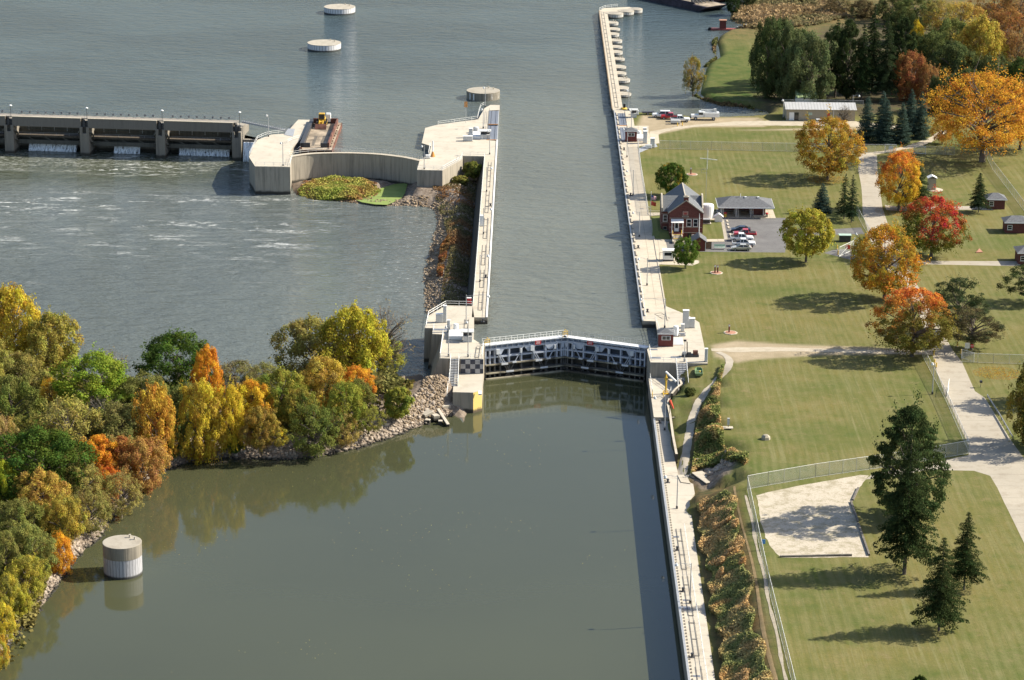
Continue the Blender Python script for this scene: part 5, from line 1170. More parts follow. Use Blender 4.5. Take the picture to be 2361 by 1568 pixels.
def yellow_post(vx, vy, label, h=1.1, z=-.03):
    x, y = W(vx, vy); e = T('yellow_bollard', label, 'bollard', (x, y, z), group='yellow guard posts')
    MB().lathe(0, 0, [(.13, 0), (.13, h - .08), (.06, h)], 10).build('post', M['yellow'], e, local=True); MB().lathe(0, 0, [(.3, 0), (.28, .1)], 10).build('footing', M['conc'], e, local=True)
for a in [(1562, 291, 'yellow post left of the pair below the generator'), (1573.5, 290, 'yellow post right of the pair below the generator'), (1930, 574.5, 'yellow post left of the open gate, nearer the lot'), (1932, 587, 'yellow post at the hinge of the open gate'), (1974.5, 578, 'yellow post right of the open gate'),
          (2215.5, 817, 'yellow post by the road gate opposite the maple'), (2153, 819, 'yellow post left of the road under the orange maple'), (2159, 847, 'yellow post left of the road, nearest the camera'), (2155, 839, 'yellow post just behind another beside the lamp'), (2207, 799, 'yellow post farthest back at the road gate')]: yellow_post(*a)
e = T('fuel_buoy', 'yellow and black float lying on the wall by the inlet', 'float', (*W(1438.5, 252), 0)); MB().lathe(0, 0, [(.9, 0), (1.0, .3), (.8, .5)], 14).build('hull', M['yellow'], e, local=True); MB().box(-.2, .4, -.3, .3, .5, 1.6).build('motor', M['black'], e, local=True)
# flat bottomed boat on the grass
x, y = W(1611, 862, -.75); e = T('jon_boat', 'green flat bottomed boat resting on the grass by the path', 'boat', (x, y, gz(x, y) + .02), math.pi / 2 - .04)
m_ = MB(); s_ = [(-1.9, .85, .0), (-1.9, .85, .62)]
hull = [(-2.0, -.8), (1.3, -.8), (2.3, -.45), (2.3, .45), (1.3, .8), (-2.0, .8)]; inner = [(a * .95, b * .9) for a, b in hull]; base = [(a * .9, b * .8) for a, b in hull]; n = 6
v = [(a, b, 0) for a, b in base] + [(a, b, .62) for a, b in hull] + [(a, b, .62) for a, b in inner] + [(a * .95, b * .95, .1) for a, b in inner]
f = [tuple(range(5, -1, -1))] + [(i, (i + 1) % n, n + (i + 1) % n, n + i) for i in range(n)] + [(n + i, n + (i + 1) % n, 2 * n + (i + 1) % n, 2 * n + i) for i in range(n)] + [(2 * n + i, 2 * n + (i + 1) % n, 3 * n + (i + 1) % n, 3 * n + i) for i in range(n)] + [tuple(3 * n + i for i in range(n))]
m_.add(v, f); m_.build('hull', M['green'], e, local=True)
MB().box(-1.2, -.8, -.7, .7, .3, .45).box(.4, .8, -.65, .65, .3, .45).build('bench', M['green'], e, local=True); MB().lathe(.1, -.2, [(.16, .1), (.16, .5), (.1, .55)], 8).build('fuel_can', M['yellow'], e, local=True)

# ------------------------------------------------------------------ brick house
HX0, HX1, HY0, HY1 = 34.75, 42.55, 623.3, 640.5        # north-south wing
EZ, RZ = 6.3, 9.2
M['shingle'] = plain('slate_shingle', (.125, .135, .145), .8, 0, .2, 3)
hs = T('brick_house', 'two storey red brick lock house with grey gabled roof', 'house', ((HX0 + HX1) / 2, HY0, 0))
cx = (HX0 + HX1) / 2
m_ = MB()
m_.add([(HX0, HY0, -.3), (HX1, HY0, -.3), (HX1, HY0, EZ), (cx, HY0, RZ), (HX0, HY0, EZ), (HX0, HY1, -.3), (HX1, HY1, -.3), (HX1, HY1, EZ), (cx, HY1, RZ), (HX0, HY1, EZ)],
       [(0, 1, 2, 3, 4), (9, 8, 7, 6, 5), (1, 6, 7, 2), (5, 0, 4, 9), (2, 7, 8, 3), (3, 8, 9, 4)])
m_.build('wall', M['brick'], hs)
WX0, WX1, WY0, WY1, WZ, WR = 33.0, 43.1, 627.3, 635.6, 5.6, 8.3
wy = (WY0 + WY1) / 2
m_ = MB(); v = [(WX0, WY0, -.3), (WX0, WY1, -.3), (WX0, WY1, WZ), (WX0, wy, WR), (WX0, WY0, WZ)]; v2 = [(WX1, b, c) for a, b, c in v]
m_.add(v + v2, [(0, 4, 3, 2, 1), (5, 6, 7, 8, 9), (0, 5, 9, 4), (1, 2, 7, 6), (4, 9, 8, 3), (3, 8, 7, 2)]); m_.build('side_wing_wall', M['brick'], hs)
def slab(m_, a, b, c, d, th_=.14, mi=0):
    """sloping slab with thickness, a,b,c,d anticlockwise from above"""
    A = [Vector(q) for q in (a, b, c, d)]; n = (A[1] - A[0]).cross(A[3] - A[0]).normalized()
    if n.z < 0: n = -n
    m_.add([tuple(q + n * .004) for q in A] + [tuple(q + n * th_) for q in A], [(3, 2, 1, 0), (4, 5, 6, 7), (0, 1, 5, 4), (1, 2, 6, 5), (2, 3, 7, 6), (3, 0, 4, 7)], mi); return m_
ov = .35; sl_ = (RZ - EZ) / (cx - HX0)
m_ = MB()
slab(m_, (HX0 - ov, HY0 - .25, EZ - sl_ * ov), (cx, HY0 - .25, RZ), (cx, HY1 + .25, RZ), (HX0 - ov, HY1 + .25, EZ - sl_ * ov))
slab(m_, (cx, HY0 - .25, RZ), (HX1 + ov, HY0 - .25, EZ - sl_ * ov), (HX1 + ov, HY1 + .25, EZ - sl_ * ov), (cx, HY1 + .25, RZ))
rf = m_.build('roof', M['shingle'], hs)
m_ = MB(); m_.bar((cx, HY0 - .25, RZ + .12), (cx, HY1 + .25, RZ + .12), .25, .12)
for s_ in (0, 1):
    xe = HX0 - ov if s_ == 0 else HX1 + ov
    m_.bar((xe, HY0 - .27, EZ - sl_ * ov + .07), (cx, HY0 - .27, RZ + .07), .12, .24); m_.bar((xe, HY1 + .27, EZ - sl_ * ov + .07), (cx, HY1 + .27, RZ + .07), .12, .24)
    m_.bar((xe, HY0 - .27, EZ - sl_ * ov + .02), (xe, HY1 + .25, EZ - sl_ * ov + .02), .14, .2)
m_.build('trim', M['conc'], rf)
m_ = MB(); s2 = (WR - WZ) / (wy - WY0)
slab(m_, (WX0 + .3, WY0 - .3, WZ - s2 * .3), (WX1 - .3, WY0 - .3, WZ - s2 * .3), (WX1 - .3, wy, WR), (WX0 + .3, wy, WR)); slab(m_, (WX0 + .3, wy, WR), (WX1 - .3, wy, WR), (WX1 - .3, WY1 + .3, WZ - s2 * .3), (WX0 + .3, WY1 + .3, WZ - s2 * .3))
m_.build('side_wing_roof', M['shingle'], hs)
for xa in (WX0 - .05, WX1 - .3):
    m_ = MB(); v = [(xa, WY0 - .1, WZ - .3), (xa, WY1 + .1, WZ - .3), (xa, WY1 + .1, WZ + .7), (xa, wy + .8, WR + .5), (xa, wy - .8, WR + .5), (xa, WY0 - .1, WZ + .7)]; v2 = [(xa + .36, b, c) for a, b, c in v]
    m_.add(v + v2, [(5, 4, 3, 2, 1, 0), (6, 7, 8, 9, 10, 11)] + [(i, (i + 1) % 6, 6 + (i + 1) % 6, 6 + i) for i in range(6)]); m_.build('parapet', M['conc'], hs)
m_ = MB(); vl = .06
for s_ in (-1, 1):   # pale metal valleys where the two roofs meet, front side
    m_.bar((cx + s_ * (cx - HX0 + ov), WY0 + .1, EZ - sl_ * ov + .2), (cx + s_ * 1.2, wy + .3, WR + .12), .2, .06)
m_.build('valley_flashing', M['steel_grey'], rf)
m_ = MB(); m_.box(cx - .55, cx + .55, HY0 - .12, HY0 + .7, EZ + .9, RZ + .75); ch_ = m_.build('chimney', M['brick'], hs); MB().box(cx - .65, cx + .65, HY0 - .2, HY0 + .8, RZ + .75, RZ + .95).box(cx - .3, cx + .3, HY0 + .1, HY0 + .5, RZ + .95, RZ + 1.2).build('chimney_cap', M['conc'], ch_)
def win(parent, x0, x1, z0, z1, y, mid=True, frame=None):
    m_ = MB(); m_.box(x0, x1, y - .06, y + .02, z0, z1); fr = m_.build('window', frame or M['white'], parent)
    m_ = MB(); zc = (z0 + z1) / 2
    if mid: m_.box(x0 + .12, x1 - .12, y - .08, y - .05, z0 + .12, zc - .04).box(x0 + .12, x1 - .12, y - .08, y - .05, zc + .04, z1 - .12)
    else: m_.box(x0 + .1, x1 - .1, y - .08, y - .05, z0 + .1, z1 - .1)
    m_.build('pane', M['glass'], fr); MB().box(x0 - .1, x1 + .1, y - .14, y, z0 - .15, z0 - .01).build('sill', M['conc'], fr)
win(hs, 38.85, 40.05, 2.7, 4.6, HY0); win(hs, 40.45, 41.65, 2.7, 4.6, HY0)
win(hs, 33.35, 34.45, 2.9, 4.6, WY0)
win(hs, 33.4, 34.4, .9, 1.7, WY0, False, M['conc'])
m_ = MB()
for z_ in (2.5, 4.75): m_.box(HX0 - .02, HX1 + .02, HY0 - .04, HY0 - .005, z_, z_ + .12).box(WX0 - .03, HX0, WY0 - .04, WY0 - .005, z_, z_ + .12)
m_.box(HX0, HX1, HY0 - .05, HY0 - .003, 1.15, 1.3); m_.build('stone_band', M['conc'], hs)
dr = MB().box(35.95, 37.05, HY0 - .06, HY0 + .02, 1.5, 3.9).build('door', M['white'], hs); MB().box(36.15, 36.85, HY0 - .08, HY0 - .05, 2.3, 3.75).build('pane', M['glass'], dr)
m_ = MB(); slab(m_, (35.1, HY0 - 1.7, 4.0), (38.1, HY0 - 1.7, 4.0), (38.1, HY0, 4.5), (35.1, HY0, 4.5), .1); aw = m_.build('awning', M['white'], hs)
m_ = MB(); m_.tube((35.3, HY0 - 1.6, 1.4), (35.3, HY0 - 1.6, 4.0), .07).tube((37.9, HY0 - 1.6, 1.4), (37.9, HY0 - 1.6, 4.0), .07); m_.build('awning_post', M['white'], aw)
m_ = MB(); m_.box(35.2, 38.2, HY0 - 1.9, HY0 - .06, -.2, 1.4); m_.build('porch', M['brick'], hs)
m_ = MB()
for i in range(7): m_.box(35.6, 37.4, HY0 - 1.9 - (i + 1) * .55, HY0 - 1.9 - i * .55, -.1, 1.2 - i * .19)
stp = m_.build('front_steps', M['conc'], hs)
m_ = MB()
for x_ in (35.3, 37.5): m_.box(x_, x_ + .3, HY0 - 4.1, HY0 - 1.9, -.1, 1.35).box(x_, x_ + .3, HY0 - 6.0, HY0 - 4.1, -.1, .55)
m_.build('stair_wall', M['conc'], hs)
m_ = MB(); m_.box(35.6, 37.4, HY0 - 2.2, HY0 - 1.92, 1.21, 1.26).box(35.6, 37.4, HY0 - 3.9, HY0 - 3.7, .66, .7); rail_mb(m_, [(35.45, HY0 - 1.9, 1.35), (35.45, HY0 - 3.2, .9)], 1.0, 1.4, (1.0,), .05); rail_mb(m_, [(37.6, HY0 - 1.9, 1.35), (37.6, HY0 - 3.2, .9)], 1.0, 1.4, (1.0,), .05); m_.build('stair_rail', M['yellow'], hs)
MB().box(39.2, 40.1, HY0 - .03, HY0 + .02, -.2, 1.1).build('basement_door', M['black'], hs)
m_ = MB(); rail_mb(m_, [(40.2, HY0 - .9, -.05), (42.6, HY0 - .9, -.05), (42.6, HY0 - .1, -.05)], 1.0, 1.2, (1.0, .5), .05); m_.build('area_rail', M['white'], hs)
MB().tube((41.95, HY0 - .1, .8), (41.95, HY0 - .1, 6.0), .09, 8).build('downspout', M['white'], hs)
e_ = MB().box(38.0 - .1, 39.2, HY0 - .05, HY0 - .004, 5.5, 6.5).box(37.75, 39.35, HY0 - .05, HY0 - .004, 5.05, 5.35).build('emblem', M['conc'], hs); e_['label'] = 'pale emblem with a red castle above a name plate'
m_ = MB(); yb_ = HY0 - .06
def eb(x0, x1, z0, z1): m_.box(38.55 + x0, 38.55 + x1, yb_ - .01, yb_ + .01, 5.6 + z0, 5.6 + z1)
eb(-.5, .5, .72, .8); eb(-.5, -.44, 0, .8); eb(.44, .5, 0, .8); eb(-.5, .5, 0, .06)
for x0 in (-.34, -.07, .2): eb(x0, x0 + .14, .15, .6)
eb(-.34, .34, .15, .4); m_.build('emblem_castle', M['red'], e_)
m_ = MB()
for k in range(2): m_.box(37.95, 39.15 - .1 * k, HY0 - .065, HY0 - .045, 5.24 - k * .12, 5.29 - k * .12)
m_.build('emblem_plate_lines', M['steel_dark'], e_)
# grass berm beside the house and pavement edging
mb = MB(); bp_ = WP([(1500.5, 500), (1523, 497), (1526, 540), (1547, 546), (1547, 552), (1512, 551), (1503, 544)])
t = NT('berm_grass'); P = t.coord('World'); n = t.noise(1.2, 4, .7, P); M['berm'] = t.fin(t.mix(n, (.10, .13, .03), (.19, .19, .075)), .95, 0, .1)
n_ = len(bp_); mb.add([(a, b, -.05) for a, b in bp_] + [((a * .55 + 34.0 * .45), (b * .55 + 627.5 * .45), 1.0) for a, b in bp_], [(i, (i + 1) % n_, n_ + (i + 1) % n_, n_ + i) for i in range(n_)] + [tuple(n_ + i for i in range(n_))])
o = mb.build('grass_bank', M['berm']); tag(o, kind='structure')
# flag pole
x, y = W(1499.5, 522); h = hgt(1499.5, 522, 443); e = T('flag_pole', 'white flag pole with two flags by the brick house corner', 'flag pole', (x, y, 0))
MB().tube((0, 0, 0), (0, 0, h), .06, 8, r2=.035).lathe(0, 0, [(.1, h), (.05, h + .15)], 8).build('pole', M['white'], e, local=True)
t = NT('striped_flag'); P = t.coord('Object'); x_, y_, z_ = t.sep(P); st_ = t.math('GREATER_THAN', t.math('FRACT', t.math('MULTIPLY', z_, 1 / .18)), .5); c = t.mix(st_, (.5, .03, .05), (.75, .75, .75))
can = t.math('MULTIPLY', t.math('LESS_THAN', x_, .55), t.math('GREATER_THAN', z_, h - 1.25)); c = t.mix(can, c, (.03, .05, .18)); fm = t.fin(c, .8)
def flag(name, z0, z1, L, mat):
    V_ = []; Fs = []; n = 8
    for i in range(n + 1):
        for j in range(4): V_.append((.05 + L * i / n, .16 * math.sin(i * 1.1) * (i / n), z0 + (z1 - z0) * j / 3 - .35 * (i / n) ** 1.3))
    for i in range(n):
        for j in range(3): Fs.append((i * 4 + j, i * 4 + j + 1, i * 4 + j + 5, i * 4 + j + 4))
    me_ = mesh_np(name, V_, Fs); me_.materials.append(mat); o = bpy.data.objects.new(name, me_); sc.collection.objects.link(o); o.parent = e; s_ = o.modifiers.new('s', 'SOLIDIFY'); s_.thickness = .02; return o
f1 = flag('flag', h - 1.9, h - .8, 1.2, fm); f1['label'] = 'striped flag with blue canton'; f2 = flag('flag', h - 3.3, h - 2.3, 1.2, M['sock']); f2['label'] = 'plain red flag with a small white emblem'
# antenna mast
x, y = W(1626.7, 478); e = T('antenna_mast', 'thin grey antenna mast behind the brick house', 'antenna', (x, y, 0)); h = hgt(1626.7, 478, 342)
MB().tube((0, 0, 0), (0, 0, h), .05, 5, r2=.03).build('mast', M['steel_grey'], e, local=True)
m_ = MB(); m_.tube((-1.3, 0, h * .65), (.3, 0, h * .65), .03, 4).tube((-1.3, 0, h * .65 - 1), (.3, 0, h * .65 - 1), .03, 4).tube((-1.3, 0, h * .65 - 1), (-1.3, 0, h * .65), .03, 4); m_.build('aerial', M['steel_grey'], e, local=True)
x, y = W(1631, 390); mb = MB(); mb.tube((x, y, 0), (x, y, 5.2), .05, 5).bar((x - 2.0, y - .2, 3.0), (x + 2.6, y + .2, 2.5), .15, .15); single('sign_mast', mb, M['white'], 'thin white pole with an orange crossbar on the upper lawn', 'pole')
# white storage tank hut, AC unit, little white hut
x, y = W(1629, 505); e = T('storage_tank', 'tall white storage tank with rounded top right of the brick house', 'tank', (x, y + 1.2, 0)); m_ = MB(); m_.lathe(0, 0, [(1.6, 0), (1.6, 3.0), (1.45, 3.5), (.2, 3.75)], 20, sx=1.15, sy=.8); m_.build('shell', M['white'], e, local=True); MB().box(-2.2, 2.2, -2.2, 1.6, -.05, .08).build('pad', M['conc'], e, local=True)
x, y = W(1628.5, 516.5); e = T('air_conditioner', 'square grey air conditioner on a pad beside the brick house', 'air conditioner', (x, y + .7, 0)); MB().box(-.95, .95, -.7, .7, .1, 1.15).build('housing', M['steel_grey'], e, local=True); MB().box(-.8, .8, -.72, -.69, .2, 1.0).build('grille', M['steel_dark'], e, local=True); MB().box(-1.2, 1.2, -.9, .9, 0, .1).build('pad', M['conc'], e, local=True)
x, y = W(1657, 511.5); e = T('garden_hut', 'tiny white hut with pitched roof at the corner of the asphalt', 'hut', (x, y + .7, 0)); MB().box(-.95, .95, -.75, .75, -.03, 1.1).build('wall', M['white'], e, local=True); m_ = MB(); slab(m_, (-1.1, -.85, 1.1), (0, -.85, 1.9), (0, .85, 1.9), (-1.1, .85, 1.1)); slab(m_, (0, -.85, 1.9), (1.1, -.85, 1.1), (1.1, .85, 1.1), (0, .85, 1.9)); m_.add([(-.95, -.75, 1.1), (.95, -.75, 1.1), (0, -.75, 1.88)], [(0, 1, 2)]); m_.build('roof', M['white'], e, local=True)
for i, (vx, vy) in enumerate([(1676.5, 510), (1677.8, 517.5), (1679.5, 524.5), (1683.8, 541), (1681, 576)]):
    x, y = W(vx, vy); mb = MB(); mb.box(x - .25, x + .25, y - .9, y + .9, -.04, .12); single('wheel_stop', mb, M['conc'], ['concrete wheel stop nearest the little white hut', 'second concrete wheel stop from the little white hut', 'third concrete wheel stop, just above the navy sedan', 'concrete wheel stop beside the red pickup', 'concrete wheel stop in front of the silver sedan'][i], 'wheel stop', 'concrete wheel stops', bev=.05)
sheet('pavement', WP([(1662, 505), (1668, 505), (1678, 552), (1670, 552)]), M['conc_road'], .016)
# picnic shelter
sx0, sx1 = W(1661, 501)[0], W(1777, 501)[0]; sy0 = W(1700, 501)[1]; sy1 = sy0 + 7.6
e = T('picnic_shelter', 'open picnic shelter with wide grey hipped roof behind the parking lot', 'shelter', ((sx0 + sx1) / 2, sy0, 0)); h = 2.75
m_ = MB(); a0, a1, b0, b1 = sx0 - .7, sx1 + .7, sy0 - 1.0, sy1 + 1.0; rx0, rx1, ry = a0 + 3.6, a1 - 4.4, (b0 + b1) / 2; RT = h + 1.75
m_.add([(a0, b0, h), (a1, b0, h), (a1, b1, h), (a0, b1, h), (rx0, ry, RT), (rx1, ry, RT)], [(0, 1, 5, 4), (1, 2, 5), (2, 3, 4, 5), (3, 0, 4), (3, 2, 1, 0)]); r_ = m_.build('roof', M['roof_grey'], e)
m_ = MB(); m_.box(a0, a1, b0 - .06, b0, h - .22, h + .04).box(a0 - .06, a0, b0, b1, h - .22, h + .04).box(a1, a1 + .06, b0, b1, h - .22, h + .04); m_.build('fascia', M['white'], r_)
MB().lathe(rx0 + 2.2, ry - .4, [(.08, RT - .3), (.08, RT + .7)], 8).build('vent_pipe', M['white'], r_); MB().box(rx0 + 3.2, rx0 + 3.7, ry - .9, ry - .4, RT - .4, RT + .05).build('vent', M['white'], r_); MB().box(rx0 + 6.4, rx0 + 6.9, ry - .9, ry - .4, RT - .4, RT + .05).build('vent', M['white'], r_)
m_ = MB()
for f in (.02, .36, .70, .985):
    for yy in (sy0, ) + ((sy0 + 3.5,) if f < .9 else ()):
        xx = sx0 + (sx1 - sx0) * f * .86; m_ = MB(); m_.tube((xx, yy, -.05), (xx, yy, h), .08, 6).tube((xx + .5, yy, -.05), (xx + .5, yy, h), .05, 6); m_.build('column', M['white'], e)
MB().box(sx0, sx1 - 1.5, sy1 - .3, sy1, -.05, h).box(sx1 - 4.2, sx1 - 1.4, sy0 + 1.2, sy1, -.05, h).build('rear_wall', M['brick'], e)
MB().box(sx0 - .6, sx1 + 1.2, sy0 - .6, sy1 + .5, -.3, .02).build('floor_slab', M['conc_pave'], e)
MB().box(sx1 - 4.4, sx1 - 1.3, sy0 - .3, sy0 + .1, 0.02, .6).box(sx1 - 1.8, sx1 - 1.3, sy0, sy0 + 1.3, .02, .9).build('low_wall', M['conc'], e)
for i, fx in enumerate((.12, .42, .62)):
    xx = sx0 + (sx1 - sx0) * fx; m_ = MB(); m_.box(xx, xx + 1.9, sy0 + 2.2, sy0 + 3.0, .72, .80).box(xx, xx + 1.9, sy0 + 1.75, sy0 + 2.0, .42, .48).box(xx, xx + 1.9, sy0 + 3.2, sy0 + 3.45, .42, .48)
    for q_ in (.3, 1.5): m_.bar((xx + q_, sy0 + 1.9, .03), (xx + q_, sy0 + 2.6, .72), .08, .08).bar((xx + q_, sy0 + 3.3, .03), (xx + q_, sy0 + 2.6, .72), .08, .08)
    single('picnic_table', m_, M['wood'], ['picnic table at the left end under the shelter', 'middle picnic table under the shelter', 'picnic table nearest the brick end of the shelter'][i], 'picnic table', 'picnic tables under the shelter')
x, y = W(1672, 500); e = T('trash_bin', 'yellow bin with red lid at the left of the shelter', 'bin', (x, y, .02)); MB().lathe(0, 0, [(.35, 0), (.4, .8)], 12).build('bin_body', M['yellow'], e, local=True); MB().lathe(0, 0, [(.42, .8), (.3, 1.2)], 12).build('lid', M['red'], e, local=True)
x, y = W(1767, 500.5); e = T('drinking_fountain', 'small pink and cream fountain at the right corner of the shelter', 'fountain', (x, y, .02)); MB().box(-.35, .35, -.3, .3, 0, .8).build('pedestal', M['tan'], e, local=True); MB().lathe(0, 0, [(.45, .8), (.4, 1.05)], 10).build('basin', M['red'], e, local=True)
# red shed, board frame, bench
x0, y0 = W(1597, 577)[0], W(1615, 578.5)[1]; x1 = W(1626.5, 578)[0]
e = T('red_shed', 'red wooden shed with grey gable roof behind the round green tree', 'shed', ((x0 + x1) / 2, y0, 0)); xm = (x0 + x1) / 2; dz = 2.3; yd = y0 + 4.2
m_ = MB(); m_.add([(x0, y0, -.05), (x1, y0, -.05), (x1, y0, dz), (xm, y0, dz + 1.05), (x0, y0, dz), (x0, yd, -.05), (x1, yd, -.05), (x1, yd, dz), (xm, yd, dz + 1.05), (x0, yd, dz)], [(0, 1, 2, 3, 4), (9, 8, 7, 6, 5), (1, 6, 7, 2), (5, 0, 4, 9)]); m_.build('wall', M['maroon'], e)
m_ = MB(); k_ = 1.05 / (xm - x0) * .3; slab(m_, (x0 - .3, y0 - .3, dz - k_), (xm, y0 - .3, dz + 1.05), (xm, yd + .3, dz + 1.05), (x0 - .3, yd + .3, dz - k_)); slab(m_, (xm, y0 - .3, dz + 1.05), (x1 + .3, y0 - .3, dz - k_), (x1 + .3, yd + .3, dz - k_), (xm, yd + .3, dz + 1.05)); m_.build('roof', M['roof_grey'], e)
m_ = MB(); m_.box(x1 - .1, x1 + .02, y0 - .03, y0 - .002, 0, dz).box(x0 - .02, x0 + .1, y0 - .03, y0 - .002, 0, dz); m_.build('corner_trim', M['white'], e)
x, y = W(1632.5, 575); e = T('notice_board', 'dark framed board standing right of the red shed', 'board', (x, y, 0)); m_ = MB(); m_.box(-.8, -.7, 0, .1, 0, 1.9).box(.7, .8, 0, .1, 0, 1.9).box(-.8, .8, 0, .1, 1.8, 1.9).box(-.8, .8, 0, .1, .1, .2); m_.build('frame', M['steel_dark'], e, local=True); MB().box(-.7, .7, .03, .07, .2, 1.8).build('panel', M['wood'], e, local=True)
x, y = W(1659, 575); e = T('bench', 'pale green metal bench on the asphalt near the silver sedan', 'bench', (x, y, 0)); MB().box(-1.3, 1.3, -.1, .5, .45, .52).build('seat', M['bench'] if 'bench' in M else M.setdefault('bench', plain('bench_green', (.42, .55, .46), .5)), e, local=True); MB().box(-1.3, 1.3, .5, .6, .6, 1.15).build('backrest', M['bench'], e, local=True)
for s_ in (-1.1, 1.1): MB().box(s_ - .05, s_ + .05, -.1, .55, 0, .45).build('leg', M['white'], e, local=True)
# monuments: octagonal pads with panels
def monument(label, vx, vy, panels, col):
    x, y = W(vx, vy); e = T('sign_pad', label, 'monument', (x, y, -.05), group='paved pads with pillars on the lawn')
    MB().lathe(0, 0, [(1.55, 0), (1.5, .12)], 8).build('pad_rim', M['conc'], e, local=True); MB().lathe(0, 0, [(1.25, .121), (1.24, .14)], 8).build('paving', M['terra'], e, local=True)
    for i in range(panels): MB().lathe(-.3 + .6 * i, .1 - .2 * i, [(.17, .14), (.17, 1.7 + .1 * i), (.1, 1.95)], 8).build('pillar', M['maroon'], e, local=True)
    for i in range(panels): MB().box(-.45 + .6 * i, -.15 + .6 * i, -.15 - .2 * i, -.05 - .2 * i, 1.45, 1.8).build('lamp_head', M['white'], e, local=True)
M['terra'] = plain('terracotta_paving', (.40, .20, .13), .85, 0, .2, 3)
monument('paved pad with two pillars below the parking lot', 1651.5, 629, 2, 0)
monument('paved pad with one pillar near the land gate platform', 1684.3, 767, 1, 0)
monument('paved pad with one pillar right of the upper small tree', 1595.5, 402, 1, 0)
x, y = W(1679, 986); e = T('utility_box', 'grey utility box on a pale pad at the edge of the lower lawn', 'box', (x, y, 0)); MB().box(-.22, .22, -.2, .2, .6, 1.9).build('housing', M['cab_grey'], e, local=True); MB().tube((0, 0, 0), (0, 0, .6), .06).build('post', M['steel_dark'], e, local=True); MB().box(-1.1, .9, -.7, .6, -.06, .1).build('pad', M['conc'], e, local=True)
mb = MB(); x, y = W(1765.5, 1012); mb.lathe(x, y, [(.9, -.05), (.85, .45), (.5, .8), (.2, .85)], 7); single('stump', mb, M['tan'], 'low pale stone stump on the lower lawn', 'stump')
mb = MB(); p = WP([(2250, 583), (2266, 582), (2258, 574)]); mb.prism([p[0], p[1], (p[2][0], p[2][1])], -.05, .15); single('triangle_pad', mb, M['terra'], 'small triangular pink pad on the lawn at right', 'pad')
def brick_hut(label, vx0, vx1, vyb, d, h, name='brick_hut'):
    x0, y0 = W(vx0, vyb); x1, _ = W(vx1, vyb); e = T(name, label, 'hut', ((x0 + x1) / 2, y0, 0), group='dark brick huts with grey hipped roofs'); yd = y0 + d
    MB().box(x0, x1, y0, yd, -.05, h).build('wall', M['brick'], e)
    m_ = MB(); o_ = .5; m_.add([(x0 - o_, y0 - o_, h), (x1 + o_, y0 - o_, h), (x1 + o_, yd + o_, h), (x0 - o_, yd + o_, h), (x0 + d * .4, (y0 + yd) / 2, h + 1.2), (x1 - d * .4, (y0 + yd) / 2, h + 1.2)], [(0, 1, 5, 4), (1, 2, 5), (2, 3, 4, 5), (3, 0, 4), (3, 2, 1, 0)]); m_.build('roof', M['roof_grey'], e)
    MB().box(x0 - o_, x1 + o_, y0 - o_ - .05, y0 - o_, h - .18, h + .02).build('fascia', M['white'], e); win(e, x0 + .4, x0 + 1.6, .8, 2.0, y0)
brick_hut('small brick hut behind the lone spruce near the fence', 2276, 2316, 482, 4, 2.6)
brick_hut('small brick hut in the shade at the right edge', 2318, 2372, 537, 4.2, 2.7)
brick_hut('pale ended brick hut at the end of the sidewalk', 2348, 2400, 609, 5, 2.8)
x, y = W(2148.5, 438.5); e = T('kiosk', 'narrow pale kiosk on a round pad beside the dark spruce', 'kiosk', (x, y + .8, 0)); MB().box(-1.0, 1.0, -.9, .9, -.05, 3.1).build('wall', M['tan'], e, local=True); m_ = MB(); slab(m_, (-1.2, -1.1, 3.1), (0, -1.1, 3.7), (0, 1.1, 3.7), (-1.2, 1.1, 3.1)); slab(m_, (0, -1.1, 3.7), (1.2, -1.1, 3.1), (1.2, 1.1, 3.1), (0, 1.1, 3.7)); m_.build('roof', M['white'], e, local=True); MB().lathe(.8, -.2, [(2.2, -.04), (2.2, .02)], 16).build('pad', M['conc'], e, local=True)
x, y = W(1948.5, 557.5); e = T('waste_container', 'dark waste container with pale lid beside the open gate drive', 'container', (x, y + .7, 0)); MB().box(-1.35, 1.35, -.8, .8, 0, 1.5).build('container_body', M['steel_dark'], e, local=True, bev=.04); m_ = MB(); m_.box(-1.5, 1.5, -.9, .9, 1.5, 1.62); m_.build('lid', M['bench'], e, local=True)
# upstream service building
x0, y0 = W(1813, 277); x1, _ = W(1970, 277); yd = y0 + 8.5; h = 3.2
e = T('service_building', 'long tan service building with ribbed metal roof', 'building', ((x0 + x1) / 2, y0, 0))
MB().box(x0, x1, y0, yd, -.05, h).build('wall', M['tan'], e)
m_ = MB(); slab(m_, (x0 - .4, y0 - .5, h), (x1 + .4, y0 - .5, h), (x1 + .4, (y0 + yd) / 2, h + 1.2), (x0 - .4, (y0 + yd) / 2, h + 1.2), .1); slab(m_, (x0 - .4, (y0 + yd) / 2, h + 1.2), (x1 + .4, (y0 + yd) / 2, h + 1.2), (x1 + .4, yd + .4, h), (x0 - .4, yd + .4, h), .1); m_.build('roof', M['rib_roof'], e)
m_ = MB(); m_.add([(x0, y0, h), (x0, yd, h), (x0, (y0 + yd) / 2, h + 1.18), (x1, y0, h), (x1, yd, h), (x1, (y0 + yd) / 2, h + 1.18)], [(0, 2, 1), (3, 4, 5)]); m_.build('gable', M['tan'], e)
MB().box(x0 + .8, x0 + 2.2, y0 - .05, y0 + .01, 0, 2.3).build('door', M['white'], e); MB().box(x0 + 2.25, x0 + 3.5, y0 - .04, y0 + .01, 0, 2.3).build('doorway', M['glass'], e)
win(e, x0 + 15, x0 + 16.4, 1.3, 2.3, y0, False, M['cab_grey']); MB().box(x0 + 6.4, x0 + 7.4, y0 - .05, y0, 1.6, 2.3).build('notice', M['bench'], e); MB().box(x0 + 11.8, x0 + 12.5, y0 - .05, y0, .7, 2.2).build('hydrant_cabinet', M['red'], e)
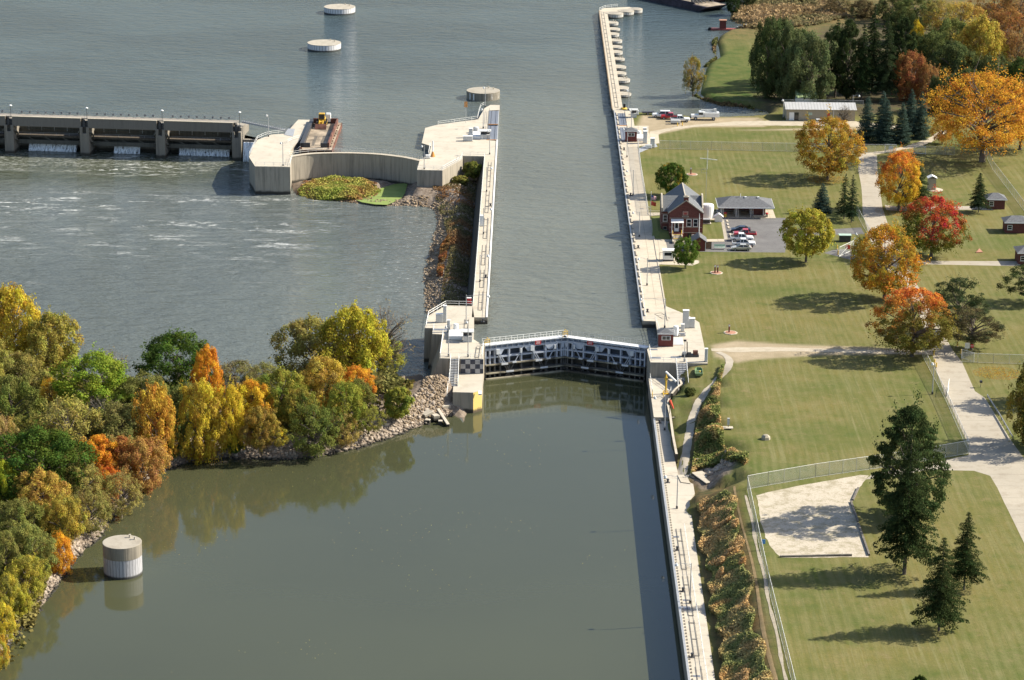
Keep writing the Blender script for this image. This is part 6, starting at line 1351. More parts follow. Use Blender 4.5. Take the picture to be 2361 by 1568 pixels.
MB().tube((x0 + 13.6, y0 - .1, 0), (x0 + 13.6, y0 - .1, h), .07).build('downspout', M['white'], e)
x0, y0 = W(1836, 240); x1, _ = W(1883, 240); e = T('storage_shed', 'low shed with green striped roof behind the tan building', 'shed', ((x0 + x1) / 2, y0, 0)); MB().box(x0, x1, y0, y0 + 4, -.05, 1.9).build('wall', M['white'], e)
M['green_roof'] = ribbed('striped_green_roof', (.30, .38, .20), 1.3, 1.9); m_ = MB(); slab(m_, (x0 - .2, y0 - .4, 1.9), (x1 + .2, y0 - .4, 1.9), (x1 + .2, y0 + 4.2, 3.4), (x0 - .2, y0 + 4.2, 3.4), .1); m_.build('roof', M['green_roof'], e)
lamp(1966, 244, 219, 0, 'lamp post behind the right end of the tan building', .9, math.pi, 'lamp posts by the service building'); lamp(1805.5, 274, 229, 0, 'lamp post at the left end of the tan building', .15, 0, 'lamp posts by the service building')
lamp(2149.5, 909, 836, -.05, 'dark lamp post by the roadside fence below the orange maple', .15, 0, 'lamp posts on the lawns'); lamp(1976.5, 578, 537, -.05, 'thin lamp post beside the open gate', .2, 0, 'lamp posts on the lawns')
x, y = W(1902, 292); mb = MB(); mb.box(x - 2.6, x + 2.6, y - .4, y + .4, 2.0, 2.2).box(x - 2.4, x - 2.2, y - .1, y + .1, 0, 2).box(x + 2.2, x + 2.4, y - .1, y + .1, 0, 2); single('bus_shelter_frame', mb, M['white'], 'white flat topped frame by the road behind the big maple', 'frame')
# ------------------------------------------------------------------ far barges and red dock
def farbarge(label, a, b, w_, mat, h=2.0):
    ax, ay = W(*a, ZU); bx, by = W(*b, ZU); L = math.hypot(bx - ax, by - ay); rz = math.atan2(by - ay, bx - ax)
    e = T('barge', label, 'barge', ((ax + bx) / 2, (ay + by) / 2, ZU - .5), rz, 'barges moored at the far shore')
    MB().prism([(-L / 2, 0), (L / 2, 0), (L / 2, w_), (-L / 2, w_)], 0, h + .5, base=[(-L / 2 + 2, 0), (L / 2 - 4.5, 0), (L / 2 - 4.5, w_), (-L / 2 + 2, w_)]).build('hull', mat, e, local=True)
    m_ = MB(); m_.box(-L / 2 + 2, L / 2 - 7, .5, .8, h + .5, h + 1.2).box(-L / 2 + 2, L / 2 - 7, w_ - .8, w_ - .5, h + .5, h + 1.2); m_.build('coaming', mat, e, local=True); MB().box(-L / 2 + 1, L / 2 - .5, .9, w_ - .9, h + .5, h + .56).build('deck', M['barge_deck'], e, local=True)
    m_ = MB(); m_.box(L / 2 - 9, L / 2 - 8.6, .8, w_ - .8, h + .5, h + 1.9)
    for i in range(6): m_.bar((L / 2 - 8.6, 1 + i * (w_ - 2) / 5, h + 1.9), (L / 2 - 6.8, 1 + i * (w_ - 2) / 5, h + .5), .2, .2)
    m_.build('end_rake', M['steel_dark'], e, local=True); return e
M['hull_dark'] = plain('dark_hull', (.045, .035, .05), .7, 0, .4, .4)
farbarge('long dark barge at the top edge of the photo', (1440, -10), (1628, 30), 10.5, M['hull_dark'])
fb = farbarge('rusty barge behind the long dark one at the top edge', (1560, -14), (1668, 8), 9, M['rust'], 1.8)
e = T('floating_dock', 'low red floating dock with a small red cabin at the far shore', 'dock', (*W(1665, 69, ZU), ZU - .1), -.02)
MB().box(-4, 13, -1.2, 1.2, 0, .6).build('deck', M['rust_red'] if 'rust_red' in M else M.setdefault('rust_red', plain('red_dock_paint', (.26, .07, .06), .7, 0, .25)), e, local=True); MB().box(-.9, 1.3, -.8, .9, .6, 3.4).build('cabin', M['maroon'], e, local=True); MB().box(-1.1, 1.5, -1, 1.1, 3.4, 3.6).build('cabin_roof', M['terra'], e, local=True); m_ = MB(); m_.tube((-4.2, -.8, .2), (-4.2, .8, .2), .7, 10); m_.build('fender', M['black'], e, local=True)
m_ = MB(); m_.tube((8, 0, .6), (8, 0, 2.2), .4, 8).box(5, 6, -.5, .5, .6, 1.3); m_.build('pump', M['steel_grey'], e, local=True)

# ------------------------------------------------------------------ fences
t = NT('chain_link'); P = t.coord('World', rot=(0, 0, 0)); x_, y_, z_ = t.sep(P); s_ = t.math('ADD', x_, y_)
u1 = t.math('ABSOLUTE', t.math('SUBTRACT', t.math('FRACT', t.math('MULTIPLY', t.math('ADD', s_, z_), 5.)), .5)); u2 = t.math('ABSOLUTE', t.math('SUBTRACT', t.math('FRACT', t.math('MULTIPLY', t.math('SUBTRACT', s_, z_), 5.)), .5))
mm = t.math('MAXIMUM', t.math('GREATER_THAN', u1, .40), t.math('GREATER_THAN', u2, .40)); t.l(t.math('MULTIPLY', mm, .72), t.p.inputs['Alpha']); M['mesh'] = t.fin((.46, .47, .46), .5, .2)
def fence(label, pts, h=2.1, z=-.05, step=3.0, group='chain link fences', rail=M['white_rail'], zs=None):
    pw_ = WP(pts) if not isinstance(pts[0], Vector) else pts; cx_ = sum(p[0] for p in pw_) / len(pw_); cy_ = sum(p[1] for p in pw_) / len(pw_)
    e = T('chain_link_fence', label, 'fence', (cx_, cy_, z), group=group); mm_ = MB(); rr = MB(); n_tot = 0
    for a, b in zip(pw_[:-1], pw_[1:]):
        a = Vector((*a, z)); b = Vector((*b, z)); L = (b - a).length; n = max(1, round(L / step)); d = (b - a).normalized(); nn = Vector((-d.y, d.x, 0)) * .012
        mm_.add([a, b, b + Vector((0, 0, h)), a + Vector((0, 0, h))], [(0, 1, 2, 3)])
        rr.tube(a + Vector((0, 0, h)), b + Vector((0, 0, h)), .035, 5).tube(a + Vector((0, 0, .08)), b + Vector((0, 0, .08)), .02, 4)
        for i in range(n + 1): p = a.lerp(b, i / n); pm = MB(); pm.tube(p, p + Vector((0, 0, h + .05)), .04, 5); pm.build('post', M['steel_grey'], e)
    o_ = mm_.build('mesh_panel', M['mesh'], e); rr.build('top_rail', rail, e); return e
fence('chain link fence along the left side of the drive below the maple', [(2127, 821), (2180, 921), (2234, 1043)])
fence('chain link fence crossing the lower lawn above the sand court', [(2234, 1045), (2125, 1064), (2005, 1082), (1880, 1100), (1770.7, 1119), (1723, 1127.7)], 2.6)
fence('long chain link fence between the weeds and the lower field', [(1723, 1127.7), (1770, 1348), (1824, 1565), (1842, 1640)], 2.4)
fence('chain link fence across the upper lawn toward the drive', [(1520.5, 342.5), (1640, 345), (1758, 347.5), (1920, 350), (2065.7, 352)], 2.3)
fence('chain link fence right of the upper drive gate', [(2107, 354), (2160, 355.5), (2200, 357)], 2.2)
fence('chain link fence running down the right edge past the brick huts', [(2270.7, 355), (2290, 392), (2330, 444), (2362, 487), (2420, 570)], 2.3)
fence('chain link fence between the pavement and the upper lawn', [(1470.5, 338), (1476.8, 392), (1493.5, 494.5), (1500, 497)], 2.1)
fence('short chain link fence in front of the brick house lawn', [(1494, 496), (1524, 496.5)], 1.2)
fence('short fence beside the drive left of the big orange maple', [(1974.5, 492), (1989, 520), (2008, 552)], 2.2)
fence('chain link fence by the stop sign running to the right edge', [(2218, 834), (2290, 837), (2400, 840)], 2.0)
fence('fence behind the tan service building', [(1808, 245), (1900, 245), (1990, 247)], 2.0, step=4)
fence('low thin fence behind the picnic shelter', [(1640, 500), (1655, 498)], 1.2)
# open gates
def swing(label, p, q_, h, sign=None, group='swing gates'):
    a = Vector((*W(*p), -.02)); b = Vector((*W(*q_), -.02)); e = T('swing_gate', label, 'gate', tuple(a), group=group); m_ = MB(); U = Vector((0, 0, h))
    m_.tube(a, a + U, .07, 6).tube(b + Vector((0, 0, .1)), b + U, .05, 6).tube(a + U, b + U, .05, 6).tube(a + Vector((0, 0, .15)), b + Vector((0, 0, .15)), .05, 6).tube(a + Vector((0, 0, .15)), b + U, .035, 5); m_.build('frame', M['white_rail'], e)
    MB().add([a, b, b + U, a + U], [(0, 1, 2, 3)]).build('mesh_panel', M['mesh'], e)
    if sign: c = a.lerp(b, sign[0]); o_ = MB().cbox((c.x, c.y - .1, h * .6), (1.1, .06, 1.0)).build('sign', M[sign[1]], e)
swing('open swing gate with red sign beside the yellow posts', (1935, 592), (1967, 577), 2.4, (.6, 'sock'))
swing('second open swing gate leaf beside the lamp post', (1969, 566), (1980, 574), 2.0)
swing('swing gate leaf at the upper drive', (2107, 353.7), (2134, 356), 2.2)
swing('gate leaf with blue sign at the upper drive fence', (2040, 351.5), (2066, 352), 2.3, (.5, 'white'))
swing('swing gate leaf by the stop sign', (2217, 826), (2245, 835), 2.0)
swing('small pedestrian gate standing open at the roadside', (2184, 914), (2187.5, 893), 1.8)
x, y = W(2240, 822); e = T('stop_sign', 'red octagonal stop sign by the road gate', 'sign', (x, y, 0)); MB().tube((0, 0, 0), (0, 0, 2.2), .04, 5).build('post', M['steel_grey'], e, local=True)
m_ = MB(); m_.add([(.42 * math.cos(R(22.5 + 45 * i)), yy, 2.3 + .42 * math.sin(R(22.5 + 45 * i))) for yy in (-.06, -.03) for i in range(8)], [tuple(range(8)), tuple(range(15, 7, -1))] + [((i + 1) % 8, i, 8 + i, 8 + (i + 1) % 8) for i in range(8)]); sp = m_.build('sign_plate', M['red'], e, local=True)
tc = bpy.data.curves.new('lettering', 'FONT'); tc.body = 'STOP'; tc.size = .34; tc.align_x = 'CENTER'; tc.align_y = 'CENTER'; tc.extrude = .004; to = bpy.data.objects.new('lettering', tc); sc.collection.objects.link(to); tc.materials.append(M['white']); bpy.context.view_layer.update(); tm = bpy.data.meshes.new_from_object(to); bpy.data.objects.remove(to); to = bpy.data.objects.new('lettering', tm); sc.collection.objects.link(to); to.parent = sp; to.location = (0, -.07, 2.3); to.rotation_euler = (R(90), 0, 0)
x, y = W(2229, 818); mb = MB(); mb.tube((x, y, 0), (x, y, 1.6), .04, 5).box(x - .5, x + .5, y - .05, y - .01, 1.4, 2.6); single('notice_sign', mb, M['white'], 'white notice board left of the stop sign', 'sign')
x, y = W(1914.5, 348) if False else W(2261, 893); mb = MB(); mb.tube((x, y, 0), (x, y, 1.0), .05, 5).box(x - .25, x + .25, y - .3, y + .3, 1.0, 1.4); single('mailbox', mb, M['steel_dark'], 'dark mailbox at the right side of the drive', 'mailbox')
x, y = W(1692 + 60.5, 1270); 
gr = WP([(2275.7, 917), (2305, 963), (2334, 1013)]); e = T('guard_rail', 'metal guard rail along the right side of the drive', 'guard rail', (*gr[1], 0)); m_ = MB(); m_.bar((*gr[0], .6), (*gr[1], .6), .08, .32).bar((*gr[1], .6), (*gr[2], .6), .08, .32); m_.build('rail', M['steel_grey'], e)
m_ = MB()
for i in range(10): f = i / 9; m_.cbox((gr[0][0] * (1 - f) + gr[2][0] * f + .1, gr[0][1] * (1 - f) + gr[2][1] * f, .35), (.15, .15, .7))
m_.build('post', M['wood_grey'], e)
def timber(label, a, b): 
    p, q_ = W(*a), W(*b); mb = MB(); L = math.hypot(p[0] - q_[0], p[1] - q_[1]); mb.bar((*p, .08), (*q_, .10), .35, .3).bar((p[0] * .5 + q_[0] * .5, p[1] * .5 + q_[1] * .5, .10), (*q_, .12), .28, .34); single('timber', mb, M['wood_grey'], label, 'timber', 'timbers edging the sand court')
timber('long grey timber along the near edge of the sand court', (1798, 1284), (1964, 1281)); timber('grey timber slanting down at the lower right of the court', (1979, 1209), (2004, 1281)); timber('grey timber at the middle right of the court', (1962, 1157), (1978, 1204)); timber('grey timber at the upper right of the court', (1979, 1126), (1966, 1154))
mb = MB(); x, y = W(1757, 1268)
mb.tube((x, y, 0), (x, y, 1.9), .05, 5).box(x - .1, x + .5, y - .06, y + .02, 1.1, 1.9); single('fence_sign', mb, plain('blue_sign', (.08, .25, .55), .6), 'small blue sign on the fence beside the weeds', 'sign')
# concrete steps pad in the bank
bp2 = WP([(1562, 1096), (1590, 1096), (1586, 1104), (1592, 1116), (1570, 1113)], ZG); mb = MB(); mb.prism(bp2, -6, ZG + .12); single('bank_slab', mb, M['conc'], 'concrete slab between the guide wall and the rocky outfall', 'slab')

# ------------------------------------------------------------------ vegetation
def leafmat(c1, c2, mode='mix', tr=.36, cache={}):
    key = (c1, c2, mode)
    if key in cache: return cache[key]
    t = NT('foliage'); P = t.coord('Object'); oi = t.n('ObjectInfo'); rnd = oi.outputs['Random']
    ad = t.n('VectorMath', operation='ADD'); t.l(P, ad.inputs[0]); cmb = t.n('CombineXYZ')
    for i in range(3): t.l(t.math('MULTIPLY', rnd, 13.7 + i * 5), cmb.inputs[i])
    t.l(cmb.outputs[0], ad.inputs[1])
    n = t.noise(1.9, 3, .6, ad.outputs[0]); a = t.n('Attribute'); a.attribute_name = 'tint'; ti = a.outputs['Fac']
    z = t.sep(P)[2]; x = t.sep(P)[0]
    if mode == 'top': f = t.ramp(t.math('ADD', t.math('ADD', z, t.math('MULTIPLY', x, .22)), t.math('MULTIPLY', t.math('SUBTRACT', n, .5), 1.7)), .50, .92)
    elif mode == 'few': f = t.ramp(n, .54, .68)
    else: f = t.ramp(n, .36, .64)
    c = t.mix(f, c1, c2)
    hs_ = t.n('HueSaturation'); t.l(c, hs_.inputs['Color']); t.l(t.math('ADD', .455, t.math('MULTIPLY', ti, .09)), hs_.inputs['Hue'])
    t.l(t.math('ADD', .80, t.math('MULTIPLY', ti, .80)), hs_.inputs['Value']); hs_.inputs['Saturation'].default_value = 1.0
    d = t.n('BsdfDiffuse'); tb = t.n('BsdfTranslucent'); mx = t.n('MixShader'); mx.inputs[0].default_value = tr
    t.l(hs_.outputs[0], d.inputs[0]); t.l(hs_.outputs[0], tb.inputs[0]); t.l(d.outputs[0], mx.inputs[1]); t.l(tb.outputs[0], mx.inputs[2])
    t.l(mx.outputs[0], t.out.inputs[0]); cache[key] = t.m; return t.m
def leaf_mesh(name, C, N, S, tint, asp=1.0, rs=None):
    """quads at centres C, normals N, half sizes S"""
    n = len(C); N = N / (np.linalg.norm(N, axis=1, keepdims=True) + 1e-9)
    r = rs.normal(size=(n, 3)); U = np.cross(N, r); U /= np.linalg.norm(U, axis=1, keepdims=True) + 1e-9; Vv = np.cross(N, U)
    s = S[:, None]; a = asp if np.isscalar(asp) else asp
    V_ = np.stack([C - U * s - Vv * s * a, C + U * s * 1.1 - Vv * s * a * .8, C + U * s * .9 + Vv * s * a, C - U * s + Vv * s * a * .9], 1).reshape(-1, 3)
    me_ = mesh_np(name, V_, np.arange(4 * n).reshape(-1, 4)); at_ = me_.attributes.new('tint', 'FLOAT', 'FACE'); at_.data.foreach_set('value', tint.astype(np.float32)); return me_
def crown_mesh(seed, ncl=110, per=120, flat=1., zlo=.16, gap=0., rcl=(.15, .27), size=.027, squash=1., asym=.25, pointy=0.):
    rs = np.random.RandomState(seed); C = []; N = []; S = []; Ti = []; A = rs.rand(8) * 6.28; nodes = []
    for k in range(ncl):
        u = (k + .5) / ncl; ph = k * 2.39996 + rs.normal() * .25; zc = 1 - 2 * (u ** .92) ; zc = min(max(zc + rs.normal() * .06, -1), 1)
        rad = (1 - abs(zc) ** 2.2) ** .5 if zc > 0 else (1 - abs(zc) ** 2.8) ** .5
        rad *= 1 - pointy * max(zc, 0)
        lump = 1 + asym * (.5 * math.sin(ph * 2 + A[0] + zc * 2) + .5 * math.sin(ph * 3 + A[1] - zc * 3)); r = rad * lump * rs.uniform(.74, .92)
        if rs.rand() < gap: continue
        if rs.rand() < .16: r *= .55
        rc = rs.uniform(*rcl); zz = zlo + (1 - zlo) * (zc * .5 + .5) * (1 - rc * .35); c = np.array([r * math.cos(ph), r * math.sin(ph), zz])
        if rs.rand() < .12: c[:2] *= 1.14
        nodes.append(c); n = int(per * (rc / .21) ** 2)
        d = rs.normal(size=(n, 3)); d[:, 2] = np.abs(d[:, 2]) * np.where(rs.rand(n) < .8, 1, -1); o_ = c / (np.linalg.norm(c) + .1); d[:, :2] += .7 * o_[:2]; d /= np.linalg.norm(d, axis=1, keepdims=True)
        rr = rc * rs.uniform(.55, 1.08, (n, 1)); p = c + d * rr * np.array([1, 1, .5 * flat]); C.append(p); N.append(d + rs.normal(size=(n, 3)) * .45 + np.array([0, 0, .25])); S.append(rs.uniform(.7, 1.35, n) * size)
        Ti.append(np.clip(rs.normal(.5, .13) + rs.normal(0, .14, n), 0, 1))
    for k in range(int(ncl * (.9 if asym > .25 else .3))):   # small outlying sprays that break the outline
        c = nodes[rs.randint(len(nodes))]; d = c - np.array([0, 0, .45]); d = d / (np.linalg.norm(d) + .01); c2 = c + d * rs.uniform(.10, .26) * np.array([1, 1, .5]) + rs.normal(size=3) * .05; n = max(3, int(per * .09))
        C.append(c2 + rs.normal(size=(n, 3)) * np.array([.045, .045, .028])); N.append(rs.normal(size=(n, 3)) + np.array([0, 0, .6])); S.append(rs.uniform(.7, 1.3, n) * size); Ti.append(np.clip(rs.normal(.55, .15, n), 0, 1))
    C = np.concatenate(C); N = np.concatenate(N); S = np.concatenate(S); Ti = np.concatenate(Ti)
    # sizes are in crown-radius units horizontally; z is in units of total height, roughly twice as long
    return leaf_mesh('crown', C * np.array([1, 1, 1.9]), N, S, Ti, rs=rs), nodes
def fixz(me_):
    v = np.empty(len(me_.vertices) * 3, np.float32); me_.vertices.foreach_get('co', v); v = v.reshape(-1, 3); v[:, 2] /= 1.9; me_.vertices.foreach_set('co', v.ravel()); me_.update(); return me_
def trunk_mesh(seed, nodes, rt=.055, limbs=16, top=.72, fine=0):
    """tapered trunk with limbs towards the leaf clusters; crown units: radius 1, height 1"""
    rs = np.random.RandomState(seed + 99); m_ = MB(); p = Vector((0, 0, -.04)); n = 6; L = [p]
    for i in range(n): L.append(Vector((rs.normal() * .02 * i, rs.normal() * .02 * i, top * (i + 1) / n)))
    for i in range(n): m_.tube(L[i], L[i + 1], rt * (1 - i / (n + .6)) * (1.25 if i == 0 else 1), 7, r2=rt * (1 - (i + 1) / (n + .6)))
    sel = [nodes[i] for i in rs.permutation(len(nodes))[:limbs]]
    for c in sel:
        z0 = max(.12, min(top * .95, c[2] * .62)); a = Vector((0, 0, z0)); b = Vector(c); mid_ = a.lerp(b, .5) + Vector((0, 0, .03)); m_.tube(a, mid_, rt * .38, 5, r2=rt * .24); m_.tube(mid_, b, rt * .24, 4, r2=rt * .06)
        for k in range(fine): q_ = mid_.lerp(b, .3 + .6 * rs.rand()); m_.tube(q_, q_ + Vector((rs.normal() * .2, rs.normal() * .2, abs(rs.normal()) * .14)), rt * .1, 3, r2=rt * .03)
    me_ = bpy.data.meshes.new('trunk'); me_.from_pydata(m_.v, [], m_.f); me_.update(); return me_
def conifer_mesh(seed, levels=26, nb=9, droop=.10, dens=1., wid=1., zlo=.10, ragged=.25, taper=.8, size=.05):
    rs = np.random.RandomState(seed); C = []; N = []; S = []; Ti = []
    for l in range(levels):
        u = (l + .3 * rs.rand()) / levels; z0 = zlo + (1 - zlo) * u; R_ = (1 - u) ** taper * (1 + .12 * math.sin(l * 1.7 + seed)); R_ = max(R_, .03)
        if u < .10: R_ *= .80 + 2.0 * u
        for b in range(max(4, int(nb * (.55 + .45 * (1 - u))))):
            ph = 6.283 * rs.rand(); Lb = R_ * 1.12 * rs.uniform(1 - ragged * 1.6, 1 + ragged * .5); dv = np.array([math.cos(ph), math.sin(ph)]); nn = max(4, int(75 * Lb * dens) + 4)
            t_ = rs.uniform(.08, 1, nn) ** .8; side = np.array([-dv[1], dv[0]]); w_ = wid * .17 * np.sin(np.clip(t_, 0, 1) * 2.7) * (.4 + Lb); off = rs.uniform(-1, 1, nn) * w_
            x = dv[0] * Lb * t_ + side[0] * off; y = dv[1] * Lb * t_ + side[1] * off; z = z0 - droop * t_ * Lb * .55 + .035 * np.maximum(t_ - .75, 0) - rs.rand(nn) * .018 - np.abs(off) * .06
            C.append(np.stack([x, y, z * 3.0], 1)); nrm = np.stack([dv[0] * .35 + rs.normal(0, .45, nn), dv[1] * .35 + rs.normal(0, .45, nn), np.full(nn, .75)], 1); N.append(nrm); S.append(rs.uniform(.6, 1.3, nn) * size * (.65 + .35 * (1 - u)))
            Ti.append(np.clip(rs.normal(.5, .1) + rs.normal(0, .13, nn) + .22 * (t_ - .6), 0, 1))
    me_ = leaf_mesh('crown', np.concatenate(C), np.concatenate(N), np.concatenate(S), np.concatenate(Ti), asp=.7, rs=rs)
    v = np.empty(len(me_.vertices) * 3, np.float32); me_.vertices.foreach_get('co', v); v = v.reshape(-1, 3); v[:, 2] /= 3.0; me_.vertices.foreach_set('co', v.ravel()); me_.update(); return me_
def spruce_trunk():
    m_ = MB(); m_.tube((0, 0, -.03), (0, 0, .5), .045, 7, r2=.03); m_.tube((0, 0, .5), (0, 0, .97), .03, 6, r2=.006); me_ = bpy.data.meshes.new('trunk'); me_.from_pydata(m_.v, [], m_.f); return me_
TPL = {}
def tpl(kind, i):
    if (kind, i) in TPL: return TPL[(kind, i)]
    sd = hash((len(kind), i)) % 1000 + i * 17 + len(kind) * 31
    if kind == 'maple': c, nd = crown_mesh(sd, 230, 210, 1., .14, 0., (.10, .17), .0135, asym=.16); c = fixz(c); t_ = trunk_mesh(sd, nd, .05, 18)
    elif kind == 'round': c, nd = crown_mesh(sd, 160, 200, 1., .18, 0., (.11, .19), .019, asym=.10); c = fixz(c); t_ = trunk_mesh(sd, nd, .05, 12)
    elif kind == 'wood': c, nd = crown_mesh(sd, 130, 200, 1.1, .05, .08, (.12, .24), .0165, asym=.34); c = fixz(c); t_ = trunk_mesh(sd, nd, .045, 14, fine=2)
    elif kind == 'tall': c, nd = crown_mesh(sd, 150, 160, 1.2, .08, .15, (.14, .26), .0185, asym=.42, pointy=.08); c = fixz(c); t_ = trunk_mesh(sd, nd, .05, 16, fine=2)
    elif kind == 'loose': c, nd = crown_mesh(sd, 130, 110, 1., .10, .15, (.13, .24), .0165, asym=.42); c = fixz(c); t_ = trunk_mesh(sd, nd, .05, 34, fine=4)
    elif kind == 'bare': c, nd = crown_mesh(sd, 90, 5, 1., .16, .0, (.12, .2), .02, asym=.3); c = fixz(c); t_ = trunk_mesh(sd, nd, .045, 70, fine=7)
    elif kind == 'big': c, nd = crown_mesh(sd, 330, 150, .9, .20, .03, (.09, .16), .0105, asym=.28); c = fixz(c); t_ = trunk_mesh(sd, nd, .06, 40, fine=2)
    elif kind == 'pine': c, nd = crown_mesh(sd, 95, 190, .42, .22, .12, (.14, .26), .013, asym=.4); c = fixz(c); t_ = trunk_mesh(sd, nd, .045, 40, .85, fine=2)
    elif kind == 'pine_dense': c, nd = crown_mesh(sd, 260, 230, .40, .06, .08, (.11, .20), .0130, asym=.24, pointy=.42); c = fixz(c); t_ = trunk_mesh(sd, nd, .045, 30, .9)
    elif kind == 'bush': c, nd = crown_mesh(sd, 60, 110, 1., .0, .05, (.2, .32), .038, asym=.25); c = fixz(c); t_ = trunk_mesh(sd, nd, .04, 8)
    elif kind == 'spruce': c = conifer_mesh(sd, 26, 14, .20, 2.3, .95, .22, .32, .70, .021); t_ = spruce_trunk()
    elif kind == 'blue': c = conifer_mesh(sd, 32, 15, .06, 1.4, 1.3, .04, .16, .66, .027); t_ = spruce_trunk()
    elif kind == 'open': c = conifer_mesh(sd, 26, 10, .14, 1.2, .9, .16, .34, .6, .027); t_ = spruce_trunk()
    TPL[(kind, i)] = (c, t_); return TPL[(kind, i)]
NV = dict(maple=2, round=2, wood=6, tall=3, loose=3, bare=1, big=2, pine=3, pine_dense=2, bush=3, spruce=3, blue=2, open=2)
NAME = dict(maple='maple_tree', round='maple_tree', wood='deciduous_tree', tall='deciduous_tree', loose='deciduous_tree', bare='bare_tree', big='big_tree', pine='pine_tree', pine_dense='pine_tree', bush='shrub', spruce='spruce_tree', blue='spruce_tree', open='spruce_tree')
_cnt = {}; _rt = random.Random(11)
def tree(kind, vx, vb, vt, hw, c1, c2, label, mode='mix', z=None, group=None, bark=None, rzf=None, xyz=None):
    z = -.05 if z is None else z; x, y = W(vx, vb, z); H_ = hgt(vx, vb, vt, z)
    sc_ = F / math.sqrt(x * x + y * y + (HC - z) ** 2); rx = hw / sc_
    i = _cnt.get(kind, 0); _cnt[kind] = i + 1; cm, tm = tpl(kind, i % NV[kind])
    e = T(NAME[kind], label, 'shrub' if kind == 'bush' else 'tree', (x, y, z), 0, group)
    rz = _rt.random() * 6.283 if rzf is None else rzf
    for nm, me_, mat in (('crown', cm, leafmat(c1, c2, mode)), ('trunk', tm, bark or M['trunk'])):
        if not me_.materials: me_.materials.append(mat)
        o = bpy.data.objects.new(nm, me_); sc.collection.objects.link(o); o.parent = e; o.rotation_euler = (0, 0, rz); o.scale = (rx, rx, H_)
        if nm == 'trunk':
            k = H_ * .42 if kind not in ('spruce', 'blue', 'open') else H_ * .32; k = min(max(rx, H_ * .25), H_ * .6) if kind not in ('spruce', 'blue', 'open') else H_ * .3; o.scale = (k if kind in ('spruce', 'blue', 'open') else rx, k if kind in ('spruce', 'blue', 'open') else rx, H_)
        o.material_slots[0].link = 'OBJECT'; o.material_slots[0].material = mat
    return e
DG, MG, BG_, OL = (.026, .045, .014), (.060, .095, .020), (.15, .22, .025), (.17, .165, .05)
YE, OY, OR, RE, BO, TA = (.52, .38, .04), (.56, .29, .035), (.52, .17, .03), (.42, .07, .035), (.27, .13, .045), (.27, .20, .10)
SP, BL, YG, GO = (.034, .052, .018), (.055, .088, .070), (.30, .29, .05), (.38, .27, .07)
G3 = 'trees on the lock lawns'
tree('maple', 1907, 414, 272, 72, (.22, .19, .035), (.46, .24, .04), 'large yellow green maple casting a long shadow above the parking lot', group=G3)
tree('round', 1547, 453, 377, 35, (.06, .10, .02), (.40, .26, .03), 'small round green and yellow tree behind the brick house', 'few', group=G3)
tree('round', 1580, 620, 549, 30, (.07, .115, .022), (.12, .17, .03), 'small round green tree beside the red shed', group=G3)
tree('round', 1858, 605, 483, 56, (.27, .26, .045), (.38, .32, .05), 'yellow green tree at the right end of the parking lot', group=G3)
tree('blue', 1894.5, 490, 421, 24, BL, (.05, .08, .065), 'blue spruce left of the tall pair beside the drive', group=G3)
tree('open', 1945.7, 505, 397, 20, SP, (.03, .05, .03), 'left spruce of the pair beside the drive', group=G3)
tree('open', 1962.7, 512.5, 400, 19, SP, (.03, .05, .03), 'right spruce of the pair beside the drive', group=G3)
tree('maple', 2071.5, 485, 350, 50, (.50, .32, .04), (.55, .20, .04), 'yellow and orange maple left of the dark spruce', 'top', group=G3)
tree('spruce', 2112, 482, 371, 38, SP, (.03, .042, .02), 'dark spruce between the yellow maple and the kiosk', group=G3)
tree('maple', 2147, 593, 455, 74, (.11, .12, .022), RE, 'maple with bright red top below the dark spruce', 'top', group=G3)
tree('maple', 2038.7, 691, 522, 80, (.15, .16, .03), (.56, .26, .035), 'large orange maple beside the open gate', group=G3)
tree('maple', 2102.7, 822, 668, 90, (.15, .13, .03), (.52, .17, .04), 'largest orange red maple at the corner of the drive', 'top', group=G3)
tree('pine', 2207, 765, 638, 52, (.035, .05, .022), (.06, .08, .035), 'thin spreading pine right of the drive', group=G3)
tree('pine', 2239.5, 807, 712, 62, (.05, .06, .03), (.13, .10, .05), 'brownish thin pine by the stop sign', group=G3)
tree('spruce', 2255.7, 490, 396, 26, SP, (.03, .045, .025), 'lone spruce in front of the small brick hut', group=G3)
tree('pine', 2372, 700, 612, 50, SP, (.05, .065, .025), 'dark pine cut by the right edge of the photo', group=G3)
tree('wood', 2392, 1030, 815, 68, (.045, .06, .018), (.25, .19, .04), 'dark and yellow tree at the right edge beside the guard rail', group=G3)
tree('wood', 2440, 930, 770, 60, (.045, .06, .018), (.2, .16, .04), 'second dark tree just outside the right edge', group=G3)
tree('pine_dense', 2088, 1195, 930, 88, (.036, .055, .02), (.06, .082, .03), 'tall broad dark pine above the sand court', group=G3, )
tree('spruce', 2085, 1324, 985, 74, SP, (.032, .045, .018), 'tall spruce in front of the broad pine', group=G3)
tree('spruce', 2164.5, 1455, 1234, 62, SP, (.035, .047, .018), 'nearer spruce of the lower right pair', group=G3)
tree('spruce', 2222.5, 1360, 1175, 46, SP, (.035, .047, .018), 'farther spruce of the lower right pair', group=G3)
tree('bush', 2120, 1600, 1558, 18, SP, MG, 'dark shrub top at the bottom edge of the photo', group=G3)
for a in [(1997, 328, 219, 27, 'front left'), (2042, 329.5, 228, 26, 'front middle'), (2077.7, 329, 234, 23, 'front right'), (2120.7, 319, 209, 24, 'far right'), (2033, 312, 208, 24, 'back left'), (2098, 306, 203, 23, 'back right')]:
    tree('blue', a[0], a[1], a[2], a[3], BL, (.05, .08, .062), a[4] + ' blue spruce of the cluster right of the tan building', group='blue spruces by the service building')
tree('big', 2264, 373, 170, 118, (.46, .24, .035), (.56, .27, .04), 'giant spreading orange tree with thick trunk at upper right', group=G3)
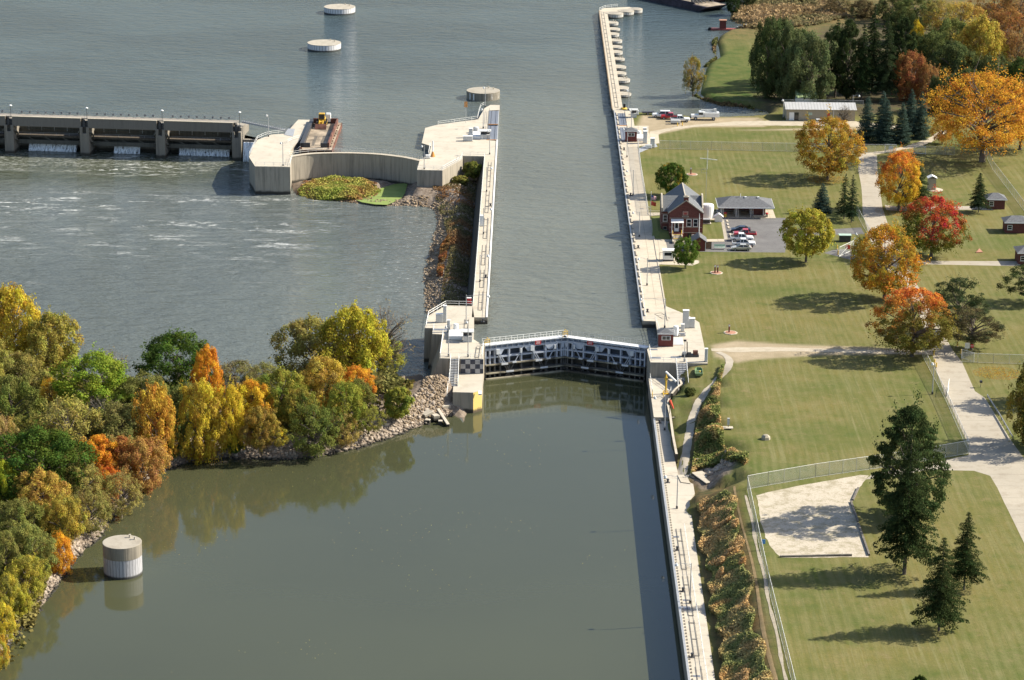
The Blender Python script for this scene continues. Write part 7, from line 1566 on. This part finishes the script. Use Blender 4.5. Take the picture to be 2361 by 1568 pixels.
tree('big', 2352, 345, 205, 60, (.42, .2, .035), (.5, .25, .04), 'orange tree behind the giant one at the right edge', group=G3)
tree('loose', 2172, 333, 262, 26, (.4, .2, .04), (.45, .25, .05), 'small orange tree left of the giant orange tree', group=G3)
tree('bare', 1945.7, 290.5, 245, 20, TA, TA, 'small nearly bare tree in front of the tan building', group=G3)
tree('loose', 1597, 219, 131, 23, (.10, .12, .04), (.42, .28, .05), 'narrow yellow green tree at the tip of the grassy point', z=-1.0, group='trees on the far peninsula')
FT = 'trees on the far peninsula'; WG = (.085, .11, .045); WL = (.14, .16, .07)
far = [('wood', 1768, 228, 42, 38, (.05, .075, .025), (.08, .10, .04), 'dark green tree furthest left of the far grove'), ('wood', 1812, 232, 62, 40, WG, WL, 'grey green willow in front of the far grove'),
       ('wood', 1868, 238, 78, 55, WG, WL, 'broad grey green willow beside the tan building'), ('wood', 1800, 205, 45, 35, (.05, .07, .025), (.07, .09, .035), 'dark tree behind the two willows'),
       ('spruce', 1925, 225, 40, 34, SP, (.035, .05, .02), 'tall dark spruce between willow and evergreens'), ('pine_dense', 1952, 232, 40, 36, (.03, .045, .018), (.05, .065, .025), 'dark evergreen behind the tan building'),
       ('spruce', 2010, 215, 3, 34, SP, (.03, .04, .02), 'tallest dark spruce of the far grove'), ('spruce', 1985, 235, 50, 30, SP, (.03, .05, .02), 'dark spruce left of the tallest one'), ('spruce', 2040, 235, 35, 34, (.028, .042, .018), (.04, .055, .025), 'dark spruce right of the tallest one'),
       ('pine_dense', 2080, 212, 35, 34, SP, (.035, .05, .022), 'dark evergreen above the rust brown oak'), ('wood', 2105, 190, 80, 38, (.07, .09, .03), (.13, .15, .05), 'green tree with pale top above the brown oak'),
       ('wood', 2150, 195, 75, 42, (.08, .10, .035), (.13, .15, .05), 'rounded green tree right of the brown oak'), ('wood', 2100, 232, 122, 42, BO, (.24, .10, .05), 'rust brown oak in front of the far grove'), ('loose', 2140, 238, 150, 32, BO, (.28, .16, .07), 'thin brown oak beside the rust brown one'),
       ('wood', 2112, 110, 50, 15, YE, YE, 'small bright yellow tree in the far grove'), ('wood', 2200, 215, 100, 50, (.075, .095, .035), (.12, .14, .055), 'grey green tree behind the giant orange tree'), ('wood', 2190, 160, 45, 50, (.09, .11, .035), (.15, .16, .05), 'green tree high in the far grove'),
       ('tall', 2260, 200, 42, 52, (.34, .26, .06), (.46, .34, .06), 'tall pale yellow tree in the far grove'), ('loose', 2215, 110, 5, 50, (.36, .25, .07), (.42, .3, .06), 'yellow tree at the top edge of the grove'), ('loose', 2160, 95, 0, 40, (.20, .18, .06), (.36, .26, .06), 'olive yellow tree at the top edge'),
       ('loose', 2320, 120, 20, 48, BO, (.34, .17, .06), 'brown tree at the upper right corner'), ('loose', 2340, 200, 70, 48, (.25, .17, .08), BO, 'thin brown tree right of the pale yellow one'), ('wood', 2350, 240, 135, 40, (.05, .07, .025), MG, 'dark green tree at the right edge behind the orange tree'),
       ('wood', 2290, 225, 130, 45, (.08, .1, .04), (.13, .14, .05), 'grey green tree right behind the giant orange tree'), ('loose', 2290, 60, -20, 45, (.3, .18, .06), (.42, .2, .05), 'orange brown tree at the top right'), ('loose', 2350, 70, -25, 45, BO, TA, 'tan tree in the top right corner'),
       ('wood', 2080, 100, 25, 40, (.035, .05, .02), (.08, .09, .03), 'dark green tree high in the far grove'), ('wood', 2110, 60, -10, 45, (.09, .11, .035), (.14, .15, .05), 'green tree at the top edge above the dark spruces'), ('wood', 2055, 50, -15, 35, (.07, .09, .03), (.12, .12, .05), 'green tree near the top of the far spruces'),
       ('wood', 1925, 150, 60, 28, (.05, .07, .025), WG, 'green tree behind the dark evergreens'), ('wood', 1990, 40, 0, 30, (.10, .09, .045), (.17, .12, .06), 'brown green tree near the top edge'), ('loose', 1935, 30, -10, 30, (.12, .10, .05), (.16, .13, .06), 'small brownish tree at the top edge'),
       ('wood', 1690, 30, -8, 16, (.03, .045, .018), DG, 'small dark tree behind the far barges'), ('wood', 1720, 15, -15, 20, (.06, .07, .03), DG, 'dark bushy tree at the top edge by the barges'),
       ('wood', 2170, 262, 170, 34, (.05, .07, .025), (.08, .1, .04), 'dark green tree behind the blue spruces'), ('wood', 2225, 262, 160, 40, (.06, .08, .03), (.1, .12, .045), 'green tree behind the left part of the orange tree'), ('wood', 1840, 190, 70, 40, (.05, .07, .025), (.075, .1, .035), 'dark tree between the willows')]
for k, *a in far: tree(k, a[0], a[1], a[2], a[3], a[4], a[5], a[6], z=-.6, group=FT)
# wooded island: cx, cy, rx, ry of each crown in the photograph
GI = 'autumn trees on the wooded island'
isl = [('tall', 35, 745, 52, 82, YE, (.36, .30, .05), 'tallest yellow tree at the left edge'), ('tall', 122, 785, 50, 62, (.36, .29, .06), (.22, .21, .05), 'thin yellow olive tree right of the tallest yellow one'), ('wood', 45, 860, 55, 45, (.26, .22, .06), OL, 'olive yellow tree below the tallest yellow one'),
       ('wood', 215, 878, 76, 60, (.16, .22, .025), (.20, .25, .035), 'large bright green tree on the far bank'), ('loose', 120, 905, 24, 32, OY, YE, 'small golden tree left of the bright green one'), ('wood', 30, 930, 58, 62, (.12, .15, .03), OL, 'olive green tree at the left edge'), ('wood', 410, 832, 76, 60, (.045, .075, .018), (.085, .13, .022), 'dark green tree standing against the river'),
       ('wood', 481, 862, 32, 62, OY, (.56, .22, .03), 'narrow orange tree right of the dark green one'), ('wood', 468, 960, 44, 80, (.48, .36, .04), (.38, .28, .05), 'tall yellow tree below the narrow orange one'), ('wood', 361, 972, 46, 82, (.42, .20, .04), (.46, .32, .05), 'orange brown tree with yellow base'),
       ('wood', 335, 905, 60, 38, OL, (.14, .15, .04), 'olive tree behind the orange brown one'), ('wood', 265, 985, 60, 52, (.19, .17, .06), (.14, .15, .045), 'olive tree left of the orange brown one'), ('loose', 160, 985, 74, 62, (.30, .26, .06), (.24, .21, .07), 'broad pale olive yellow tree'), ('wood', 92, 1062, 92, 66, (.05, .085, .018), (.08, .12, .02), 'large dark green tree on the left slope'),
       ('wood', 224, 1045, 42, 38, OR, OY, 'bright orange tree right of the large dark green one'), ('wood', 330, 1065, 50, 52, (.34, .18, .06), (.36, .22, .07), 'orange brown tree at the near shore'), ('wood', 282, 1050, 36, 42, (.38, .16, .05), (.3, .18, .06), 'rust tree left of the shore orange brown one'), ('wood', 530, 952, 32, 62, YE, (.45, .33, .04), 'yellow tree right of the tall yellow one'),
       ('wood', 585, 925, 40, 46, OY, YE, 'golden orange tree in the middle of the island'), ('loose', 545, 872, 50, 36, OL, (.17, .14, .08), 'sparse olive tree against the river'), ('wood', 650, 905, 52, 50, (.13, .17, .03), (.3, .27, .05), 'green yellow tree in the middle of the island'),
       ('wood', 722, 800, 76, 62, (.27, .22, .06), (.20, .18, .06), 'broad olive yellow tree against the river'), ('tall', 818, 785, 62, 76, (.44, .36, .04), (.30, .28, .04), 'bright yellow tree tallest on the right of the island'), ('bare', 888, 775, 50, 66, TA, TA, 'leafless tree between the bright yellow tree and the river'),
       ('wood', 745, 878, 52, 52, (.46, .31, .05), (.30, .22, .06), 'golden tree below the broad olive one'), ('wood', 822, 876, 36, 30, (.52, .22, .04), OY, 'small orange tree below the bright yellow one'), ('loose', 884, 818, 44, 36, YG, OL, 'yellow green tree leaning over the river at right'), ('wood', 796, 932, 42, 48, (.13, .17, .03), YG, 'green tree above the right shore'),
       ('loose', 727, 985, 48, 52, (.17, .18, .045), (.12, .15, .035), 'olive green tree standing in front on the shore'), ('wood', 690, 945, 44, 46, (.08, .11, .025), (.34, .26, .05), 'dark green and gold tree behind the shore tree'), ('loose', 850, 962, 30, 28, YG, OL, 'thin yellow green tree near the rubble'), ('bush', 920, 921, 27, 28, (.13, .16, .035), YG, 'round green shrub in front of the rubble slope'),
       ('bush', 538, 1018, 17, 18, (.12, .17, .04), MG, 'small green shrub at the shaded shore'), ('loose', 640, 1005, 24, 18, YE, OL, 'small yellow shrub at the shore'), ('loose', 790, 985, 34, 34, GO, (.26, .2, .08), 'thin gold brown shrub above the shore'), ('wood', 96, 1135, 48, 48, (.34, .2, .06), (.42, .3, .06), 'orange tan tree below the large dark green one'),
       ('wood', 12, 1115, 32, 50, (.34, .32, .03), BG_, 'bright yellow green tree cut by the left edge'), ('wood', 0, 1010, 36, 50, TA, GO, 'tan tree cut by the left edge'), ('wood', 252, 1112, 28, 34, OR, (.45, .16, .04), 'small deep orange tree near the shore'), ('loose', 195, 1110, 46, 44, OL, (.3, .24, .07), 'olive tree left of the deep orange one'), ('loose', 280, 1135, 42, 44, (.22, .19, .07), (.30, .24, .07), 'olive tree hanging over the shore'),
       ('loose', 208, 1175, 44, 42, OL, (.28, .22, .07), 'olive yellow tree at the bend of the shore'), ('wood', 145, 1190, 44, 46, (.42, .29, .05), (.24, .22, .05), 'golden tree on the lower left slope'), ('wood', 45, 1195, 46, 42, (.18, .19, .045), OL, 'olive tree on the lower left slope'), ('wood', 138, 1272, 28, 40, (.55, .25, .03), OY, 'bright orange tree nearest the round cell'), ('wood', 68, 1262, 50, 50, (.15, .17, .05), (.24, .23, .06), 'grey green tree left of the bright orange one'),
       ('wood', 15, 1275, 36, 46, (.20, .19, .05), OL, 'olive tree at the left edge below the slope'), ('wood', 62, 1325, 44, 40, (.2, .2, .045), (.38, .32, .05), 'yellow olive tree above the near shore'), ('wood', 12, 1365, 34, 40, (.42, .34, .04), OL, 'yellow tree at the left edge'), ('wood', 40, 1385, 28, 30, (.36, .32, .04), YG, 'yellow green tree at the near shore'), ('wood', 4, 1430, 30, 38, YE, YG, 'bright yellow tree cut by the left edge near the bottom'),
       ('wood', 0, 1495, 20, 34, OY, YG, 'golden shrub at the bottom left edge'), ('loose', 160, 1075, 40, 40, (.2, .19, .06), OL, 'olive tree between the dark green and orange trees'), ('loose', 60, 1130, 40, 36, (.3, .18, .06), TA, 'thin rusty tree left of the orange tan one'), ('wood', 600, 980, 36, 40, (.34, .22, .04), (.22, .17, .05), 'shaded golden tree in the middle above the shore'),
       ('wood', 430, 930, 40, 44, (.10, .13, .035), OL, 'green tree between the orange brown and yellow trees'), ('wood', 400, 1000, 30, 40, (.13, .16, .05), (.09, .12, .03), 'green tree right of the orange brown one'), ('bare', 262, 850, 40, 40, TA, TA, 'dead grey tree on the far bank'), ('bare', 240, 945, 40, 30, TA, TA, 'pale dead branches among the olive trees'), ('wood', 290, 930, 36, 30, OL, BG_, 'yellow green tree behind the olive one'),
       ('wood', 80, 1000, 46, 44, (.14, .16, .04), (.28, .24, .06), 'olive green tree above the large dark green one'), ('wood', -30, 840, 50, 70, (.3, .26, .06), OL, 'olive tree outside the left edge'), ('loose', 610, 870, 44, 30, (.2, .19, .06), OL, 'thin olive tree behind the golden orange one'), ('wood', 826, 905, 30, 28, (.12, .14, .035), (.2, .18, .05), 'shaded green tree below the small orange one'), ('loose', 905, 985, 0, 0, OL, OL, '')]
for k, cx_, cy_, rx_, ry_, c1, c2, lb in isl:
    if not lb: continue
    vb = cy_ + ry_ * 1.30; vt = cy_ - ry_; x, y = W(cx_, vb, -5.); g_ = gz(x, y); z_ = max(g_, -7.0) 
    x, y = W(cx_, vb, z_); z_ = max(gz(x, y), -7.4)
    tree(k, cx_, vb, vt, rx_ * 1.12, c1, c2, lb, z=z_ - .1, group=GI, bark=M['trunk_pale'] if (k == 'bare' and cx_ < 600) else None)

# ------------------------------------------------------------------ rough growth and rocks
def weeds(name, polys, n, hrange, size, mat, label, seed, dens=None, zfun=gz, up=.25, clump=5., asp=1.6, fill=.06):
    rs = np.random.RandomState(seed); P_ = []
    for poly, share in polys:
        a = np.array(poly); lo = a.min(0); hi = a.max(0); need = int(n * share); got = 0; 
        while got < need:
            q_ = rs.rand(need * 2, 2) * (hi - lo) + lo; ok = sdist(q_[:, 0], q_[:, 1], poly) > .2
            cn = vnoise(q_[:, 0] * 1., q_[:, 1], clump, seed) * .65 + vnoise(q_[:, 0], q_[:, 1], clump * .35, seed + 1) * .35
            ok &= rs.rand(len(q_)) < sst((cn - .28) / .3) * (1 - fill) + fill; q_ = q_[ok][:need - got]; P_.append(q_); got += len(q_)
    Q = np.concatenate(P_); hN = .65 * vnoise(Q[:, 0], Q[:, 1], clump * 1.5, seed + 2) + .35 * vnoise(Q[:, 0], Q[:, 1], clump * .5, seed + 3); n = len(Q)
    Hh_ = (hrange[0] + (hrange[1] - hrange[0]) * hN) ; zz = np.array([zfun(a, b) for a, b in Q]); f = rs.rand(n) ** .6
    C = np.stack([Q[:, 0], Q[:, 1], zz + Hh_ * f], 1); N = rs.normal(size=(n, 3)); N[:, 2] = np.abs(N[:, 2]) + up
    me_ = leaf_mesh(name, C, N, rs.uniform(.6, 1.4, n) * size, np.clip(rs.normal(.5, .17, n) + .25 * (f - .5), 0, 1), asp=asp, rs=rs); me_.materials.append(mat)
    o = bpy.data.objects.new(name, me_); sc.collection.objects.link(o); return tag(o, label, kind='stuff')
def worldleaf(name, cols, sc_=.12, seed=0.):
    """foliage coloured in patches by place: list of (threshold, colour)"""
    t = NT(name); P = t.coord('World'); n = t.noise(sc_, 3, .6, P); c = cols[0][1]
    for th, col in cols[1:]: c = t.mix(t.ramp(n, th - .055, th + .055), c, col)
    a = t.n('Attribute'); a.attribute_name = 'tint'; hs_ = t.n('HueSaturation'); t.put(hs_.inputs['Color'], c); t.l(t.math('ADD', .5, t.math('MULTIPLY', a.outputs['Fac'], 1.)), hs_.inputs['Value'])
    d = t.n('BsdfDiffuse'); tb = t.n('BsdfTranslucent'); mx = t.n('MixShader'); mx.inputs[0].default_value = .25; t.l(hs_.outputs[0], d.inputs[0]); t.l(hs_.outputs[0], tb.inputs[0]); t.l(d.outputs[0], mx.inputs[1]); t.l(tb.outputs[0], mx.inputs[2]); t.l(mx.outputs[0], t.out.inputs[0]); return t.m
wA = [(31.1 + .55 * math.sin(y_ * .7) + .4 * math.sin(y_ * .23), y_) for y_ in range(335, 449, 2)] + [(37.1 + .6 * math.sin(y_ * .5 + 1) + .5 * math.sin(y_ * .19), y_) for y_ in range(447, 334, -2)]
weeds('tall_weeds', [(wA, 1.)], 110000, (.3, 1.5), .095, worldleaf('weed_leaves', [(0, (.60, .40, .18)), (.38, (.50, .36, .16)), (.44, (.32, .29, .12)), (.51, (.16, .21, .07)), (.58, (.40, .32, .13)), (.64, (.58, .34, .14))], .085), 'band of tall green and orange brown weeds beside the lower guide wall', 1, clump=2.6, fill=.5, up=.7)
wB = WP([(1662, 858), (1672, 858), (1662, 905), (1660, 955), (1665, 1000), (1672, 1035), (1700, 1058), (1728, 1078), (1722, 1092), (1690, 1078), (1660, 1060), (1610, 1062), (1590, 1080), (1598, 1030), (1602, 985), (1615, 945), (1640, 905)], -1.5)
rp = random.Random(8); pl_ = []
for i in range(24):
    cx_, cy_, r_ = rp.uniform(32.2, 36.8), rp.choice([rp.uniform(338, 446), rp.uniform(408, 446), rp.uniform(408, 446)]), rp.uniform(.6, 1.7); pl_.append(([(cx_ + r_ * math.cos(a) * rp.uniform(.8, 1.2), cy_ + r_ * 1.3 * math.sin(a) * rp.uniform(.8, 1.2)) for a in [k * math.pi / 5 for k in range(10)]], 1 / 24))
weeds('plume_grass', pl_, 22000, (.6, 1.9), .055, worldleaf('plume_leaves', [(0, (.60, .40, .19)), (.5, (.54, .37, .18)), (.6, (.46, .27, .11))], .3), 'feathery golden orange grass clumps rising out of the weeds', 41, clump=1.6, fill=.8, up=.6)
weeds('tall_weeds', [(wB, 1.)], 30000, (.1, 1.8), .09, worldleaf('weed_leaves_bank', [(0, (.48, .32, .14)), (.42, (.26, .25, .09)), (.5, (.12, .18, .05)), (.58, (.46, .30, .13))], .16), 'weeds on the bank between the gravel path and the lower lawn', 2, clump=3., fill=.5, up=.7)
wM = WP([(684, 432), (720, 418), (770, 408), (830, 412), (868, 425), (880, 432), (860, 442), (820, 452), (760, 450), (700, 448)], -6.)
weeds('marsh_plants', [(wM, 1.)], 17000, (.2, 1.3), .13, worldleaf('marsh_leaves', [(0, (.24, .29, .06)), (.45, (.33, .32, .08)), (.55, (.36, .26, .08)), (.64, (.32, .15, .07))], .12), 'yellow green marsh plants below the curved wall', 3, clump=3., fill=.25, up=.7)
wS = [(-19, 560), (-12.5, 560), (-12.5, 700), (-22, 704), (-25, 690), (-21, 660), (-18.5, 630), (-19.5, 600)]
wF = WP([(680, 440), (700, 420), (870, 424), (880, 440), (850, 458), (800, 462), (740, 457), (700, 450)], -6.6)
weeds('marsh_fringe', [(wF, 1.)], 5000, (.05, .5), .12, worldleaf('fringe_leaves', [(0, (.34, .17, .09)), (.5, (.26, .2, .09)), (.6, (.3, .12, .07))], .15), 'low brown plants fringing the marsh', 31, clump=3.)
weeds('bank_shrubs', [(wS, 1.)], 15000, (.05, 1.0), .11, worldleaf('bank_leaves', [(0, (.24, .13, .06)), (.40, (.22, .17, .09)), (.46, (.12, .12, .05)), (.55, (.24, .20, .11)), (.62, (.11, .12, .04)), (.68, (.26, .13, .06))], .07), 'red brown and green shrubs on the rubble bank beside the lock wall', 5, clump=7.)
weeds('bank_grass', [(WP([(885, 872), (960, 852), (1010, 846), (1036, 852), (1030, 872), (985, 886), (930, 898), (890, 892)], -3.6), 1.)], 16000, (.05, .6), .12, worldleaf('dry_grass', [(0, (.50, .36, .19)), (.5, (.34, .24, .13)), (.62, (.2, .19, .08))], .2), 'dry tan grass on the ridge of the rubble bank', 6, clump=3.)
iw = [(-100, 330), (-78, 372)] + [(a - 3, b + 5) for a, b in islLow[4:-2]] + [(-22, 512)] + [(a, b - 6) for a, b in islHi[2:]] + [(-110, 500)]
weeds('undergrowth', [(iw, 1.)], 60000, (.2, 2.6), .22, worldleaf('undergrowth_leaves', [(0, (.20, .17, .06)), (.42, (.12, .13, .04)), (.5, (.26, .2, .06)), (.58, (.09, .11, .03)), (.66, (.3, .2, .06))], .09), 'mixed undergrowth beneath the trees of the island', 7, clump=6.)
pg = WP([(1625, 215), (1660, 150), (1700, 90), (1760, 75), (1800, 30), (1770, 10), (1690, 20), (1680, 45), (1740, 60), (1660, 82), (1650, 120), (1660, 132), (1625, 150), (1612, 190)], -.6)
pz = WP([(1672, 62), (1700, 20), (1770, -15), (1900, -15), (1960, 40), (1880, 60), (1780, 72)], -.6)
sh_ = shoreR[6:22]; shp = sh_ + [(a + 5, b + 2) for a, b in sh_[::-1]]
weeds('shore_growth', [(WP([(1752, 262), (1730, 256), (1690, 252), (1655, 247.5), (1626, 240), (1606, 230), (1596, 217), (1604, 216), (1616, 224), (1660, 238), (1730, 246), (1760, 256)], -1.2), .6), (WP([(1620, 152), (1646, 136), (1643, 112), (1640, 98), (1648, 84), (1656, 86), (1650, 112), (1654, 138), (1630, 154)], -1.2), .2), (WP([(1668, 70), (1672, 45), (1690, 52), (1715, 58), (1720, 62)], -1.2), .2)], 9000, (.3, 2.2), .22, worldleaf('shore_leaves', [(0, (.22, .15, .08)), (.45, (.14, .14, .05)), (.55, (.09, .11, .04)), (.62, (.28, .19, .1))], .1), 'brown and green growth along the shore of the grassy point', 21, clump=5.)
weeds('dry_reeds', [(pz, 1.)], 9000, (.2, 1.4), .32, worldleaf('reed_leaves', [(0, (.34, .24, .13)), (.45, (.26, .19, .10)), (.55, (.12, .13, .06)), (.62, (.36, .26, .14))], .03), 'dry reeds and scrub on the far flats', 8, clump=12.)
me_ = bpy.data.meshes.new('duckweed'); me_.from_pydata([(a, b, -7.12) for a, b in POND], [], [tuple(range(len(POND)))]); me_.update()
if me_.polygons[0].normal.z < 0: me_.flip_normals()
t = NT('duckweed'); P = t.coord('World'); n = t.noise(.5, 4, .6, P); me_.materials.append(t.fin(t.mix(t.ramp(n, .3, .7), (.17, .24, .055), (.24, .30, .09)), .8)); o = bpy.data.objects.new('duckweed', me_); sc.collection.objects.link(o); tag(o, 'flat bright green duckweed covering the small pond', kind='stuff')
def rocks(name, pts, label, seed, smin=.15, smax=.7, mat=None, flat=.6):
    rs = np.random.RandomState(seed); t_ = (1 + 5 ** .5) / 2
    B = np.array([(-1, t_, 0), (1, t_, 0), (-1, -t_, 0), (1, -t_, 0), (0, -1, t_), (0, 1, t_), (0, -1, -t_), (0, 1, -t_), (t_, 0, -1), (t_, 0, 1), (-t_, 0, -1), (-t_, 0, 1)]); B /= np.linalg.norm(B[0])
    Fi = np.array([(0, 11, 5), (0, 5, 1), (0, 1, 7), (0, 7, 10), (0, 10, 11), (1, 5, 9), (5, 11, 4), (11, 10, 2), (10, 7, 6), (7, 1, 8), (3, 9, 4), (3, 4, 2), (3, 2, 6), (3, 6, 8), (3, 8, 9), (4, 9, 5), (2, 4, 11), (6, 2, 10), (8, 6, 7), (9, 8, 1)])
    n = len(pts); s = smin + (smax - smin) * rs.rand(n) ** 2.6; V_ = B[None] * (1 + rs.uniform(-.3, .3, (n, 12, 1))) * s[:, None, None] * np.stack([rs.uniform(.7, 1.4, n), rs.uniform(.6, 1.2, n), rs.uniform(.4, .9, n) * flat / .6], 1)[:, None, :]
    a = rs.rand(n) * 6.28; ca, sa = np.cos(a)[:, None], np.sin(a)[:, None]; x = V_[..., 0] * ca - V_[..., 1] * sa; y = V_[..., 0] * sa + V_[..., 1] * ca; V_ = np.stack([x, y, V_[..., 2]], -1) + np.array(pts)[:, None, :]
    me_ = mesh_np(name, V_.reshape(-1, 3), (Fi[None] + 12 * np.arange(n)[:, None, None]).reshape(-1, 3)); at_ = me_.attributes.new('tint', 'FLOAT', 'FACE'); at_.data.foreach_set('value', np.repeat(rs.rand(n), 20).astype(np.float32)); me_.materials.append(mat or M['rock'])
    o = bpy.data.objects.new(name, me_); sc.collection.objects.link(o); return tag(o, label, kind='stuff')
t = NT('limestone_rubble'); P = t.coord('World'); a_ = t.n('Attribute'); a_.attribute_name = 'tint'; n = t.noise(1.5, 4, .7, P); z_ = t.sep(P)[2]
c = t.mix(a_.outputs['Fac'], (.22, .175, .13), (.46, .39, .32)); c = t.mix(t.ramp(n, .4, .75, 0, .6), c, (.13, .10, .08)); c = t.mix(t.ramp(z_, ZL + .55, ZL + .2), c, (.035, .033, .028)); M['rock'] = t.fin(c, .9, 0, .2)
t = NT('brown_rubble'); P = t.coord('World'); a_ = t.n('Attribute'); a_.attribute_name = 'tint'; n = t.noise(.6, 4, .7, P)
c = t.mix(a_.outputs['Fac'], (.17, .125, .08), (.40, .32, .235)); M['rock_brown'] = t.fin(t.mix(t.ramp(n, .4, .65, 0, .7), c, (.20, .145, .09)), .95, 0, .1)
def shorepts(line, n, d0, d1, side, seed, zf=gz):
    rs = np.random.RandomState(seed); L = [Vector(p) for p in line]; le = [(b - a).length for a, b in zip(L[:-1], L[1:])]; tot = sum(le); P_ = []
    for i in range(n):
        s = rs.rand() * tot; k = 0
        while k < len(le) - 1 and s > le[k]: s -= le[k]; k += 1
        p = L[k].lerp(L[k + 1], min(1, s / le[k])); d = (L[k + 1] - L[k]).normalized(); q_ = p + Vector((-d.y, d.x)) * side * (d0 + (d1 - d0) * rs.rand() ** 1.3); P_.append((q_.x, q_.y, zf(q_.x, q_.y) + rs.uniform(-.1, .1)))
    return P_
rocks('shore_rocks', shorepts(islLow, 9000, -.7, 6.5, 1, 1), 'pale rubble lining the near shore of the island', 1, .12, .62)
rocks('shore_rocks', shorepts([(-24, 502), (-18, 508), (-15.6, 521)], 3600, -3.5, 1.2, -1, 6), 'brown rubble and earth rising to the low pier', 2, .05, .42, mat=M['rock_brown'])
rocks('shore_rocks', shorepts(strip[2:19], 6200, -.6, 5.0, 1, 3), 'rubble shore between the tailwater and the lock wall', 3, .08, .5, mat=M['rock_brown'])
rocks('shore_rocks', shorepts([(-14, 560), (-13.5, 700)], 1600, -1, 7, 1, 9) + shorepts([(-18, 690), (-14, 704)], 500, -3, 4, 1, 10), 'scattered rubble along the foot of the river lock wall', 8, .12, .5)
rocks('outfall_rocks', shorepts(WP([(1600, 1075), (1690, 1080)], -3.), 420, -4, 5, 1, 4), 'grey broken rock in the ditch outfall', 4, .2, .9, flat=.5)
rocks('shore_rocks', shorepts(shoreR[0:8], 500, -1, 1.5, -1, 12) + shorepts(shoreR[8:20], 500, -1, 1, -1, 13), 'small stones along the inlet shore', 9, .1, .4)
def block(label, a, b, w_, h_, z, dz=0., mat=None):
    p, q_ = W(*a, z), W(*b, z); mb = MB(); mb.bar((*p, z), (*q_, z + dz), w_, h_); single('concrete_block', mb, mat or M['conc_low'], label, 'concrete block', 'broken concrete by the low pier', bev=.08)
block('long concrete slab lying on the rubble slope left of the pier', (1000, 884), (1020, 916), 1.0, .4, -5.0, -.8); block('short slab beside the pier wall', (1026, 897), (1038, 914), 1.6, .4, -5.2, -.3); block('upright broken block between slab and water', (1013, 926), (1019, 938), 1.1, 1.6, -6.3)
block('wide block against the pier near the water', (1017, 943), (1037, 940), 1.2, 1.5, -6.5); block('large tilted slab at the left of the broken blocks', (973, 957), (993, 953), 2.2, .6, -6.3, .5); block('rounded block in the middle of the broken concrete', (997, 963), (1011, 961), 1.3, 1.1, -6.7)
block('long fallen beam sloping into the water', (1003, 935), (1033, 967), .7, .7, -6.0, -1.3); block('small dark block at the waterline', (980, 971), (992, 972), 1.0, .9, -7.2); block('small brown block at the waterline near the pier', (1010, 974), (1020, 974), .9, .9, -7.2); block('pale chunk on top of the slope', (1040, 891), (1030, 889), 1., .5, -4.4)
block('large pale slab in the ditch outfall', (1606, 1090), (1640, 1112), 2.4, .5, -3.3, -.2, M['conc']); block('second slab in the ditch outfall', (1640, 1085), (1655, 1105), 1.6, .6, -3.2, .1, M['conc_dark']); block('rounded slab at the upper edge of the outfall', (1665, 1068), (1690, 1060), 1.3, .5, -2., .3, M['conc'])
tree('bush', 1090, 408, 372, 20, (.13, .16, .035), (.2, .2, .05), 'green shrub in the rubble gap beside the lock head', z=-4.5); tree('bush', 1062, 425, 405, 18, (.24, .22, .06), (.2, .2, .05), 'yellow green shrub below the lock head wall', z=-5.)
tree('bush', 1590, 912, 893, 12, (.07, .09, .03), (.12, .13, .04), 'low green shrub on the grass below the green boat', z=-1.7); wR = WP([(1015, 560), (1030, 545), (1042, 548), (1035, 575), (1028, 600), (1022, 632), (1004, 628), (1008, 600)], -5.)
weeds('red_shrubs', [(wR, 1.)], 4200, (.3, 1.8), .10, worldleaf('rust_leaves', [(0, (.24, .10, .05)), (.45, (.34, .15, .05)), (.53, (.17, .13, .06)), (.62, (.28, .12, .05))], .2), 'rust red shrubs along the top of the rubble bank', 25, clump=2.4, fill=.0)
rs = np.random.RandomState(77); Q = np.stack([rs.uniform(-70, 25, 6000), rs.uniform(350, 535, 6000)], 1); Q = Q[(sdist(Q[:, 0], Q[:, 1], island) < -1) & (vnoise(Q[:, 0], Q[:, 1], 14, 5) > .62)][:350]; n = len(Q)
me_ = leaf_mesh('floating_leaves', np.stack([Q[:, 0], Q[:, 1], np.full(n, ZL + .012)], 1), np.tile([0, 0, 1.], (n, 1)), rs.uniform(.03, .075, n), rs.rand(n), rs=rs); me_.materials.append(leafmat((.42, .34, .12), (.30, .22, .08))); o = bpy.data.objects.new('floating_leaves', me_); sc.collection.objects.link(o); tag(o, 'tiny leaves floating on the lower pool', kind='stuff')
# leaf litter under the maples
for vx, vy, r1, c in ((1907, 414, 5.5, (.36, .20, .04)), (2071, 486, 6, (.36, .18, .03)), (2300, 860, 5, (.34, .2, .04))):
    x, y = W(vx, vy); rs = np.random.RandomState(int(vx)); n = 1500; a = rs.rand(n) * 6.28; r = r1 * rs.rand(n) ** .6; C = np.stack([x + r * np.cos(a), y + r * np.sin(a) * .9, np.full(n, -.03)], 1)
    me_ = leaf_mesh('fallen_leaves', C, np.tile([0, 0, 1.], (n, 1)) + rs.normal(size=(n, 3)) * .1, rs.uniform(.04, .09, n), rs.rand(n), rs=rs); me_.materials.append(leafmat(c, c)); o = bpy.data.objects.new('fallen_leaves', me_); sc.collection.objects.link(o); tag(o, 'fallen leaves scattered on the lawn', kind='stuff')
for o in list(bpy.data.objects):
    if o.type == 'MESH' and len(o.data.polygons) == 0: bpy.data.objects.remove(o)
